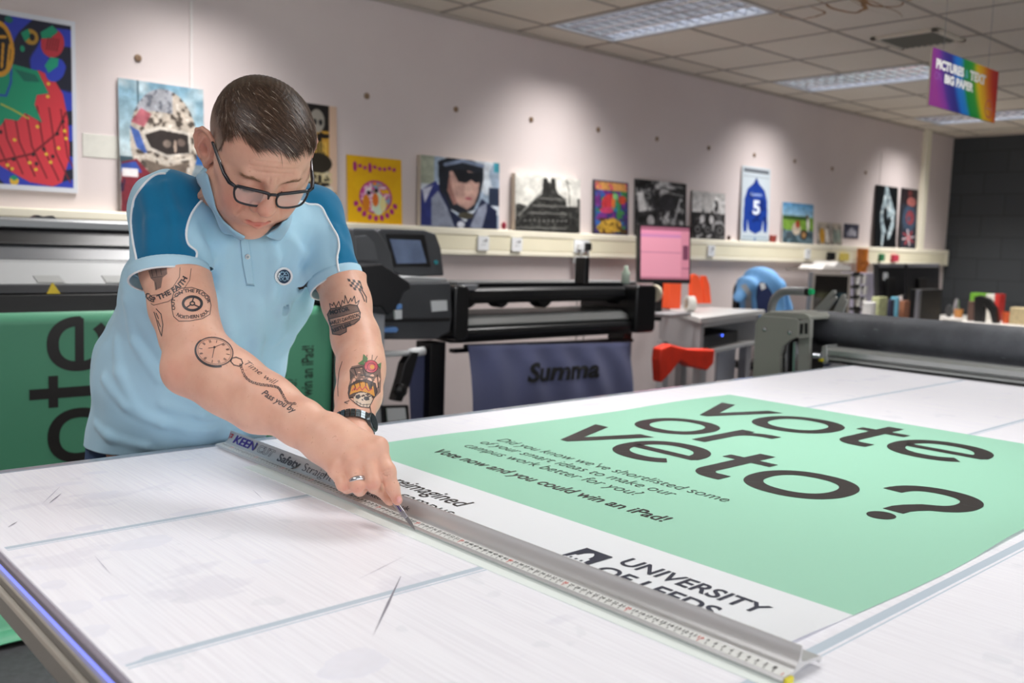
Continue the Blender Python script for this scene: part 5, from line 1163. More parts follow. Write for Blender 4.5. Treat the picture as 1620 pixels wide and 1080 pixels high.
# ---- skeleton in space
HT = np.array([.7330, 1.4440, 1.4665]); HW = np.array([[.9761, -.1602, -.1466], [-.2168, -.6844, -.6961], [-.0112, -.7113, .7028]])
def hd(x, y, z): return HT + HW @ (np.array([x, y, z]) / 1000)
man = thing('person', (.80, 1.95, 0), 'man with short brown hair and glasses in a two-tone blue polo, leaning over the table', 'person')
def chain(lst, k): return [Cap(atd(*a[:3]), atd(*b[:3]), a[3], b[3], k) for a, b in zip(lst[:-1], lst[1:])]
NB = np.array([.785, 1.605, 1.385])
mm = .001
def E_(x, y, z, rx, ry, rz, k=10, sub=False, M=None): return Ell(hd(x, y, z), (rx * mm, ry * mm, rz * mm), HW if M is None else HW @ M, k * mm, sub)
def C_(a, b, ra, rb, k=6, sub=False): return Cap(hd(*a), hd(*b), ra * mm, rb * mm, k * mm, sub)
def rz_(a): c, s = math.cos(a), math.sin(a); return np.array([[c, -s, 0], [s, c, 0], [0, 0, 1]])
def rx_(a): c, s = math.cos(a), math.sin(a); return np.array([[1, 0, 0], [0, c, -s], [0, s, c]])
def ry_(a): c, s = math.cos(a), math.sin(a); return np.array([[c, 0, s], [0, 1, 0], [-s, 0, c]])
head = [E_(0, -14, 48, 76, 96, 70), E_(0, -36, 18, 69, 68, 66, 22), E_(0, 30, 54, 67, 60, 50, 24), E_(0, 32, 2, 66, 56, 66, 28),
        E_(-4, 42, -58, 60, 46, 46, 26), E_(-9, 76, -94, 25, 17, 17, 20), E_(-6, 38, -94, 46, 36, 24, 22)]
for s in (-1, 1):
    head += [E_(s * 52 - 3, 18, -50, 27, 34, 36, 24), E_(s * 40, 62, -18, 24, 21, 25, 22), E_(s * 58, 36, 6, 16, 30, 20, 18), E_(s * 28, 68, -48, 20, 18, 22, 18)]
head += [C_((-36, 82, 34), (0, 86, 31), 8, 7, 13), C_((0, 86, 31), (36, 82, 34), 7, 8, 13)]
for s in (-1, 1): head += [E_(s * 32, 95, 13, 19, 12, 12, 12, True)]
for s in (-1, 1): head += [E_(s * 32, 75, 13, 15.5, 13.5, 12, 4), C_((s * 21, 87, 4), (s * 42, 83, 4), 2.2, 2, 5)]
head += [C_((0, 89, 24), (-3, 110, -9), 8, 10.5, 9), E_(-5, 114, -12, 14.5, 12.5, 12.5, 7)]
for s in (-1, 1): head += [E_(s * 14.5 - 5, 101, -19, 8, 10.5, 8, 5)]
for s in (-1, 1): head += [E_(s * 7 - 6, 107, -26, 3.6, 5.5, 3.6, 2, True)]
head += [E_(-6, 83, -48, 31, 18, 24, 16)]
mo = lambda x, y, z: (x - 7, y + 2, z + 2)
head += [C_(mo(-25, 85, -52), mo(-8, 97, -50.5), 3.4, 5, 3.5), C_(mo(-7, 97, -50.5), mo(7, 97, -50.5), 5, 5, 3), C_(mo(8, 97, -50.5), mo(25, 85, -52), 5, 3.4, 3.5),
         C_(mo(-19, 88, -59.5), mo(0, 96, -65), 4.6, 7, 3.5), C_(mo(0, 96, -65), mo(19, 88, -59.5), 7, 4.6, 3.5),
         C_(mo(-27, 86, -53), mo(-9, 100, -57), 1.6, 4.0, 1.6, True), C_(mo(-9, 100, -57), mo(9, 100, -57), 4.0, 4.0, 1.6, True), C_(mo(9, 100, -57), mo(27, 86, -53), 4.0, 1.6, 2.2, True),
         E_(-8, 99, -73, 18, 8, 5, 8, True)]
for s in (-1, 1):     # smile folds, eye bags
    head += [C_((s * 41, 66, -38), (s * 38, 64, -58), 13, 12, 14), C_((s * 22, 92, -1), (s * 42, 86, 0), .8, .8, 5, True)]
def groove(pts, r, k=3.5, dep=.3):
    Q = np.array([hd(*p) for p in pts]); hfn = lambda P: fsdf(head, P)
    for _ in range(4): Q = Q - grad(hfn, Q) * hfn(Q)[:, None]
    Q = Q + grad(hfn, Q) * (r * mm * dep); return [Cap(a, c, r * mm, r * mm, k * mm, True) for a, c in zip(Q[:-1], Q[1:])]
gv = []
for s in (-1, 1): gv += groove([(s * 22 - 5, 98, -18), (s * 30 - 5, 90, -32), (s * 34 - 6, 84, -48)], 1.5, 4) + groove([(s * 20, 92, 2), (s * 31, 90, -2), (s * 43, 84, 1)], .9, 3) + groove([(s * 5, 96, 30), (s * 6, 96, 40)], .9, 3)
for zf, wf in ((56, 40), (66, 34), (47, 30)): gv += groove([(-wf, 88, zf - 2), (-wf / 2, 93, zf), (0, 94, zf + 1), (wf / 2, 93, zf), (wf, 88, zf - 2)], .8, 3)
head += gv
# neck
nk0 = hd(0, -34, -34)
head += [Cap(nk0, NB, .060, .060, .028), Cap(hd(-30, 5, -55), NB + [-.022, -.03, -.01], .026, .024, .025), Cap(hd(30, 5, -55), NB + [.022, -.03, -.01], .026, .024, .025)]
# ears
for s in (-1, 1):
    def er(y, z, o=0.0): return (s * (74 + max(0, 8 - y) * .62 + o), y, z)
    head += [E_(s * 85, -10, 3, 4.8, 21, 33, 5, False, rz_(s * .55))]
    pts = [(8, 2), (9, 14), (6, 26), (-5, 34), (-17, 33), (-26, 22), (-27, 8), (-21, -8), (-12, -20)]
    for a, c in zip(pts[:-1], pts[1:]): head.append(C_(er(*a, 3), er(*c, 3), 3.3, 3.3, 3))
    head += [E_(s * 80, -3, -26, 4.5, 8, 9, 5), C_(er(9, -4, 2), er(4, -16, 2), 4, 3.5, 4), C_(er(-8, 22, 3.5), er(-14, -4, 4), 2.6, 2.6, 3),
             E_(s * 88, -3, -1, 7, 7, 11, 4, True)]
# ---- right arm and hand
RA = [(266, 328, 1.60, .054), (274, 428, 1.565, .050), (288, 486, 1.54, .0485), (301, 532, 1.512, .0440), (318, 566, 1.485, .0455), (362, 601, 1.455, .0450), (418, 637, 1.428, .0405), (478, 670, 1.400, .0330), (513, 691, 1.385, .0270)]
rarm = chain(RA, .022)
rarm += [Ell(atd(289, 586, 1.478), (.028, .026, .028), None, .03), Cap(atd(300, 590, 1.475), atd(400, 650, 1.435), .030, .026, .03), Cap(atd(345, 570, 1.49), atd(450, 640, 1.43), .026, .020, .03), Cap(atd(300, 440, 1.545), atd(312, 510, 1.50), .030, .026, .03)]
def finger(pts, rad, k=.006): return [Cap(atd(*a), atd(*b), r0, r1, k) for a, b, r0, r1 in zip(pts[:-1], pts[1:], rad[:-1], rad[1:])]
WR = (513, 691, 1.385)
rhand = [Cap(atd(508, 700, 1.385), atd(520, 684, 1.385), .0245, .0245, .02)]
mcp = {'i': (598, 706, 1.352), 'm': (580, 718, 1.338), 'r': (557, 731, 1.330), 'p': (533, 742, 1.332)}
for key, wr, r0, r1 in (('i', (530, 682, 1.388), .020, .0135), ('m', (522, 689, 1.378), .021, .0135), ('r', (514, 696, 1.374), .021, .0130), ('p', (508, 703, 1.376), .020, .0125)):
    rhand.append(Cap(atd(*wr), atd(*mcp[key]), r0, r1, .020))
rhand += [Cap(atd(540, 700, 1.372), atd(574, 722, 1.358), .022, .018, .02), Cap(atd(520, 712, 1.385), atd(540, 738, 1.362), .018, .015, .02)]
for key in 'imrp': rhand.append(Ell(atd(mcp[key][0] + 1, mcp[key][1] + 1, mcp[key][2] - .003), (.0118, .0118, .0118), None, .010))
rhand += finger([mcp['i'], (611, 743, 1.334), (621, 771, 1.332), (628.5, 791, 1.338)], [.0125, .0112, .0094, .0076])
rhand += [Ell(atd(613, 747, 1.332), (.0122, .0122, .0122), None, .006)]
rhand += finger([mcp['m'], (590, 763, 1.318), (593, 770, 1.352), (580, 752, 1.372)], [.0125, .0108, .0098, .0085], .004)
rhand += finger([mcp['r'], (565, 768, 1.312), (569, 774, 1.345), (558, 756, 1.366)], [.0120, .0104, .0095, .0082], .004)
rhand += finger([mcp['p'], (543, 766, 1.318), (549, 771, 1.346), (540, 752, 1.366)], [.0115, .0096, .0086, .0075], .004)
rhand += finger([(540, 708, 1.400), (580, 742, 1.392), (600, 768, 1.375), (617, 790, 1.358)], [.020, .0150, .0115, .0090], .010)
# creases at the index joints
for px, py in ((613, 748), (616, 751), (611, 744), (621, 771)): rhand.append(Cap(atd(px - 7, py + 2, 1.3215), atd(px + 6, py - 1.5, 1.3215), .0008, .0008, .0022, True))
rhand.append(Ell(atd(631, 790, 1.3305), (.0052, .0052, .0052), None, .0015))
rarm_all = rarm + rhand
# ---- left arm and hand
LA = [(494, 338, 1.80, .052), (536, 432, 1.765, .0460), (548, 478, 1.73, .0420), (563, 535, 1.675, .0400), (570, 585, 1.62, .0365), (566, 628, 1.57, .0340), (559, 664, 1.53, .0290), (556, 692, 1.50, .0260)]
larm = chain(LA, .022) + [Cap(atd(576, 560, 1.64), atd(572, 620, 1.585), .028, .024, .03)]
lm = {'i': (588, 720, 1.462), 'm': (576, 725, 1.452), 'r': (562, 728, 1.448), 'p': (549, 729, 1.452)}
lhand = [Cap(atd(550, 694, 1.50), atd(564, 690, 1.50), .021, .021, .02)]
for key, wx_, r0 in (('i', 566, .019), ('m', 560, .019), ('r', 554, .019), ('p', 549, .018)):
    lhand.append(Cap(atd(wx_, 694, 1.50), atd(*lm[key]), r0, .0125, .018)); x, y, d_ = lm[key]
    lhand += finger([lm[key], (x + 1, y + 20, 1.448), (x + 1, y + 33, 1.470), (x, y + 34, 1.490)], [.0120, .0102, .0092, .0080], .004)
lhand += finger([(570, 698, 1.49), (590, 722, 1.50), (596, 742, 1.51), (590, 752, 1.515)], [.018, .0125, .0105, .0085], .010)
larm_all = larm + lhand
# ---- torso
LAT = nrm([1, -.05, 0.0]); HIP = np.array([.795, 1.935, .93]); BEL = np.array([.790, 1.845, 1.06]); CHE = np.array([.790, 1.700, 1.235]); SHO = np.array([.790, 1.625, 1.345])
RS, LS = atd(266, 326, 1.60), atd(494, 336, 1.80)
torso = [EC(HIP + [0, .01, -.12], BEL, LAT, (.165, .115), (.172, .125), .04), EC(BEL, CHE, LAT, (.172, .125), (.172, .112), .04), EC(CHE, SHO, LAT, (.160, .100), (.110, .062), .04), Cap(RS, SHO, .045, .055, .04), Cap(LS, SHO, .042, .055, .04)]
legs = []
FR, FL = np.array([.66, 1.99, .075]), np.array([.93, 2.10, .075])
for hx_, ft, kn in ((-.085, FR, (.675, 1.93, .48)), (.085, FL, (.905, 2.02, .48))):
    hp_ = HIP + [hx_, .02, -.10]; legs += [Cap(hp_, kn, .082, .058, .03), Cap(kn, ft, .055, .042, .02)]
body_parts = []
hv = [mesh_sdf(head, HT - .20, HT + [.22, .26, .20], .0016),
      mesh_sdf(rarm_all, (.50, 1.02, .90), (.80, 1.70, 1.46), .0018),
      mesh_sdf(larm_all, (.70, 1.15, .90), (1.06, 1.68, 1.46), .0020),
      mesh_sdf(torso + legs, (.54, 1.50, .03), (1.08, 2.20, 1.46), .008)]
ofs = 0; VV, FF = [], []
for v, f in hv: VV.append(v); FF.append(f + ofs); ofs += len(v)
VV, FF = np.concatenate(VV), np.concatenate(FF)
Rend, Lend = atd(268, 441, 1.566), atd(533, 451, 1.760)
SLV = [EC(RS, Rend, nrm([1, .2, 0]), (.060, .066), (.062, .066), .02), EC(LS, Lend, nrm([1, .2, 0]), (.052, .058), (.048, .053), .02)]
for P_, E2 in ((RS, Rend), (LS, Lend)):
    ax2 = nrm(E2 - P_); h2 = (VV - E2) @ ax2; near = np.where((h2 < .0) & (h2 > -.30) & (np.linalg.norm(VV - (P_ + E2) / 2, axis=1) < .16) & (VV[:, 2] < 1.45))[0]
    sl_ = SLV[0] if E2 is Rend else SLV[1]
    for _ in range(4):
        f2 = lambda P: fsdf([sl_], P); d2 = f2(VV[near]); g2 = grad(f2, VV[near]); mv = np.clip(d2 + .006, 0, .01) * np.clip(-h2[near] / .03, 0, 1) * (d2 < .03)
        VV[near] -= g2 * mv[:, None]
def skin():
    t = NT('skin'); fl = t.n('ShaderNodeAttribute'); fl.attribute_name = 'flush'; v = t.coord()
    n1 = t.noise(v, 26, 4); n2 = t.noise(v, 190, 3)
    c = t.ramp(n1, [(0.3, h('#dca690')), (0.7, h('#e8b9a2'))]); c = t.mix(t.math('MULTIPLY', fl.outputs['Fac'], .75), c, h('#cf6a60'))
    c = t.mix(t.math('MULTIPLY', t.math('GREATER_THAN', n2, 0.70), .35), c, h('#b67a62'))
    st_ = t.n('ShaderNodeAttribute'); st_.attribute_name = 'stubble'; n3 = t.noise(v, 900, 2)
    c = t.mix(t.math('MULTIPLY', st_.outputs['Fac'], t.math('MULTIPLY', n3, .8)), c, h('#8d7468'))
    t.l(c, t.b.inputs['Base Color']); t.b.inputs['Roughness'].default_value = .48; t.b.inputs['Specular IOR Level'].default_value = .45
    t.b.inputs['Subsurface Weight'].default_value = .18; t.b.inputs['Subsurface Radius'].default_value = (1, .35, .2); t.b.inputs['Subsurface Scale'].default_value = .006
    t.bump(t.noise(v, 700, 3), .12, .0006); return t.m
M_skin = skin()
body = raw_mesh('body', VV, FF, M_skin, man)
fl = np.zeros(len(VV)); stb = np.zeros(len(VV))
def add_fl(c, r, a, arr=fl): 
    d = np.linalg.norm(VV - c, axis=1) / r; arr += a * np.exp(-d * d * 2)
add_fl(hd(-7, 112, -12), .026, .6); [add_fl(hd(s * 42, 76, -22), .034, .58) for s in (-1, 1)]; [add_fl(hd(s * 84, -8, 5), .035, .6) for s in (-1, 1)]
add_fl(hd(-7, 99, -56), .015, 1.1); [add_fl(hd(s * 13 - 7, 96, -56), .010, .85) for s in (-1, 1)]; add_fl(hd(0, 74, -88), .03, .3); add_fl(hd(0, 60, -70), .05, .15)
add_fl(atd(284, 588, 1.45), .03, .5); add_fl(atd(629, 790, 1.33), .014, .6)
for key in 'imrp': add_fl(atd(*mcp[key]), .016, .35)
for c in ((590, 768, 1.31), (566, 772, 1.305), (545, 770, 1.31)): add_fl(atd(*c), .013, .4)
add_fl(hd(0, 72, -78), .045, .5, stb); [add_fl(hd(s * 45, 30, -60), .045, .5, stb) for s in (-1, 1)]; add_fl(hd(0, 96, -42), .016, .3, stb)
[add_fl(hd(s * 70, 22, 38), .035, .5, stb) for s in (-1, 1)]
for nm, arr in (('flush', fl), ('stubble', stb)):
    a = body.data.attributes.new(nm, 'FLOAT', 'POINT'); a.data.foreach_set('value', np.clip(arr, 0, 1).astype(np.float32))
headf = lambda P: fsdf(head, P)
rarmf = lambda P: fsdf(rarm_all, P)
larmf = lambda P: fsdf(larm_all, P)

# ---- hair: a close cap over the skull, clipped at the hairline, with combed strands
M_hair = NT('hair_brown'); _v = M_hair.coord(); _a = M_hair.n('ShaderNodeAttribute'); _a.attribute_name = 'shade'
M_hair.l(M_hair.ramp(_a.outputs['Fac'], [(0, h('#241812')), (.35, h('#3f2c21')), (.6, h('#6a503f')), (.8, h('#93796a')), (1, h('#cdbfb0'))]), M_hair.b.inputs['Base Color'])
M_hair.b.inputs['Roughness'].default_value = .42; M_hair.b.inputs['Specular IOR Level'].default_value = .5; M_hair = M_hair.m
def hairline(P):
    """>0 inside the hair region, in head millimetres"""
    q = (P - HT) @ HW * 1000; x, y, z = q[:, 0], q[:, 1], q[:, 2]; ax_ = np.abs(x)
    front = 93 - np.clip(ax_ - 30, 0, 60) * .30          # height of the hairline on the forehead
    f = np.where(y > 40, z - (front - .10 * (y - 40)) + 4 * np.sin(x * .13), 999.)
    temple = z - np.interp(y, [-120, -60, -22, -8, 6, 22, 34, 46, 60], [-42, -46, -30, -4, -6, 4, 34, 60, 80])
    return np.minimum(np.where(y > 40, f, temple), np.where(y > 30, z - np.interp(ax_, [0, 40, 58, 70, 80], [80, 84, 80, 62, 50]) + (60 - np.clip(y, 30, 60)) * 1.2, 999.))
capd = [E_(0, -14, 52, 77, 98, 75), E_(0, -36, 18, 71, 70, 68, 22), E_(0, 30, 58, 67, 61, 53, 24)]
top = [E_(4, -6, 66, 73, 94, 70, 18)]
hv_, hf_ = mesh_sdf(head[:4], HT - .20, HT + [.22, .26, .20], .0024)
q = (hv_ - HT) @ HW * 1000; hl = hairline(hv_); nm_ = grad(lambda P: fsdf(head[:4], P), hv_)
lift = (2.0 + 5.0 * np.clip((q[:, 2] - 62) / 38, 0, 1) * np.clip((q[:, 1] + 95) / 60, .3, 1)) * np.clip(hl / 7, .06, 1)
gro = np.sin(q[:, 0] * .9 + q[:, 1] * .35 + 3 * np.sin(q[:, 1] * .07)) * .5 * np.clip((q[:, 2] - 62) / 38, 0, 1)
hv2 = hv_ + nm_ * ((lift + gro) / 1000)[:, None]
keep = (hl[hf_] > -1.2).all(1); hf2 = hf_[keep]; used_ = np.unique(hf2); mp_ = -np.ones(len(hv2), int); mp_[used_] = np.arange(len(used_))
hair = raw_mesh('hair', hv2[used_], mp_[hf2], M_hair, man); hq = q[used_]
side = np.clip(1 - (hq[:, 2] - 30) / 55, 0, 1); rs = np.random.RandomState(3)
a = hair.data.attributes.new('shade', 'FLOAT', 'POINT'); a.data.foreach_set('value', np.clip(.34 + .46 * side + .1 * rs.rand(len(used_)), 0, 1).astype(np.float32))
# strands
HV, HF, HS = [], [], []
cand = used_[(hl[used_] > .5)]
capf = lambda P: fsdf(head[:4], P)
sel = rs.choice(cand, 30000); root_ = hv_[sel] + rs.randn(30000, 3) * .0009; qr = (root_ - HT) @ HW * 1000
topw = np.clip((qr[:, 2] - 62) / 34, 0, 1) * np.clip((qr[:, 1] + 100) / 60, .25, 1)
flow = np.stack([.55 + .35 * np.clip(qr[:, 1] / 60, -1, 1), .85 - .2 * np.clip(qr[:, 1] / 60, 0, 1), -.25 + 0 * qr[:, 0]], 1)          # combed forward and towards his left
flow_side = np.stack([0 * qr[:, 0], .45 + 0 * qr[:, 0], -.9 + 0 * qr[:, 0]], 1)
fw_ = flow * topw[:, None] + flow_side * (1 - topw)[:, None] + rs.randn(30000, 3) * (.10 + .12 * (1 - topw))[:, None]; fw_ = fw_ @ HW.T
ln_ = (.006 + .030 * topw * (.5 + .7 * rs.rand(30000))); nseg = 5; n0 = grad(capf, root_)
base_l = .0010 + (.0062 * topw) * np.clip(hl[sel] / 7, .3, 1) * (.55 + .55 * rs.rand(30000))
pts_ = []; p = root_ + n0 * (base_l * .35)[:, None]; pts_.append(p)
for k in range(1, nseg):
    n_ = grad(capf, p); t_ = fw_ - n_ * (fw_ * n_).sum(1, keepdims=True); t_ /= np.linalg.norm(t_, axis=1, keepdims=True) + 1e-9
    p = p + t_ * (ln_ / (nseg - 1))[:, None]; d_ = capf(p); want = base_l * (.5 + .65 * math.sin(PI * (k / (nseg - 1)) * .62)); p = p + n_ * (want - d_)[:, None]; pts_.append(p)
pts_ = np.stack(pts_, 1); wdt = (.00042 - .00012 * (1 - topw))
tdir = pts_[:, -1] - pts_[:, 0]; sdir = np.cross(tdir, n0); sdir /= np.linalg.norm(sdir, axis=1, keepdims=True) + 1e-9
tap = np.array([1, 1, .9, .6, .12]); L_ = pts_ + sdir[:, None] * (wdt[:, None] * tap)[..., None]; R_ = pts_ - sdir[:, None] * (wdt[:, None] * tap)[..., None]
sv = np.stack([L_, R_], 2).reshape(-1, 3); bi = (np.arange(30000) * nseg * 2)[:, None, None]; kk = (np.arange(nseg - 1) * 2)[None, :, None]
sf = (bi + kk + np.array([0, 1, 3, 2])).reshape(-1, 4)
st_o = raw_mesh('hair_strands', sv, sf, M_hair, hair, smooth=False); st_o['kind'] = 'stuff'
cl_ = np.sin(qr[:, 0] * .55 + qr[:, 1] * -.33 + 2 * np.sin(qr[:, 1] * .06)); sh = np.clip(.26 + .14 * cl_ * topw + .30 * rs.rand(30000) + .35 * (1 - topw) * rs.rand(30000) + .50 * (rs.rand(30000) > .965), 0, 1)
a = st_o.data.attributes.new('shade', 'FLOAT', 'POINT'); a.data.foreach_set('value', np.repeat(sh, nseg * 2).astype(np.float32))
# eyebrows and lashes
def hair_line(name, pts, n, ln, dirv, col, wd=.00028, seed=1, rad=1.6):
    r = np.random.RandomState(seed); mb_ = MB(); P = np.array(pts, float)
    for i in range(n):
        t = r.rand() * (len(P) - 1); j = min(int(t), len(P) - 2); t -= j; c = P[j] * (1 - t) + P[j + 1] * t + r.randn(3) * [1.5, .3, rad]
        w0 = hd(*c); w0 = w0 - grad(headf, w0[None])[0] * headf(w0[None])[0]; nn = grad(headf, w0[None])[0]
        dd = HW @ nrm(np.array(dirv(c)) + r.randn(3) * .25); dd = nrm(dd - nn * (dd @ nn) * .8); e = w0 + dd * ln + nn * ln * .25; sd = nrm(np.cross(dd, nn)) * wd
        mb_.add([w0 + sd, w0 - sd, e], [(0, 1, 2)])
    return mb_.build(name, col, man)
M_brow = mat('brow', '#a68468', .6); M_lash = mat('lash', '#4a342a', .5)
for s in (-1, 1):
    hair_line('eyebrow', [(s * 16, 92, 27), (s * 30, 93, 33), (s * 46, 84, 31)], 260, .0065, lambda c, s=s: (s * 1.0, 0, .25), M_brow, seed=5 + s)
    hair_line('eyelashes', [(s * 20, 89, 7), (s * 32, 91, 4.5), (s * 44, 84, 6)], 130, .0050, lambda c, s=s: (s * .3, .9, -.5), M_lash, seed=9 + s, rad=.35)
# ---- glasses
M_gf = mat('frame_navy', '#10141f', .3, spec=.5, coat=.1); M_lens = NT('lens'); M_lens.b.inputs['Base Color'].default_value = (1, 1, 1, 1); M_lens.b.inputs['Alpha'].default_value = .22  # white lens tint stands in for the table's reflection
M_lens.b.inputs['Roughness'].default_value = .02; M_lens.b.inputs['Specular IOR Level'].default_value = .9; M_lens = M_lens.m
M_silv = mat('silver_trim', '#c9ccd2', .2, metal=.9)
def gp(x, z, y0=109): return hd(x + 2, y0 - abs(x) ** 2 * .0034, z + 9)
gl = man
for s in (-1, 1):
    ol = [(7, 16), (10, 20), (30, 22.5), (52, 22), (57, 19), (58, 8), (54, -5), (45, -10), (24, -10), (12, -6), (7, 5)]
    ol2 = []
    for i in range(len(ol)):
        p0, p1, p2, p3 = [np.array(ol[(i + k) % len(ol)], float) for k in (-1, 0, 1, 2)]
        for t in (0, .33, .66): ol2.append(.5 * ((2 * p1) + (-p0 + p2) * t + (2 * p0 - 5 * p1 + 4 * p2 - p3) * t * t + (-p0 + 3 * p1 - 3 * p2 + p3) * t ** 3))
    pts = [gp(s * x, z - 10) for x, z in ol2]; b = MB()
    rr_ = [.0027 if p[1] > 15 else .0018 for p in ol2]; b.tube(pts + [pts[0], pts[1]], rr_ + [rr_[0], rr_[1]], 8, caps=False); b.build('glasses_rim', M_gf, gl, smooth=True)
    b = MB(); b.add([p - HW[:, 1] * .0005 for p in pts], [tuple(range(len(pts)))]); b.build('lens', M_lens, gl)
    b = MB(); b.tube([gp(s * 57, 9), hd(s * 66 + 2, 89, 19), hd(s * 71 + 1, 72, 21), hd(s * 79, 10, 27), hd(s * 80, -8, 27), hd(s * 80, -24, 8)], [.0026, .0034, .0032, .0026, .0020, .0015], 8); b.build('temple_arm', M_gf, gl, smooth=True)
    b = MB(); b.tube([hd(s * 68.5 + 2, 84, 20), hd(s * 79, 14, 31)], .0010, 6); b.build('temple_trim', M_silv, gl, smooth=True)
b = MB(); b.tube([gp(-7.5, 5), hd(-2, 109, 17), hd(6, 109, 17), gp(7.5, 5)], .0024, 8); b.build('glasses_bridge', M_gf, gl, smooth=True)

# ---- polo shirt
HEMc = np.array([.790, 1.925, .905])
Rax, Lax = nrm(Rend - RS), nrm(Lend - LS)
shirt = [EC(HEMc + [0, .01, -.05], BEL, LAT, (.186, .150), (.180, .145), .05), EC(BEL, CHE, LAT, (.180, .145), (.176, .122), .05), EC(CHE, SHO, LAT, (.174, .120), (.135, .085), .05),
         Cap(RS + [0, 0, -.006], SHO, .058, .078, .045), Cap(LS + [0, 0, -.006], SHO, .054, .078, .045), Cap(NB + [0, .02, -.02], SHO, .066, .085, .05),
         EC(RS, Rend, nrm([1, .2, 0]), (.060, .066), (.062, .066), .02), EC(LS, Lend, nrm([1, .2, 0]), (.052, .058), (.048, .053), .02)]
s0f = lambda P: fsdf(shirt, P)
nkax = nrm(nk0 - NB); hN = (VV - NB) @ nkax; rN = np.linalg.norm((VV - NB) - np.outer(hN, nkax), axis=1); nearN = np.where((hN < .052) & (hN > -.16) & (rN < .19) & (rN > .062))[0]
for _ in range(5):
    dN = s0f(VV[nearN]); gN = grad(s0f, VV[nearN]); VV[nearN] -= gN * (np.clip(dN + .006, 0, .012) * np.clip((.052 - hN[nearN]) / .02, 0, 1))[:, None]
body.data.vertices.foreach_set('co', VV.astype(np.float32).ravel()); body.data.update()
folds = [(((352, 395), (350, 450), (362, 520), (378, 590)), .011), (((405, 480), (408, 540), (402, 600)), .010), (((470, 400), (462, 440), (448, 490), (438, 540)), .012), (((488, 430), (470, 455), (452, 480)), .010),
         (((335, 400), (330, 440), (338, 480)), .009), (((318, 385), (330, 410), (352, 430)), .009), (((165, 600), (200, 640), (260, 668), (330, 680)), .010), (((152, 672), (175, 690), (230, 706)), .008),
         (((200, 480), (215, 540), (255, 600)), .009), (((185, 540), (190, 590), (215, 640)), .008), (((260, 640), (320, 655), (380, 660)), .008), (((430, 385), (436, 410), (430, 470)), .008), (((455, 375), (478, 400)), .008),
         (((230, 300), (240, 350), (236, 390)), .008), (((262, 290), (275, 340), (280, 390)), .007), (((530, 360), (536, 400)), .006)]
fold_prims = []
for pl, r in folds:
    q = cast(pl, s0f, 0.0, 1.3); pr = [p - n_ * r * .36 for p, n_ in zip(q, grad(s0f, q))]
    for i in range(len(pr) - 1): fold_prims.append(Cap(pr[i], pr[i + 1], r * (.9 if i else .7), r * (.9 if i < len(pr) - 2 else .7), .015))
shirt_all = shirt + fold_prims
def wr(P):
    x, y, z = P[:, 0], P[:, 1], P[:, 2]
    return .0016 * np.sin(46 * x + 30 * z + 4 * np.sin(19 * z + 3)) * np.sin(23 * z - 15 * x + 1) + .0010 * np.sin(95 * (x + .6 * z) + 7 * np.sin(17 * y))
shf = lambda P: fsdf(shirt_all, P) + wr(P)
sv_, sf_ = mesh_sdf(shirt_all, (.50, 1.46, .84), (1.10, 2.14, 1.50), .0032, disp=wr, smooth=2)
def cutp(v, f, o, ax, near=None):
    """trim what lies beyond the plane through o, leaving a straight edge"""
    h_ = (v - o) @ ax; out = h_ > 0
    if near is not None: out &= near(v)
    f = f[~out[f].all(1)]; u = np.unique(f); m = np.zeros(len(v), bool); m[u] = True; m &= out; v = v.copy(); v[m] -= h_[m, None] * ax; return v, f
sv_, sf_ = cutp(sv_, sf_, np.array([0, 0, .90]), np.array([0, 0, -1.0]))
core = shirt[:6]
sv_, sf_ = cutp(sv_, sf_, Rend - Rax * .017, Rax, lambda v: (np.linalg.norm(v - Rend, axis=1) < .13) & (fsdf(core, v) > .010))
sv_, sf_ = cutp(sv_, sf_, Lend - Lax * .017, Lax, lambda v: (np.linalg.norm(v - Lend, axis=1) < .12) & (fsdf(core, v) > .010))
nkax = nrm(nk0 - NB)
sv_, sf_ = cutp(sv_, sf_, NB + nkax * .022, nkax, lambda v: np.linalg.norm((v - NB) - np.outer((v - NB) @ nkax, nkax), axis=1) < .078)
u_ = np.unique(sf_); mp_ = -np.ones(len(sv_), int); mp_[u_] = np.arange(len(u_)); sv_, sf_ = sv_[u_], mp_[sf_]
def poly_in(pts, poly):
    ins = np.zeros(len(pts), bool); n = len(poly)
    for i in range(n):
        (xa, ya), (xb, yb) = poly[i], poly[(i + 1) % n]
        if ya == yb: continue
        ins ^= ((ya > pts[:, 1]) != (yb > pts[:, 1])) & (pts[:, 0] < (xb - xa) * (pts[:, 1] - ya) / (yb - ya) + xa)
    return ins
def cloth_mat(name, col, col2):
    t = NT(name); v = t.coord(); n = t.noise(v, 900, 2); n2 = t.noise(v, 5, 3)
    t.l(t.mix(t.math('MULTIPLY', n, .5), t.ramp(n2, [(.3, h(col)), (.7, h(col2))]), h(col)), t.b.inputs['Base Color'])
    t.b.inputs['Roughness'].default_value = .85; t.b.inputs['Specular IOR Level'].default_value = .2; t.b.inputs['Sheen Weight'].default_value = .25
    t.bump(n, .25, .0006); return t.m
M_sky = cloth_mat('polo_sky', '#acd6ec', '#b6dcf0'); M_teal = cloth_mat('polo_teal', '#0e6a94', '#12739f')
pipR = [(330, 306), (318, 318), (306, 333), (299, 348), (295, 364), (295, 378), (299, 388), (309, 396), (311, 402), (309, 412)]
pipR2 = [(262, 275), (250, 276), (240, 281), (229, 291), (219, 304), (212, 318), (208, 344), (209, 366), (212, 387), (215, 402), (218, 418)]
pipL = [(447, 332), (458.6, 327), (468, 321), (477, 319), (488, 323), (502, 324), (510, 330), (517, 344), (526, 360), (534, 375), (536, 392), (533, 409), (536, 430)]
spx = toscreen(sv_)
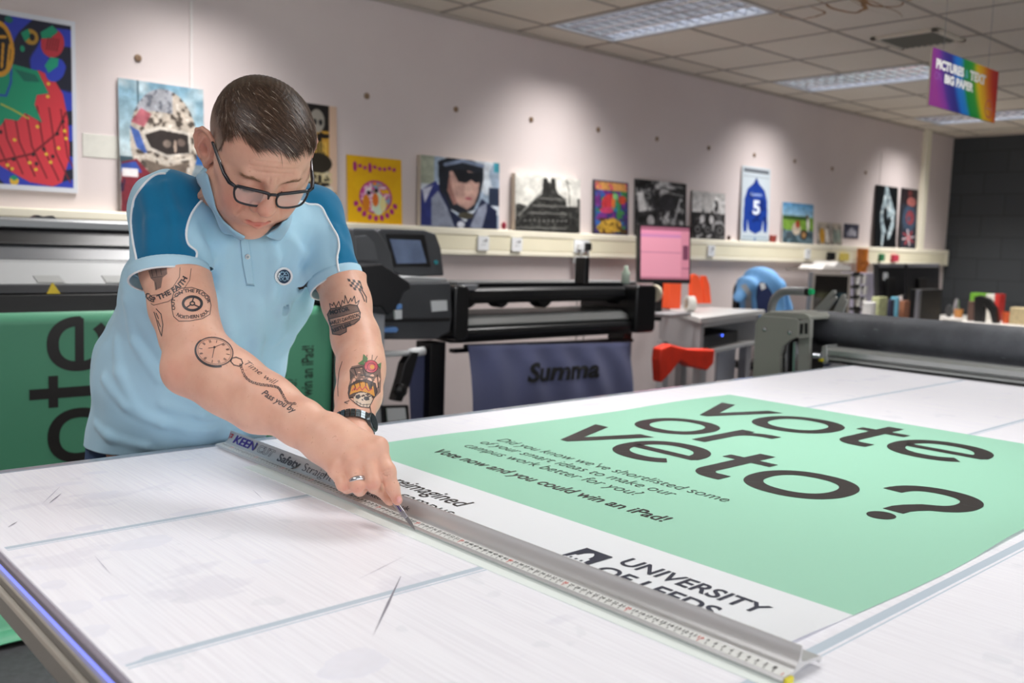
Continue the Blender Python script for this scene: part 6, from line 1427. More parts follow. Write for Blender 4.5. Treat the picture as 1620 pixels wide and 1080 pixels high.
polyR = pipR + [(309, 426), (215, 430)] + pipR2[::-1] + [(285, 245), (312, 244), (345, 290)]
polyL = pipL + [(600, 440), (620, 300), (520, 250), (470, 240), (440, 300)]
teal = poly_in(spx, polyR) | poly_in(spx, polyL); teal &= (sv_[:, 2] > 1.18)
shirt_o = raw_mesh('polo_shirt', sv_, sf_, [M_sky, M_teal], man)
shirt_o.data.polygons.foreach_set('material_index', (teal[sf_].sum(1) >= 3).astype(np.int32)); shirt_o['label'] = 'pale blue polo shirt with teal shoulder panels and white piping'
md = shirt_o.modifiers.new('solid', 'SOLIDIFY'); md.thickness = .0022; md.offset = -1
M_pipe = mat('piping_white', '#eef1f5', .6)
def dens(pts, n=8):
    P = np.array(pts, float); out = []
    for i in range(len(P) - 1):
        p0, p1, p2, p3 = P[max(i - 1, 0)], P[i], P[i + 1], P[min(i + 2, len(P) - 1)]
        for t in np.arange(n) / n: out.append(.5 * ((2 * p1) + (-p0 + p2) * t + (2 * p0 - 5 * p1 + 4 * p2 - p3) * t * t + (-p0 + 3 * p1 - 3 * p2 + p3) * t ** 3))
    out.append(P[-1]); return np.array(out)
for pl in (pipR, pipL, pipR2):
    q = cast(dens(pl), shf, .0006, 1.25); ok = np.linalg.norm(np.diff(q, axis=0), axis=1); q = [q[0]] + [q[i + 1] for i in range(len(ok)) if ok[i] < .03]
    b = MB(); b.tube(q, .0021, 8); b.build('piping', M_pipe, shirt_o, smooth=True)
# cuffs
M_rib = NT('rib_cuff'); _tc = M_rib.coord(); M_rib.b.inputs['Base Color'].default_value = h('#b2d8ec') + (1,); M_rib.b.inputs['Roughness'].default_value = .85; M_rib = M_rib.m
for Sx, En, Axx in ((RS, Rend, Rax), (LS, Lend, Lax)):
    uu = nrm(np.cross(Axx, [0, 0, 1.0])); vv = np.cross(Axx, uu); nA = 96; rows = []
    for hh in (-.0185, -.012, -.006, .0, .0025):
        o0 = En + Axx * hh; th = np.arange(nA) * 2 * PI / nA; dr = np.cos(th)[:, None] * uu + np.sin(th)[:, None] * vv; lo_, hi_ = np.full(nA, .02), np.full(nA, .12)
        for _ in range(22):
            m_ = (lo_ + hi_) / 2; ins = s0f(o0 + dr * m_[:, None]) < 0; lo_ = np.where(ins, m_, lo_); hi_ = np.where(ins, hi_, m_)
        rows.append(o0 + dr * (lo_ + .0012 + .0005 * (np.arange(nA) % 2))[:, None])
    b = MB(); vs = np.concatenate(rows); nr = len(rows)
    b.add(vs, [(i * nA + j, i * nA + (j + 1) % nA, (i + 1) * nA + (j + 1) % nA, (i + 1) * nA + j) for i in range(nr - 1) for j in range(nA)]); b.build('sleeve_cuff', M_rib, shirt_o, smooth=True, thick=.0024)
    for rr_, rad in ((rows[-1] + Axx * .0005, .0017),):
        b = MB(); b.tube(list(rr_) + [rr_[0], rr_[1]], rad, 6, caps=False); b.build('cuff_piping', M_pipe, shirt_o, smooth=True)
# collar
M_col = cloth_mat('polo_collar', '#98c6e2', '#a2cee8')
nu_ = nrm(np.cross(nkax, [1.0, 0, 0])); nl_ = np.cross(nu_, nkax)
fdir = nrm(np.array([0, -1.0, -.35]) - nkax * (np.array([0, -1.0, -.35]) @ nkax)); ldir = np.cross(fdir, nkax)
def collar_pt(a, r):   # a: angle from the front, r: 0 at the fold by the neck .. 1 at the outer edge
    dr = math.cos(a) * fdir + math.sin(a) * ldir; c = NB + nkax * (.046 - .004 * math.cos(a)); tip = max(0, math.cos(a)) ** 3
    top_ = c + dr * (.068 + .004 * math.cos(a)); 
    bot = NB + nkax * (.012 - .034 * tip) + dr * (.084 + .016 * tip)
    p = top_ * (1 - r) + bot * r + dr * .010 * math.sin(PI * r) ; return p
def fixed_pt(pi, po):
    i_ = cast([pi], headf, .0035, 1.25)[0]; o_ = cast([po], shf, .0040, 1.25)[0]; return i_, o_
KC = []
for k, pi, po in ((.7, (388, 372), (378, 370)), (1, (380, 368), (370, 369)), (2, (367, 358), (351, 366)), (3, (351, 341), (335, 331)), (4, (339, 308), (322, 307)), (5, (331, 276), (310, 288))):
    KC.append(fixed_pt(pi, po))
for k in range(6, 13):
    a = 2 * PI * k / 16; dr = math.cos(a) * fdir + math.sin(a) * ldir; i_ = NB + nkax * .066 + dr * .068; o_ = NB + nkax * .040 + dr * .084
    KC.append((i_, o_))
KC.append(((KC[-1][0] + cast([(448, 340)], headf, .0035, 1.25)[0]) / 2, (KC[-1][1] + cast([(462, 338)], shf, .004, 1.25)[0]) / 2))
for pi, po in (((446, 348), (457, 350)), ((425, 365), (441, 378)), ((418, 370), (430, 376))): KC.append(fixed_pt(pi, po))
KI, KO = dens3 = [np.array(x) for x in zip(*KC)]
def crom(P, n):
    out = []; m_ = len(P) - 1
    for t in np.linspace(0, m_, n):
        i = min(int(t), m_ - 1); f = t - i; p0, p1, p2, p3 = P[max(i - 1, 0)], P[i], P[i + 1], P[min(i + 2, m_)]
        out.append(.5 * ((2 * p1) + (-p0 + p2) * f + (2 * p0 - 5 * p1 + 4 * p2 - p3) * f * f + (-p0 + 3 * p1 - 3 * p2 + p3) * f ** 3))
    return np.array(out)
nc = 90; KI, KO = crom(KI, nc + 1), crom(KO, nc + 1); b = MB(); vs = []; cN = NB + nkax * .04
for i in range(nc + 1):
    for j in range(9):
        r = j / 8; p = KI[i] * (1 - r) + KO[i] * r; dr = nrm((p - cN) - nkax * ((p - cN) @ nkax)); vs.append(p + (dr * .006 + nkax * .004) * math.sin(PI * r))
vs = np.array(vs)
for _ in range(3):
    d_ = shf(vs) - .0035; m_ = d_ < 0; vs[m_] -= grad(shf, vs[m_]) * d_[m_, None]
    d_ = headf(vs) - .003; m_ = d_ < 0; vs[m_] -= grad(headf, vs[m_]) * d_[m_, None]
last = np.arange(nc + 1) * 9 + 8; d_ = shf(vs[last]) - .004; vs[last] -= grad(shf, vs[last]) * d_[:, None]
b.add(vs, [(i * 9 + j, i * 9 + j + 1, (i + 1) * 9 + j + 1, (i + 1) * 9 + j) for i in range(nc) for j in range(8)]); b.build('collar', M_col, shirt_o, smooth=True, thick=.0026)
for jj in (7, 6):
    b = MB(); b.tube([vs[i * 9 + jj] + grad(shf, vs[i * 9 + jj][None])[0] * .0012 for i in range(nc + 1)][-34:], .0007, 5); b.build('collar_tipping', M_pipe, shirt_o, smooth=True)
# placket, button, badge laid on the cloth
def decal(name, polys, m, fn, off, parent, d0=1.2, sub=3, thick=0.0):
    """polys: outlines in picture coordinates, each filled and subdivided so that it hugs the surface"""
    bm = bmesh.new()
    for pl in polys:
        vv = [bm.verts.new((x, y, 0)) for x, y in pl]
        try: bm.faces.new(vv)
        except ValueError: pass
    bmesh.ops.triangulate(bm, faces=bm.faces[:])
    for _ in range(sub):
        ed = [e for e in bm.edges if e.calc_length() > 3.0]
        if not ed: break
        bmesh.ops.subdivide_edges(bm, edges=ed, cuts=1, use_grid_fill=False); bmesh.ops.triangulate(bm, faces=[f for f in bm.faces if len(f.verts) > 3])
    bm.verts.ensure_lookup_table(); p = np.array([v.co[:2] for v in bm.verts]); q = cast(p, fn, off, d0)
    mb_ = MB(); mb_.add(q, [[v.index for v in f.verts] for f in bm.faces]); bm.free(); return mb_.build(name, m, parent, smooth=True, thick=thick)
decal('placket', [[(379, 372), (392, 374), (398, 418), (401, 450), (390, 449), (384, 418)]], M_sky, shf, .0016, shirt_o, thick=.0012)
decal('placket_seam', [[(389, 449), (402, 450), (402, 452), (389, 451)]], mat('seam_blue_dk', '#7fa9c2', .8), shf, .0026, shirt_o)
def disc(cx, cy, r, n=28, sq=1.0): return [(cx + r * math.cos(2 * PI * i / n), cy + r * sq * math.sin(2 * PI * i / n)) for i in range(n)]
decal('button', [disc(391, 404.5, 3.9)], mat('button_cream', '#d7dde0', .3), shf, .0034, shirt_o, thick=.0016)
decal('button_well', [disc(391, 404.5, 2.1)], mat('button_dark', '#9fb0ba', .4), shf, .0046, shirt_o)
decal('badge_border', [disc(448.5, 436.5, 14.5)], M_pipe, shf, .0016, shirt_o, thick=.0006)
decal('badge', [disc(448.5, 436.5, 11.3)], mat('badge_navy', '#16324f', .6), shf, .0024, shirt_o)
M_bl = mat('badge_light', '#9fc4dc', .6)
def strokes(lines, w_): 
    out = []
    for l in lines:
        l = np.array(l, float)
        for a, c in zip(l[:-1], l[1:]):
            d_ = c - a; n_ = np.array([-d_[1], d_[0]]) / (np.linalg.norm(d_) + 1e-9) * w_ / 2; e = d_ / (np.linalg.norm(d_) + 1e-9) * w_ * .3
            out.append([tuple(a + n_ - e), tuple(a - n_ - e), tuple(c - n_ + e), tuple(c + n_ + e)])
    return out
def arc(cx, cy, r, a0, a1, n=8, sq=1.0): return [(cx + r * math.cos(math.radians(a0 + (a1 - a0) * i / n)), cy + r * sq * math.sin(math.radians(a0 + (a1 - a0) * i / n))) for i in range(n + 1)]
decal('badge_motif', strokes([arc(445, 432, 3, 0, 300), arc(452, 431, 2.5, 60, 380), arc(450, 440, 3.4, -60, 230), arc(443, 440, 2.4, 100, 420), [(440, 436), (457, 437)], arc(448, 436, 8.6, 150, 250), arc(448, 436, 8.8, -40, 40), [(447, 428), (449, 433)], [(453, 436), (456, 442)]], 1.0), M_bl, shf, .0028, shirt_o)

# ---- jeans and shoes
M_den = mat('denim', '#2c4468', .8, var=.12, vscale=30, bump=.2, bscale=500)
jean = [EC(HIP + [0, .012, -.13], HIP + [0, .0, -.02], LAT, (.175, .125), (.182, .130), .04)]
for a_ in legs[0::2]: jean.append(Cap(a_.a, a_.b, a_.ra + .012, a_.rb + .014, .03))
for a_ in legs[1::2]: jean.append(Cap(a_.a, a_.b + [0, 0, .02], a_.ra + .016, a_.rb + .020, .02))
jv, jf = mesh_sdf(jean, (.5, 1.72, .05), (1.1, 2.25, 1.0), .007, disp=lambda P: .002 * np.sin(60 * P[:, 2] + 20 * P[:, 0]))
raw_mesh('jeans', jv, jf, M_den, man)
b = MB(); th = np.arange(49) * 2 * PI / 48
for ft in (FR, FL):
    b = MB(); prof_ = [(-.045, .0), (-.045, .09), (.0, .10), (.06, .075), (.14, .052), (.185, .04), (.195, .02), (.19, 0)]
    x0_, y0_ = ft[0], ft[1] + .03; b.prism([(y0_ - p[0], .012 + p[1]) for p in prof_], x0_ - .042, x0_ + .042, 'x'); b.build('shoe', mat('shoe_black', '#1a1a1c', .5), man, bevel=.018, seg=3)

# ---- ring and watch
q = atd(565, 761, 1.316); ax_r = nrm(atd(565, 768, 1.312) - atd(*mcp['r'])); b = MB(); b.lathe([(.0108, -.0034), (.0122, -.0030), (.0124, 0), (.0122, .0030), (.0108, .0034)], q, ax_r, 40); b.build('wedding_ring', M_silv, man, smooth=True)
wc = atd(560, 676, 1.517); ax_w = nrm(atd(556, 692, 1.50) - atd(559, 664, 1.53)); uu = nrm(np.cross(ax_w, RW[:, 2])); vv = np.cross(ax_w, uu)
M_steel = mat('watch_steel', '#5c6468', .25, metal=.85)
watch = None
n_l = 26; b = MB()
for i in range(n_l):
    a = 2 * PI * i / n_l; dr = math.cos(a) * uu + math.sin(a) * vv; td = np.cross(ax_w, dr); lo_, hi_ = .015, .06
    for _ in range(20):
        m_ = (lo_ + hi_) / 2
        if larmf((wc + dr * m_)[None])[0] < 0: lo_ = m_
        else: hi_ = m_
    c = wc + dr * (lo_ + .0022)
    for off, w2 in ((-.0056, .0024), (0, .0026), (.0056, .0024)):
        q = [c + ax_w * (off + sx * w2) + td * sy * .0036 + dr * sz * .0016 for sz in (-1, 1) for sy in (-1, 1) for sx in (-1, 1)]
        b.add(q, [(0, 2, 3, 1), (4, 5, 7, 6), (0, 1, 5, 4), (2, 6, 7, 3), (0, 4, 6, 2), (1, 3, 7, 5)])
watch = b.build('watch_bracelet', M_steel, man)
cdir = nrm(RW[:, 0] * .95 + RW[:, 2] * .05 + np.array([0, 0, .35])); cdir = nrm(cdir - ax_w * (cdir @ ax_w)); c = wc + cdir * .031
b = MB(); b.lathe([(0, -.004), (.016, -.004), (.017, 0), (.016, .004), (.0145, .005), (0, .005)], c, cdir, 32); b.build('watch_case', M_steel, watch, smooth=False)
b = MB(); b.lathe([(0, .0051), (.013, .0051), (.013, .0056), (0, .0056)], c, cdir, 28); b.build('watch_dial', mat('dial_dark', '#1c2a30', .2), watch)

# ---- tattoos: ink drawn on the skin of the forearms and upper arms
M_tat = mat('tattoo_ink', '#3b3a40', .5, alpha=.86); M_tat2 = mat('tattoo_grey', '#6d6260', .5, alpha=.6)
def tat(polys, fn, m=M_tat, off=.0005, name='tattoo', d0=1.2): return decal(name, polys, m, fn, off, man, d0, sub=2)
def tat_text(txt, path, hgt, fn, bold=.02, m=M_tat, shear=0.0, up=1):
    """lettering along a path of picture points"""
    vs, fs = letters(txt, bold, shear); x0, x1 = vs[:, 0].min(), vs[:, 0].max(); y1 = letters('H', bold)[0][:, 1].max(); P = dens(path, 6); seg = np.linalg.norm(np.diff(P, axis=0), axis=1); cum = np.concatenate([[0], np.cumsum(seg)])
    s_ = (vs[:, 0] - x0) / (x1 - x0) * cum[-1]; bx = np.interp(s_, cum, P[:, 0]); by = np.interp(s_, cum, P[:, 1]); e = .8
    tx = np.interp(s_ + e, cum, P[:, 0]) - np.interp(s_ - e, cum, P[:, 0]); ty = np.interp(s_ + e, cum, P[:, 1]) - np.interp(s_ - e, cum, P[:, 1]); l = np.hypot(tx, ty) + 1e-9
    nx, ny = ty / l * up, -tx / l * up; c = vs[:, 1] / y1 * hgt; q = np.stack([bx + nx * c, by + ny * c], 1)
    p3 = cast(q, fn, .0006, 1.2); b = MB(); b.add(p3, fs); return b.build('tattoo_lettering', m, man)
def Z2(pts): return [(140 + x / 3.0, 380 + y / 3.0) for x, y in pts]
# upper right arm: emblem with fist and lettering
tat(strokes([Z2([(435, 130), (432, 175), (400, 225), (350, 255), (300, 262)]), Z2([(487, 135), (480, 190), (440, 250), (380, 290), (310, 308), (298, 300)])], .8), rarmf)
tat([Z2([(285, 145), (300, 138), (372, 128), (374, 160), (352, 178), (345, 225), (318, 238), (312, 195), (296, 180)])], rarmf, M_tat2)
tat(strokes([Z2([(300, 140), (306, 172)]), Z2([(320, 138), (326, 170)]), Z2([(342, 136), (348, 164)]), Z2([(300, 178), (350, 172)]), Z2([(320, 200), (324, 234)])], .8), rarmf)
tat_text('KEEP THE FAITH', Z2([(262, 255), (300, 292), (350, 276), (410, 245), (450, 212), (470, 180)]), 8.0, rarmf, .04)
# oval badge
ov = Z2([(398, 330), (394, 290), (405, 250), (440, 228), (490, 224), (540, 240), (572, 268), (581, 310), (575, 352), (540, 372), (480, 383), (430, 384), (405, 362), (398, 330)])
tat(strokes([ov], 1.0), rarmf, off=.0006)
tat(strokes([arc(140 + 493 / 3, 380 + 300 / 3, 14.6, 0, 360, 30, .74)], 4.0), rarmf)
tat(strokes([arc(140 + 493 / 3, 380 + 300 / 3, 3.5, 0, 360, 16, .8), Z2([(493, 290), (500, 268)]), Z2([(482, 308), (462, 322)]), Z2([(505, 308), (528, 318)])], 2.0), rarmf)
tat_text('OUT ON THE FLOOR', Z2([(413, 330), (410, 290), (428, 262), (470, 247), (520, 252), (556, 278), (565, 300)]), 5.2, rarmf, .03)
tat_text('NORTHERN SOUL', Z2([(418, 358), (450, 372), (500, 370), (545, 362), (572, 335)]), 5.4, rarmf, .03)
tat(strokes([Z2([(322, 325), (345, 350), (354, 400), (348, 455)]), Z2([(312, 340), (322, 370), (335, 420), (346, 450)]), Z2([(322, 345), (334, 372)]), Z2([(330, 380), (342, 410)])], 1.3), rarmf)
# pocket watch, chain and script on the right forearm
def rot_ell(cx, cy, rx, ry, a, n=40, a0=0, a1=360):
    c, s = math.cos(math.radians(a)), math.sin(math.radians(a)); out = []
    for i in range(n + 1):
        t = math.radians(a0 + (a1 - a0) * i / n); x, y = rx * math.cos(t), ry * math.sin(t); out.append((cx + x * c - y * s, cy + x * s + y * c))
    return out
cxw, cyw = 140 + 598 / 3, 380 + 528 / 3
tat(strokes([rot_ell(cxw, cyw, 29.5, 22, 12)], 1.6), rarmf); tat(strokes([rot_ell(cxw, cyw + .8, 30.5, 23, 12, 30, 60, 215)], 2.6), rarmf); tat(strokes([rot_ell(cxw, cyw, 26.5, 19.5, 12)], .5), rarmf)
numr = []
for i in range(12):
    t = math.radians(30 * i + 12); o_ = rot_ell(cxw, cyw, 24.5, 17.8, 12, 1, 30 * i, 30 * i)[0]; n_ = rot_ell(cxw, cyw, 19.8, 14, 12, 1, 30 * i, 30 * i)[0]; numr.append([o_, n_])
    if i % 3: o_ = rot_ell(cxw, cyw, 24.5, 17.8, 12, 1, 30 * i + 5, 30 * i)[0]; n_ = rot_ell(cxw, cyw, 20.3, 14.5, 12, 1, 30 * i + 5, 30 * i)[0]; numr.append([o_, n_])
tat(strokes(numr, .9), rarmf); tat(strokes([Z2([(598, 508), (640, 490)]), Z2([(598, 508), (588, 558)]), Z2([(598, 508), (570, 512)])], .9), rarmf); tat([disc(140 + 598 / 3, 380 + 508 / 3, 1.8, 10)], rarmf)
links = [Z2([(682, 560), (700, 555), (725, 565), (732, 585), (715, 598), (690, 592), (675, 575), (682, 560)])]
ch_ = dens(Z2([(722, 592), (740, 640), (770, 670), (815, 684), (860, 690), (900, 700), (920, 730), (945, 770), (985, 775)]), 5)
for i in range(0, len(ch_) - 1): 
    c = ch_[i]; d_ = ch_[min(i + 1, len(ch_) - 1)] - ch_[max(i - 1, 0)]; links.append(rot_ell(c[0], c[1], 2.3, 1.5, math.degrees(math.atan2(d_[1], d_[0])) + (35 if i % 2 else -20), 8))
tat(strokes(links[:1], 1.5), rarmf); tat(strokes(links[1:], .7), rarmf)
tat_text('Time will', Z2([(740, 590), (790, 625), (850, 668), (890, 690)]), 8.5, rarmf, -.008, shear=.45)
tat_text('Pass you by', Z2([(820, 728), (860, 756), (915, 785), (975, 822)]), 9.5, rarmf, .018, shear=.35)
# left upper arm: shield with flames
tat([Z2([(1135, 352), (1150, 325), (1200, 318), (1240, 305), (1275, 310), (1290, 345), (1285, 378), (1262, 398), (1225, 410), (1225, 435), (1195, 450), (1160, 445), (1150, 400)])], larmf, M_tat2, .0004)
tat(strokes([Z2([(1135, 352), (1150, 325), (1200, 318), (1240, 305), (1275, 310), (1290, 345), (1285, 378), (1262, 398), (1225, 410), (1225, 435), (1195, 450), (1160, 445), (1150, 400), (1135, 352)])], 1.3), larmf, off=.0007)
M_pale = mat('tattoo_skin', '#d3a48e', .5)
tat_text('MOTOR', Z2([(1148, 352), (1190, 345), (1240, 332)]), 6.5, larmf, .05)
decal('tattoo_band', [Z2([(1140, 375), (1200, 362), (1285, 338), (1290, 368), (1210, 395), (1150, 408)])], M_pale, larmf, .0006, man, 1.3, 2)
tat(strokes([Z2([(1140, 375), (1200, 362), (1285, 338), (1290, 368), (1210, 395), (1150, 408), (1140, 375)])], 1.0), larmf, off=.0008)
_o = tat_text('HARLEY-DAVIDSON', Z2([(1146, 402), (1200, 390), (1286, 362)]), 6.0, larmf, .03)
_o.location = Vector(_o.location) + Vector(tuple(RW[:, 2] * .0008))
tat_text('RESTLESS', Z2([(1158, 438), (1195, 425), (1250, 405)]), 5.5, larmf, .04)
fla = [[(1150, 325), (1145, 300), (1160, 310), (1165, 295), (1175, 318), (1188, 290), (1198, 318)], [(1198, 318), (1205, 285), (1215, 300), (1218, 262), (1232, 300), (1245, 275), (1250, 290), (1262, 265), (1268, 300), (1285, 285), (1276, 312)]]
tat(strokes([Z2(f_) for f_ in fla], 1.3), larmf)
for i in range(5):      # chequered band at the sleeve
    for j in range(4):
        if (i + j) % 2: continue
        x, y = 1228 + i * 12 + j * 5, 182 + j * 13 + i * 2; tat([Z2([(x, y), (x + 12, y + 2), (x + 17, y + 15), (x + 5, y + 13)])], larmf)
tat(strokes([Z2([(1290, 200), (1300, 240), (1318, 270), (1318, 295)]), Z2([(1285, 235), (1300, 262), (1310, 290)])], 1.5), larmf)
# left forearm: skull with bandana and rose
M_tr_ = mat('tattoo_red', '#c9525e', .5); M_to = mat('tattoo_orange', '#dc9a4c', .5); M_tg = mat('tattoo_green', '#5f7f58', .5); M_tb = mat('tattoo_bone', '#cfb8a4', .5)
tat([Z2([(1232, 700), (1242, 665), (1262, 640), (1240, 615), (1250, 598), (1290, 590), (1340, 590), (1385, 600), (1388, 660), (1385, 720), (1355, 750), (1240, 750)])], larmf, M_tat2, .0004)
tat([Z2([(1233, 725), (1240, 690), (1270, 668), (1320, 662), (1360, 680), (1368, 720), (1355, 745), (1330, 722), (1290, 712), (1255, 722), (1238, 750)])], larmf, mat('tattoo_bandana', '#5b4a46', .5), .0006)
tat([Z2([(1240, 735), (1250, 690), (1262, 712), (1272, 680), (1284, 708), (1296, 672), (1308, 706), (1322, 676), (1334, 712), (1350, 690), (1358, 742), (1332, 726), (1292, 716), (1256, 726)])], larmf, M_to, .0007)
tat(strokes([Z2([(1252, 715), (1264, 700), (1274, 712), (1288, 695), (1298, 712), (1314, 694), (1328, 716), (1346, 705)])], 1.4), larmf, M_tr_, .0008)
tat([Z2([(1258, 745), (1275, 725), (1310, 720), (1342, 735), (1345, 765), (1330, 795), (1290, 790), (1262, 770)])], larmf, M_tb, .0006)
tat([Z2([(1268, 738), (1285, 732), (1292, 745), (1280, 755), (1268, 750)]), Z2([(1308, 742), (1328, 742), (1332, 758), (1315, 762), (1305, 754)]), Z2([(1294, 758), (1300, 752), (1304, 764)])], larmf, M_tat, .0009)
tat(strokes([Z2([(1268, 765), (1300, 782), (1335, 778)]), Z2([(1275, 765), (1272, 778)]), Z2([(1290, 772), (1288, 788)]), Z2([(1305, 778), (1304, 792)]), Z2([(1320, 778), (1320, 794)])], .8), larmf, off=.0009)
tat(strokes([Z2([(1233, 725), (1240, 690), (1270, 668), (1320, 662), (1360, 680), (1368, 720), (1355, 745), (1345, 765), (1330, 795), (1290, 790), (1262, 770), (1238, 750), (1233, 725)]), Z2([(1258, 672), (1268, 700), (1262, 712)]), Z2([(1285, 666), (1290, 700)]), Z2([(1312, 665), (1316, 700), (1325, 712)]), Z2([(1340, 672), (1342, 705)]), Z2([(1238, 762), (1216, 770), (1230, 776)]), Z2([(1335, 790), (1340, 820)]), Z2([(1245, 610), (1300, 600), (1310, 640)]), Z2([(1262, 612), (1275, 650)]), Z2([(1290, 640), (1350, 650)]), Z2([(1320, 610), (1312, 650)]), Z2([(1370, 640), (1375, 700)])], 1.2), larmf, off=.0008)
tat([Z2(arc(1340, 600, 32, 0, 360, 14, .95)[:-1])], larmf, M_tr_, .0008); tat([Z2(arc(1345, 602, 11, 0, 360, 10)[:-1])], larmf, M_to, .0010)
tat(strokes([Z2(arc(1340, 600, 32, 0, 360, 16, .95)), Z2(arc(1342, 602, 19, 20, 330, 12))], .7), larmf, off=.0011)
tat([Z2([(1300, 575), (1305, 540), (1325, 560), (1322, 580)]), Z2([(1278, 585), (1300, 570), (1315, 590), (1295, 592)]), Z2([(1370, 590), (1388, 580), (1386, 612)])], larmf, M_tg, .0007)
tat(strokes([Z2([(1318, 570), (1322, 545)]), Z2([(1345, 566), (1347, 545)]), Z2([(1358, 570), (1370, 550)]), Z2([(1205, 575), (1190, 620), (1183, 690), (1186, 740)])], .8), larmf)

decal('fingernail', [disc(631.5, 790.5, 3.6, 16, 1.35)], mat('nail_pink', '#dda09a', .25, coat=.3), rarmf, .0006, man, 1.2, 2)
# ---- craft knife in the right hand (a thing of its own)
kt = np.array([.7765, 1.0455, TZ + .0036]); kh = atd(640, 813, 1.3315); ke = atd(597, 757, 1.372); ku = nrm(ke - kt)
knife = thing('craft_knife', tuple(kt), 'slim silver craft knife held in the right hand, its blade at the straight edge', 'knife')
kw = nrm(np.cross(ku, RW[:, 2])); kn_ = np.cross(ku, kw)
L1 = .022; hl_ = float(np.linalg.norm(ke - kt)) + .035
b = MB(); p = lambda a, w_, t_: kt + ku * a + kw * w_ + kn_ * t_
b.add([p(0, 0, 0), p(.014, .0032, -.0003), p(.030, .0030, -.0003), p(.030, -.0030, -.0003), p(.006, -.0016, -.0003), p(.014, .0032, .0003), p(.030, .0030, .0003), p(.030, -.0030, .0003), p(.006, -.0016, .0003)],
      [(0, 1, 2, 3, 4), (0, 8, 7, 6, 5), (1, 5, 6, 2), (2, 6, 7, 3), (3, 7, 8, 4), (0, 4, 8), (0, 5, 1)]); b.build('blade', M_silv, knife)
b = MB(); sec = [(-.0036, -.0016), (.0036, -.0016), (.0040, 0), (.0036, .0016), (-.0036, .0016), (-.0040, 0)]; vs = []
for a, s_ in ((.024, .75), (.034, 1), (hl_ - .01, 1.05), (hl_, .8)): vs += [p(a, x * s_, y * s_) for x, y in sec]
b.add(vs, [tuple(range(6))[::-1], tuple(range(18, 24))] + [(i * 6 + j, i * 6 + (j + 1) % 6, (i + 1) * 6 + (j + 1) % 6, (i + 1) * 6 + j) for i in range(3) for j in range(6)]); b.build('handle', mat('handle_silver', '#c4c4cc', .25, metal=.7), knife, bevel=.0004)
b = MB(); b.add([p(.036, -.0006, .0018), p(.062, -.0006, .0018), p(.062, .0008, .0018), p(.036, .0008, .0018)], [(0, 1, 2, 3)]); b.add([p(.036, -.0006, -.0018), p(.062, -.0006, -.0018), p(.062, .0008, -.0018), p(.036, .0008, -.0018)], [(0, 3, 2, 1)]); b.build('purple_line', M_pur, knife)
# ================================================================ ROLLER GANTRY ON THE TABLE
def ppx(mb, pts, x0, d, m=None):
    q = [onx(px, py, x0) for px, py in pts]; mb.prism([(p[1], p[2]) for p in q], x0, x0 + d, 'x', m)
M_gry2 = mat('gantry_grey', '#989a92', .38, metal=.25, var=.03, vscale=4); M_rub = NT('roller_rubber'); _v = M_rub.coord(); _n = M_rub.noise(_v, 9, 5, .6); _n2 = M_rub.noise(M_rub.coord(scale=(1, .3, 1)), 60, 3)
_c = M_rub.mix(M_rub.math('MULTIPLY', M_rub.math('GREATER_THAN', _n2, .70), .5), M_rub.ramp(_n, [(.35, h('#4f5258')), (.7, h('#656970'))]), h('#8d9096'))
M_rub.l(_c, M_rub.b.inputs['Base Color']); M_rub.b.inputs['Roughness'].default_value = .55; M_rub = M_rub.m
gan = thing('roller_gantry', (3.5, 1.0, TZ), 'grey gantry with a long dark rubber roller spanning the far end of the table', 'roller')
b = MB(); b.lathe([(0, 0), (.066, 0), (.071, .006), (.071, 2.03), (.066, 2.036), (0, 2.036)], (3.5, -.05, 1.036), (0, 1, 0), 64); b.build('roller', M_rub, gan, auto=40)
b = MB(); b.tube([(3.5, 1.98, 1.036), (3.5, 2.1, 1.036)], .018, 16); b.build('axle', M_pk, gan, smooth=True)
b = MB(); b.prism([(3.335, TZ + .006), (3.33, TZ + .010), (3.33, TZ + .018), (3.345, TZ + .021), (3.345, TZ + .026), (3.33, TZ + .029), (3.328, TZ + .048), (3.335, TZ + .056), (3.352, TZ + .058), (3.415, TZ + .058), (3.42, TZ + .05), (3.42, TZ + .006)], -.05, 1.86, 'y'); b.build('guide_rail', mat('rail_silver', '#a7aaa8', .32, metal=.6), gan, bevel=.0015)
b = MB(); b.box(3.33, 3.43, -.05, 1.84, TZ + .0005, TZ + .005); b.build('rail_foot', M_pk, gan)
b = MB(); ppx(b, [(1300, 548), (1307, 545), (1309, 572), (1302, 577), (1298, 563)], 3.32, .09); b.build('rail_bracket', mat('rail_silver', '#a7aaa8', .32), gan, bevel=.003)
b = MB(); q = onx(1299, 563, 3.31); b.lathe([(0, 0), (.012, 0), (.012, .03), (0, .03)], q, (0, 1, 0), 14); b.build('bracket_screw', M_silv, gan, smooth=False)
XG = 3.30
b = MB(); ppx(b, [(1195, 512), (1198, 504), (1206, 499), (1258, 503), (1263, 507), (1262, 533), (1250, 538), (1238, 548), (1234, 562), (1233, 640), (1188, 640)], XG, .022); b.build('side_plate', M_gry2, gan, bevel=.003)
b = MB(); ppx(b, [(1199, 503), (1207, 496), (1218, 492), (1272, 495), (1281, 500), (1282, 506), (1262, 506)], XG + .004, .26); b.build('top_cover', M_gry2, gan, bevel=.006, seg=3)
b = MB(); ppx(b, [(1263, 507), (1283, 505), (1282, 534), (1262, 536)], XG + .006, .02); ppx(b, [(1263, 536), (1281, 534), (1279, 640), (1260, 640)], XG + .03, .02); b.build('inner_plate', mat('gantry_light', '#9c9e98', .4, metal=.3), gan, bevel=.002)
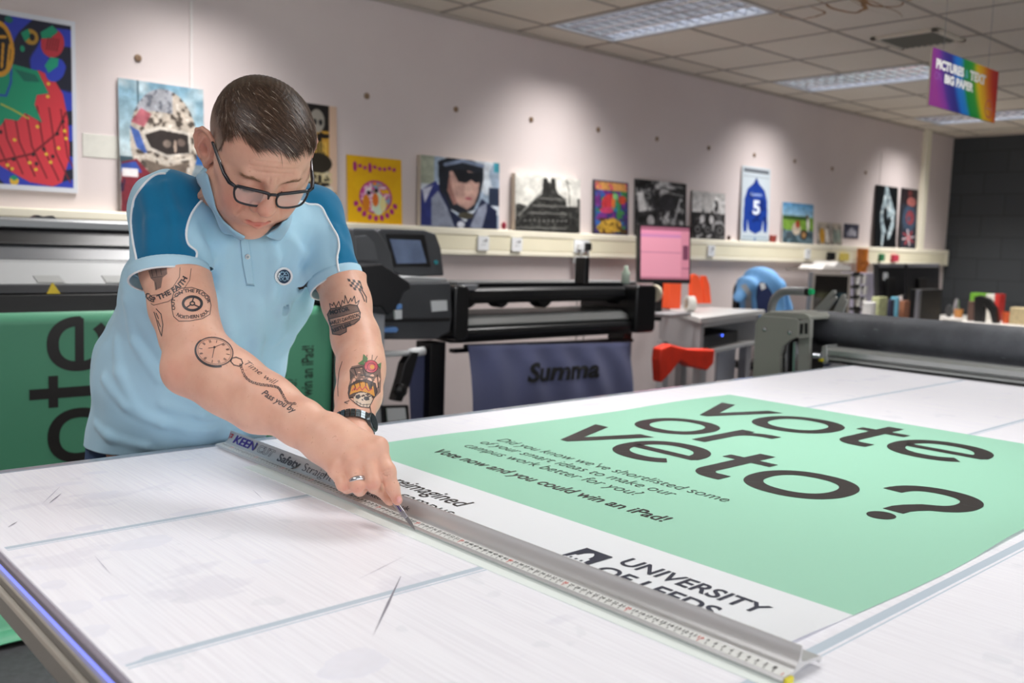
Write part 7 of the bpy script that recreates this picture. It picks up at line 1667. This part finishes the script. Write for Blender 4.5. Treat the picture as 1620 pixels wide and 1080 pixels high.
b = MB(); ppx(b, [(1266, 512), (1270, 512), (1269, 528), (1265, 528)], XG + .003, .005); ppx(b, [(1273, 511), (1277, 511), (1277, 528), (1273, 528)], XG + .003, .005); b.build('slot', M_pk, gan)
b = MB(); ppx(b, [(1234, 545), (1250, 537), (1262, 534), (1279, 536), (1277, 640), (1232, 640)], XG + .10, .12); b.build('recess', M_pk, gan)
for xa in (1241, 1254):
    b = MB(); ppx(b, [(xa, 540), (xa + 5, 540), (xa + 3, 640), (xa - 2, 640)], XG + .03, .02); b.build('guide_post', M_silv, gan, bevel=.002)
for bx_, by_ in ((1210, 521), (1250, 526)):
    q = onx(bx_, by_, XG); b = MB(); b.lathe([(0, 0), (.0085, 0), (.0075, .005), (0, .006)], q, (-1, 0, 0), 16); b.build('bolt', M_silv, gan, smooth=False)
hp_ = [onx(*p, 3.42) for p in ((1221, 500), (1221, 486), (1226, 472), (1236, 463), (1250, 460), (1276, 461))]
b = MB(); b.tube([p for p in crom(np.array(hp_), 24)], .017, 16); b.build('handle', mat('handle_grey', '#8f9192', .35, metal=.5), gan, smooth=True)
d_ = nrm(hp_[-1] - hp_[-2]); b = MB(); b.tube([hp_[-1] - d_ * .002, hp_[-1] + d_ * .016], .0175, 16); b.build('handle_collar', M_pk, gan, smooth=False)
b = MB(); b.tube([hp_[-1] + d_ * .016, hp_[-1] + d_ * .030], [.015, .012], 16); b.build('green_cap', mat('cap_green', '#1faa6a', .35), gan, smooth=False)
for pts in ([(1282, 494), (1298, 479), (1316, 459), (1321, 459), (1321, 464), (1311, 474), (1321, 468), (1323, 472), (1319, 477), (1306, 494)], [(1317, 494), (1331, 466), (1336, 465), (1337, 469), (1333, 478), (1337, 473), (1340, 475), (1338, 481), (1333, 494)]):
    b = MB(); ppx(b, pts, 3.70, .015); b.build('fork_arm', mat('fork_grey', '#a9aba6', .4, metal=.3), gan, bevel=.002)
q = onx(1284, 566, 3.62); b = MB(); b.lathe([(0, 0), (.045, 0), (.030, .09), (.012, .11), (0, .11)], (q[0], q[1] + .02, q[2]), (.3, -1, 0), 24); o = b.build('cone_end', mat('cone_blue', '#2f4f96', .4), gan, smooth=False)
q = onx(1298, 576, 3.32); b = MB(); b.box(q[0] - .008, q[0] + .008, q[1] - .012, q[1] + .006, TZ + .001, TZ + .014); b.build('yellow_stop', mat('stop_yellow', '#d8c92a', .4), gan, bevel=.002)

# ================================================================ HANGING SIGN
YS = 1.9; P = Print(300, 190); X = P.x + .22 * (1 - P.y) ** 1.6 * -1; X = P.x - .16 * (1 - P.y) ** 1.8
cols = [(0, '7d2f78'), (.10, '6d2a80'), (.16, '3b2a74'), (.26, '25226c'), (.34, '1464b0'), (.42, '1f6fa8'), (.47, '107a3a'), (.58, '2c8a34'), (.66, 'd8b81a'), (.76, 'd99818'), (.85, 'cc5a1c'), (.93, 'b62420'), (1.2, 'a01a1c')]
xs_ = np.array([c[0] for c in cols]); cc = np.array([hx(c[1]) for c in cols]); Xq = np.floor(np.clip(X + .02, 0, 1.2) * 34) / 34
for k in range(3): P.a[..., k] = np.interp(Xq, xs_, cc[:, k])
Wq = hx('d9d9d6'); P.text('PICTURES', .06, .66, .46, .84, Wq, .06); P.text('&', .48, .67, .53, .82, hx('5f9fb0'), .0); P.text('TEXT', .55, .66, .80, .84, Wq, .06); P.text('ON', .05, .47, .15, .61, hx('8a5aa0'), -.01); P.text('BIG PAPER', .19, .45, .62, .62, Wq, .06)
rr_ = np.hypot((P.x - .885) / .065, (P.y - .24) / .18); P.put((rr_ < 1) & (rr_ > .82), hx('c0605a')); P.rect(.845, .225, .925, .255, hx('c8807a'))
c4 = [ony(*p, YS) for p in ((1476, 77), (1581, 112), (1572, 194), (1468, 166))]
x0, x1 = float(c4[0][0] + c4[3][0]) / 2, float(c4[1][0] + c4[2][0]) / 2; zt, zb = float(c4[0][2] + c4[1][2]) / 2, float(c4[2][2] + c4[3][2]) / 2
sg = thing('hanging_sign', ((x0 + x1) / 2, YS, zb), 'rainbow coloured sign with white lettering hanging from the ceiling', 'sign')
b = MB(); b.box(x0, x1, YS, YS + .008, zb, zt); b.build('sign_board', mat('sign_edge', '#b9a99a', .5), sg)
P.mesh('sign_print', (x0, YS - .0012, zt), (x1, YS - .0012, zt), (x1, YS - .0012, zb), (x0, YS - .0012, zb), M_print, sg)
for xx in (x0 + .12, x1 - .12):
    b = MB(); b.tube([(xx, YS + .004, zt - .01), (xx, YS + .004, CEIL_Z - .001)], .0012, 5); b.build('hanging_wire', mat('wire', '#8f8f8f', .4, metal=.5), sg)

# ================================================================ DESKS AND CLUTTER AT THE FAR END
M_dt = mat('desk_top_white', '#c9c6c1', .45)
def simple_desk(name, x0, x1, y0, y1, z, label):
    o = thing(name, ((x0 + x1) / 2, (y0 + y1) / 2, 0), label, 'desk'); b = MB(); b.box(x0, x1, y0, y1, z - .028, z); b.build('desk_top', M_dt, o, bevel=.003)
    for lx in (x0 + .04, x1 - .08):
        b = MB(); b.box(lx, lx + .04, y0 + .04, y1 - .04, .01, z - .029); b.build('end_panel', M_dks, o)
    return o
simple_desk('office_desk', 6.55, 8.75, 3.50, 4.32, .75, 'long desk against the pink wall under the hands picture, crowded with screens')
simple_desk('office_desk', 8.85, 10.2, 1.2, 4.2, .75, 'desk along the dark wall behind the roller, covered in small things')
YD = 3.80
def pb(o, name, pts, y, d, m, bev=.003):
    b = MB(); pp(b, pts, y, d); return b.build(name, m, o, bevel=bev)
def grounded(pts, y, z):   # drop the lowest two points of an outline onto height z
    pz_ = lambda px: 540 - 0
    return pts
def zpy(px, y, z):         # picture row of a point at that height
    lo, hi = 300., 700.
    for _ in range(40):
        m_ = (lo + hi) / 2
        if ony(px, m_, y)[2] > z: lo = m_
        else: hi = m_
    return lo
M_bez = mat('bezel_taupe', '#8f8882', .4); M_scr = mat('screen_off', '#191513', .15)
o = thing('flat_monitor', tuple(ony(1315, zpy(1315, YD, .752), YD)), 'grey-framed monitor with a dark screen behind the roller forks', 'monitor')
pb(o, 'monitor_case', [(1287, 430), (1347, 432), (1343, 503), (1281, 501)], YD, .04, M_bez); pb(o, 'screen', [(1291, 435), (1342, 437), (1339, 498), (1286, 496)], YD - .004, .005, M_scr, 0)
pb(o, 'stand', [(1306, 500), (1322, 500), (1322, zpy(1322, YD, .752)), (1306, zpy(1306, YD, .752))], YD + .005, .06, M_bez); 
q = ony(1314, zpy(1314, YD, .752), YD); b = MB(); b.box(q[0] - .12, q[0] + .12, YD - .05, YD + .15, .751, .765); b.build('stand_base', M_bez, o, bevel=.004)
def zp_box(name, px0, px1, pyt, y, d, m, label, cat, zb=.751, kids=None, group=None, bev=.004):
    a, c = ony(px0, pyt, y), ony(px1, pyt, y); o = thing(name, ((a[0] + c[0]) / 2, y, zb), label, cat, group); b = MB(); b.box(a[0], c[0], y, y + d, zb, a[2]); b.build('body', m, o, bevel=bev)
    if kids: kids(o, a, c)
    return o
M_w2 = mat('clutter_white', '#d6d3d0', .5, var=.06, vscale=20); M_bk2 = mat('clutter_black', '#161617', .4)
# paper trays on the monitor's shelf
wp = thing('wall_shelf', tuple(ony(1325, 432, 4.1)), 'small grey shelf piled with papers above the dark monitor', 'shelf')
pb(wp, 'shelf_board', [(1298, 426), (1348, 428), (1348, 431), (1298, 429)], 4.02, .32, M_bez)
pl_ = thing('paper_pile', tuple(ony(1325, 426, 4.1)), 'untidy pile of pale papers lying on the small grey shelf', 'papers')
pb(pl_, 'paper_stack', [(1300, 425.5), (1306, 419), (1320, 421), (1326, 414), (1334, 419), (1346, 421), (1347, 427.5)], 4.05, .22, M_w2)
# carved orange mask fixed on the trunking
q0 = ony(1369, 414, YF - .06); o = thing('carved_mask', tuple(q0), 'orange wooden carved face mask hanging on the trunking above the black rack', 'mask')
b = MB(); zt_, zb_ = float(ony(1369, 393, YF - .06)[2]), float(ony(1369, 436, YF - .06)[2]); wm = .075; hh = zt_ - zb_
vs = []; n1, n2 = 20, 18
def mask(u, v):
    a = (u - .5) * PI; wv = wm * (1 - .25 * v ** 3) ; z = zt_ - hh * v; bump_ = .02 * math.exp(-((u - .5) / .07) ** 2 - ((v - .55) / .12) ** 2) - .012 * (math.exp(-((u - .32) / .07) ** 2 - ((v - .58) / .05) ** 2) + math.exp(-((u - .68) / .07) ** 2 - ((v - .58) / .05) ** 2)) - .010 * math.exp(-((u - .5) / .14) ** 2 - ((v - .82) / .03) ** 2)
    return (q0[0] + wv * math.sin(a), YF - .012 - .06 * math.cos(a) - bump_ * 1.5, z)
b.grid(mask, 36, 36); b.build('mask_face', mat('mask_orange', '#c9762c', .45, var=.25, vscale=18), o, smooth=True, thick=.003)
for uu_ in (.33, .67):
    p = mask(uu_, .58); b = MB(); b.lathe([(0, 0), (.011, .0), (.009, .003), (0, .004)], p, (0, -1, 0), 12); b.build('eye', M_bk2, o)
p = mask(.5, .82); b = MB(); b.box(p[0] - .022, p[0] + .022, p[1] - .004, p[1] + .004, p[2] - .006, p[2] + .006); b.build('mouth', M_bk2, o, bevel=.002)
# black rack with cups
o = thing('tool_rack', tuple(ony(1357, zpy(1357, 3.9, .752), 3.9)), 'tall black rack holding white cups, right of the dark monitor', 'rack')
pb(o, 'post', [(1355, 430), (1361, 430), (1361, zpy(1361, 3.9, .752)), (1355, zpy(1355, 3.9, .752))], 3.9, .03, M_bk2)
for py in (432, 451, 468, 486): pb(o, 'tray', [(1349, py), (1367, py + 1), (1366, py + 6), (1350, py + 5)], 3.84, .12, M_bk2)
for i, (px, py) in enumerate(((1352, 437), (1362, 438), (1353, 456), (1363, 457), (1352, 473), (1362, 474))):
    q = ony(px, py + 12, 3.88); b = MB(); b.lathe([(0, 0), (.020, 0), (.026, .075), (.024, .075), (.018, .004), (0, .004)], (q[0], 3.86, float(ony(px, (451, 468, 486)[i // 2], 3.84)[2]) + .006), n=16)
    c_ = b.build('paper_cup', M_w2, loc=tuple(q), auto=40); tag(c_, 'white cup on the black rack, ' + ('upper', 'middle', 'lower')[i // 2] + ' tray, ' + ('left', 'right')[i % 2] + ' one', 'cup', 'white cups on the black rack')
zp_box('file_stack', 1368, 1386, 432, 3.95, .22, mat('files_lilac', '#b9b4c8', .5, var=.12, vscale=12), 'stack of lilac and white folders standing between the rack and the big monitor', 'folders')
# two big monitors seen from behind
M_mb = mat('monitor_back', '#1f1f22', .3); M_mt = mat('monitor_top', '#8b8b92', .3, metal=.3)
for i, (xa, xb2, lab) in enumerate(((1389, 1433, 'black monitor seen from behind, with a white label, nearest the orange mask'), (1434, 1487, 'black monitor seen from behind, nearest the dark wall'))):
    y = 3.70 + .08 * i; o = thing('flat_monitor', tuple(ony((xa + xb2) / 2, zpy(1430, y, .752), y)), lab, 'monitor')
    pb(o, 'monitor_case', [(xa, 417), (xb2, 417), (xb2 - 1, 466), (xa + 1, 478)], y, .045, M_mb, .008); pb(o, 'top_edge', [(xa + 1, 417), (xb2 - 1, 417), (xb2 - 3, 423), (xa + 3, 423)], y - .006, .01, M_mt, .002)
    xm = (xa + xb2) / 2; pb(o, 'stand', [(xm - 6, 440), (xm + 6, 440), (xm + 6, zpy(xm + 6, y, .752)), (xm - 6, zpy(xm - 6, y, .752))], y - .03, .028, M_bk2)
    q = ony(xm, zpy(xm, y, .752), y); b = MB(); b.box(q[0] - .11, q[0] + .11, y - .05, y + .12, .751, .762); b.build('stand_base', M_bk2, o, bevel=.003)
    if i == 0: pb(o, 'label', [(1398, 431), (1405, 431), (1405, 443), (1398, 443)], y - .004, .005, M_pl, 0)
def k_pc(o, a, c):
    b = MB(); b.box(a[0] - .06, a[0] - .002, 3.52, 3.545, .752, a[2] - .002); b.build('silver_side', M_mt, o, bevel=.003)
zp_box('desktop_computer', 1457, 1491, 458, 3.53, .09, M_bk2, 'black box computer with silver edge in front of the big monitors', 'computer', kids=k_pc)
for i, (px0, px1, py, m_, nm, lab) in enumerate(((1378, 1388, 478, M_w2, 'tub', 'white tub left of a row of desk clutter behind the roller'), (1391, 1405, 470, mat('pack_grn', '#b9bd8e', .5, var=.3, vscale=25), 'packet', 'pale packet with green print under the labelled monitor'),
        (1409, 1416, 474, mat('pack_dk', '#3a3b52', .5), 'small_box', 'dark blue small box between the packet and the cyan tin'), (1421, 1427, 470, mat('tin_cyan', '#6fb2c9', .4), 'tin', 'small cyan tin under the monitor backs'), (1431, 1440, 476, mat('pack_brn', '#a0684c', .5, var=.2, vscale=20), 'small_box', 'brown box left of the black box computer'))):
    a, c = ony(px0, py, 3.52), ony(px1, py, 3.52); b = MB(); r = (c[0] - a[0]) / 2
    if nm in ('tub', 'tin'): b.lathe([(0, 0), (r, 0), (r, a[2] - .755), (r * .9, a[2] - .751), (0, a[2] - .751)], ((a[0] + c[0]) / 2, 3.56, .751), n=20)
    else: b.box(a[0], c[0], 3.52, 3.58, .751, a[2])
    o = b.build(nm, m_, bevel=.003, loc=((a[0] + c[0]) / 2, 3.55, .751)); tag(o, lab, {'tub': 'tub', 'packet': 'packet', 'small_box': 'box', 'tin': 'tin'}[nm])
# small things clipped on the trunking
for px, py, w_, m_, lab in ((1312, 405, 9, M_bk2, 'black clip with yellow edge on the trunking above the dark monitor'), (1333, 406, 10, mat('note_yellow', '#e3cf6a', .5), 'yellow note stuck on the trunking left of the orange mask'),
                            (1392, 407, 5, mat('plug_green', '#2f7a52', .5), 'small green plug on the trunking right of the orange mask'), (1413, 408, 8, mat('plug_red', '#c33a52', .5), 'red plug on the trunking below the hands picture')):
    a, c = ony(px - w_ / 2, py, YF), ony(px + w_ / 2, py, YF); b = MB(); b.prism(rect_pts(a[0], c[0], a[2] - .035, a[2] + .035, .008), YF - .035, YF - .0005, 'y'); o = b.build('trunking_clip', m_, bevel=.003, loc=(a[0], YF, a[2])); tag(o, lab, 'clip')
# things on the far desk (x about 9.3)
XD = 9.25
def far(name, px0, px1, pyt, m, label, cat, x=XD, d=.15, shape='box', zb=.751):
    a, c = onx(px0, pyt, x), onx(px1, pyt, x); y0, y1 = sorted((a[1], c[1])); b = MB(); z1 = a[2]; r = (y1 - y0) / 2
    if shape == 'box': b.box(x, x + d, y0, y1, zb, z1)
    elif shape == 'pot': b.lathe([(0, 0), (r * .8, 0), (r, (z1 - zb)), (r * .85, z1 - zb), (r * .7, .01), (0, .01)], (x + r, (y0 + y1) / 2, zb), n=22)
    elif shape == 'ball': b.lathe([(0, 0), (r * .6, .01), (r, (z1 - zb) * .5), (r * .6, (z1 - zb) * .92), (0, z1 - zb)], (x + r, (y0 + y1) / 2, zb), n=22)
    o = b.build(name, m, bevel=.004 if shape == 'box' else 0, auto=40 if shape != 'box' else None, loc=(x, (y0 + y1) / 2, zb)); return tag(o, label, cat)
far('dish', 1482, 1516, 502, M_w2, 'wide white dish on the far desk just above the roller', 'dish', shape='pot', x=9.0)
far('round_tin', 1494, 1506, 481, mat('grey_dk', '#3b3d40', .4), 'dark grey round tin behind the white dish', 'tin', shape='ball', x=9.45)
far('chrome_ball', 1507, 1518, 471, M_silv, 'shiny chrome ball-shaped ornament left of the orange cup', 'ornament', shape='ball', x=9.6)
far('mug', 1507, 1521, 489, mat('cup_orange', '#c98a4a', .4), 'tan orange mug on the far desk right of the white dish', 'mug', shape='pot', x=9.2)
far('gift_box', 1532, 1541, 476, mat('box_brown', '#6a5048', .5), 'narrow brown box left of the black tape dispenser', 'box')
far('cereal_box', 1535, 1560, 463, mat('box_green', '#6aa52e', .5, var=.15, vscale=12), 'bright green box behind the black tape dispenser', 'box', x=9.6)
far('carton', 1560, 1574, 465, mat('box_pale', '#dcdad2', .5, var=.1, vscale=18), 'pale carton right of the bright green box', 'carton', x=9.58)
far('carton', 1574, 1582, 465, mat('box_red', '#c2312c', .5), 'thin red carton on the far desk, right of the pale carton', 'carton', x=9.58)
far('orange_tub', 1583, 1597, 493, mat('tub_orange', '#f06a3a', .45), 'orange tub on the far desk beside the beige basket', 'tub', shape='pot')
far('basket', 1598, 1640, 486, mat('basket_beige', '#cdbb93', .7, var=.25, vscale=60), 'beige basket at the right end of the far desk', 'basket')
# black arched tape dispenser
o = thing('tape_dispenser', (XD - .1, float(onx(1558, 500, XD - .1)[1]), .751), 'black arched tape dispenser standing on the far desk in front of green box', 'dispenser')
b = MB(); ppx(b, [(1541, 469), (1550, 467), (1564, 473), (1574, 487), (1578, 512), (1569, 512), (1565, 494), (1556, 482), (1554, 512), (1540, 512)], XD - .1, .08); b.v = [(p[0], p[1], max(p[2], .752)) for p in b.v]; b.build('dispenser_body', M_bk2, o, bevel=.006)
# ---------------------------------------------------------------- blue jacket over a chair
q = ony(1204, 470, 3.95); jc = thing('office_chair', (float(q[0]), 4.0, 0), 'chair behind the light grey desk, hidden under the light blue jacket', 'chair')
b = MB(); b.prism(rect_pts(float(q[0]) - .2, float(q[0]) + .2, .62, 1.12, .08), 4.03, 4.07, 'y'); b.build('backrest', M_pk, jc, bevel=.008)
b = MB(); b.box(q[0] - .17, q[0] + .17, 3.78, 4.06, .46, .52); b.build('seat', M_pk, jc, bevel=.02)
b = MB(); b.tube([(q[0], 3.84, .06), (q[0], 3.84, .458)], .03, 12); b.build('column', M_pk, jc)
for k in range(5):
    a = 2 * PI * k / 5; b = MB(); b.tube([(q[0], 3.84, .07), (q[0] + .24 * math.cos(a), 3.84 + .24 * math.sin(a), .045)], .018, 8); b.build('base_arm', M_pk, jc)
jk = [Ell(ony(1204, 455, 3.93), (.24, .085, .10), None, .05)]
A = lambda px, py, y=3.90: ony(px, py, y)
jk += [Cap(A(1180, 452), A(1170, 468), .07, .045, .05), Cap(A(1228, 455), A(1243, 490), .07, .05, .05), Cap(A(1204, 455), A(1206, 505), .16, .17, .05), Cap(A(1236, 490), A(1240, 515), .06, .07, .05)]
jv, jf = mesh_sdf(jk, A(1150, 520) - [0, .3, .1], A(1260, 430) + [.1, .30, .1], .010, disp=lambda P: .006 * np.sin(30 * P[:, 0] + 22 * P[:, 2]) + .5 * np.clip(P[:, 1] - 4.0, 0, 1))
jk_o = thing('draped_jacket', (float(q[0]), 3.9, .9), 'light blue jacket with navy lining draped over the chair beyond the desk', 'jacket')
raw_mesh('jacket_shell', jv, jf, mat('jacket_blue', '#6fa9e0', .7, var=.06, vscale=6), jk_o)
jkf = lambda P: fsdf(jk, P) + .006 * np.sin(30 * P[:, 0] + 22 * P[:, 2])
def jdecal(name, polys, m, off):
    o = decal(name, polys, m, jkf, off, jk_o, 4.6, 3); return o
_cast0 = cast
def cast(pts, fn, off=.0004, d0=1.05, back=False):
    pts = np.asarray(pts, float); R = np.stack([pts[:, 0] - 810, 540 - pts[:, 1], np.full(len(pts), -FPX)], 1) @ RW.T / FPX
    ln = np.linalg.norm(R, axis=1); t = np.full(len(pts), d0); O = np.array([0, 0, CZ])
    for _ in range(90): t = t + np.clip(fn(O + R * t[:, None]), -.02, .1) / ln * .8
    P_ = O + R * t[:, None]; return P_ + grad(fn, P_) * off
jdecal('navy_lining', [[(1197, 452), (1203, 446), (1212, 449), (1220, 462), (1225, 480), (1226, 498), (1200, 496), (1196, 470)]], mat('lining_navy', '#22305e', .7), .006)
jdecal('neck_label', [[(1201, 449), (1209, 448), (1211, 456), (1204, 459)]], M_pl, .010)
jdecal('grey_stripe', [[(1172, 452), (1180, 449), (1188, 462), (1190, 490), (1180, 490), (1180, 466)]], mat('stripe_grey', '#9aa0a6', .6), .006)
# more blue cloth under the desk
b = MB(); A1, A2_ = ony(1167, 552, 3.58), ony(1190, 552, 3.58)
b.grid(lambda u, v: (A1[0] + (A2_[0] - A1[0]) * u, 3.40 + .02 * math.sin(8 * u) - .02 * v, .66 - .30 * v * (1 - .4 * u)), 14, 10); o = b.build('hanging_cloth', mat('cloth_blue', '#5f93cf', .7), smooth=True, thick=.004); tag(o, 'light blue cloth hanging below the right side of the grey desk', 'cloth')
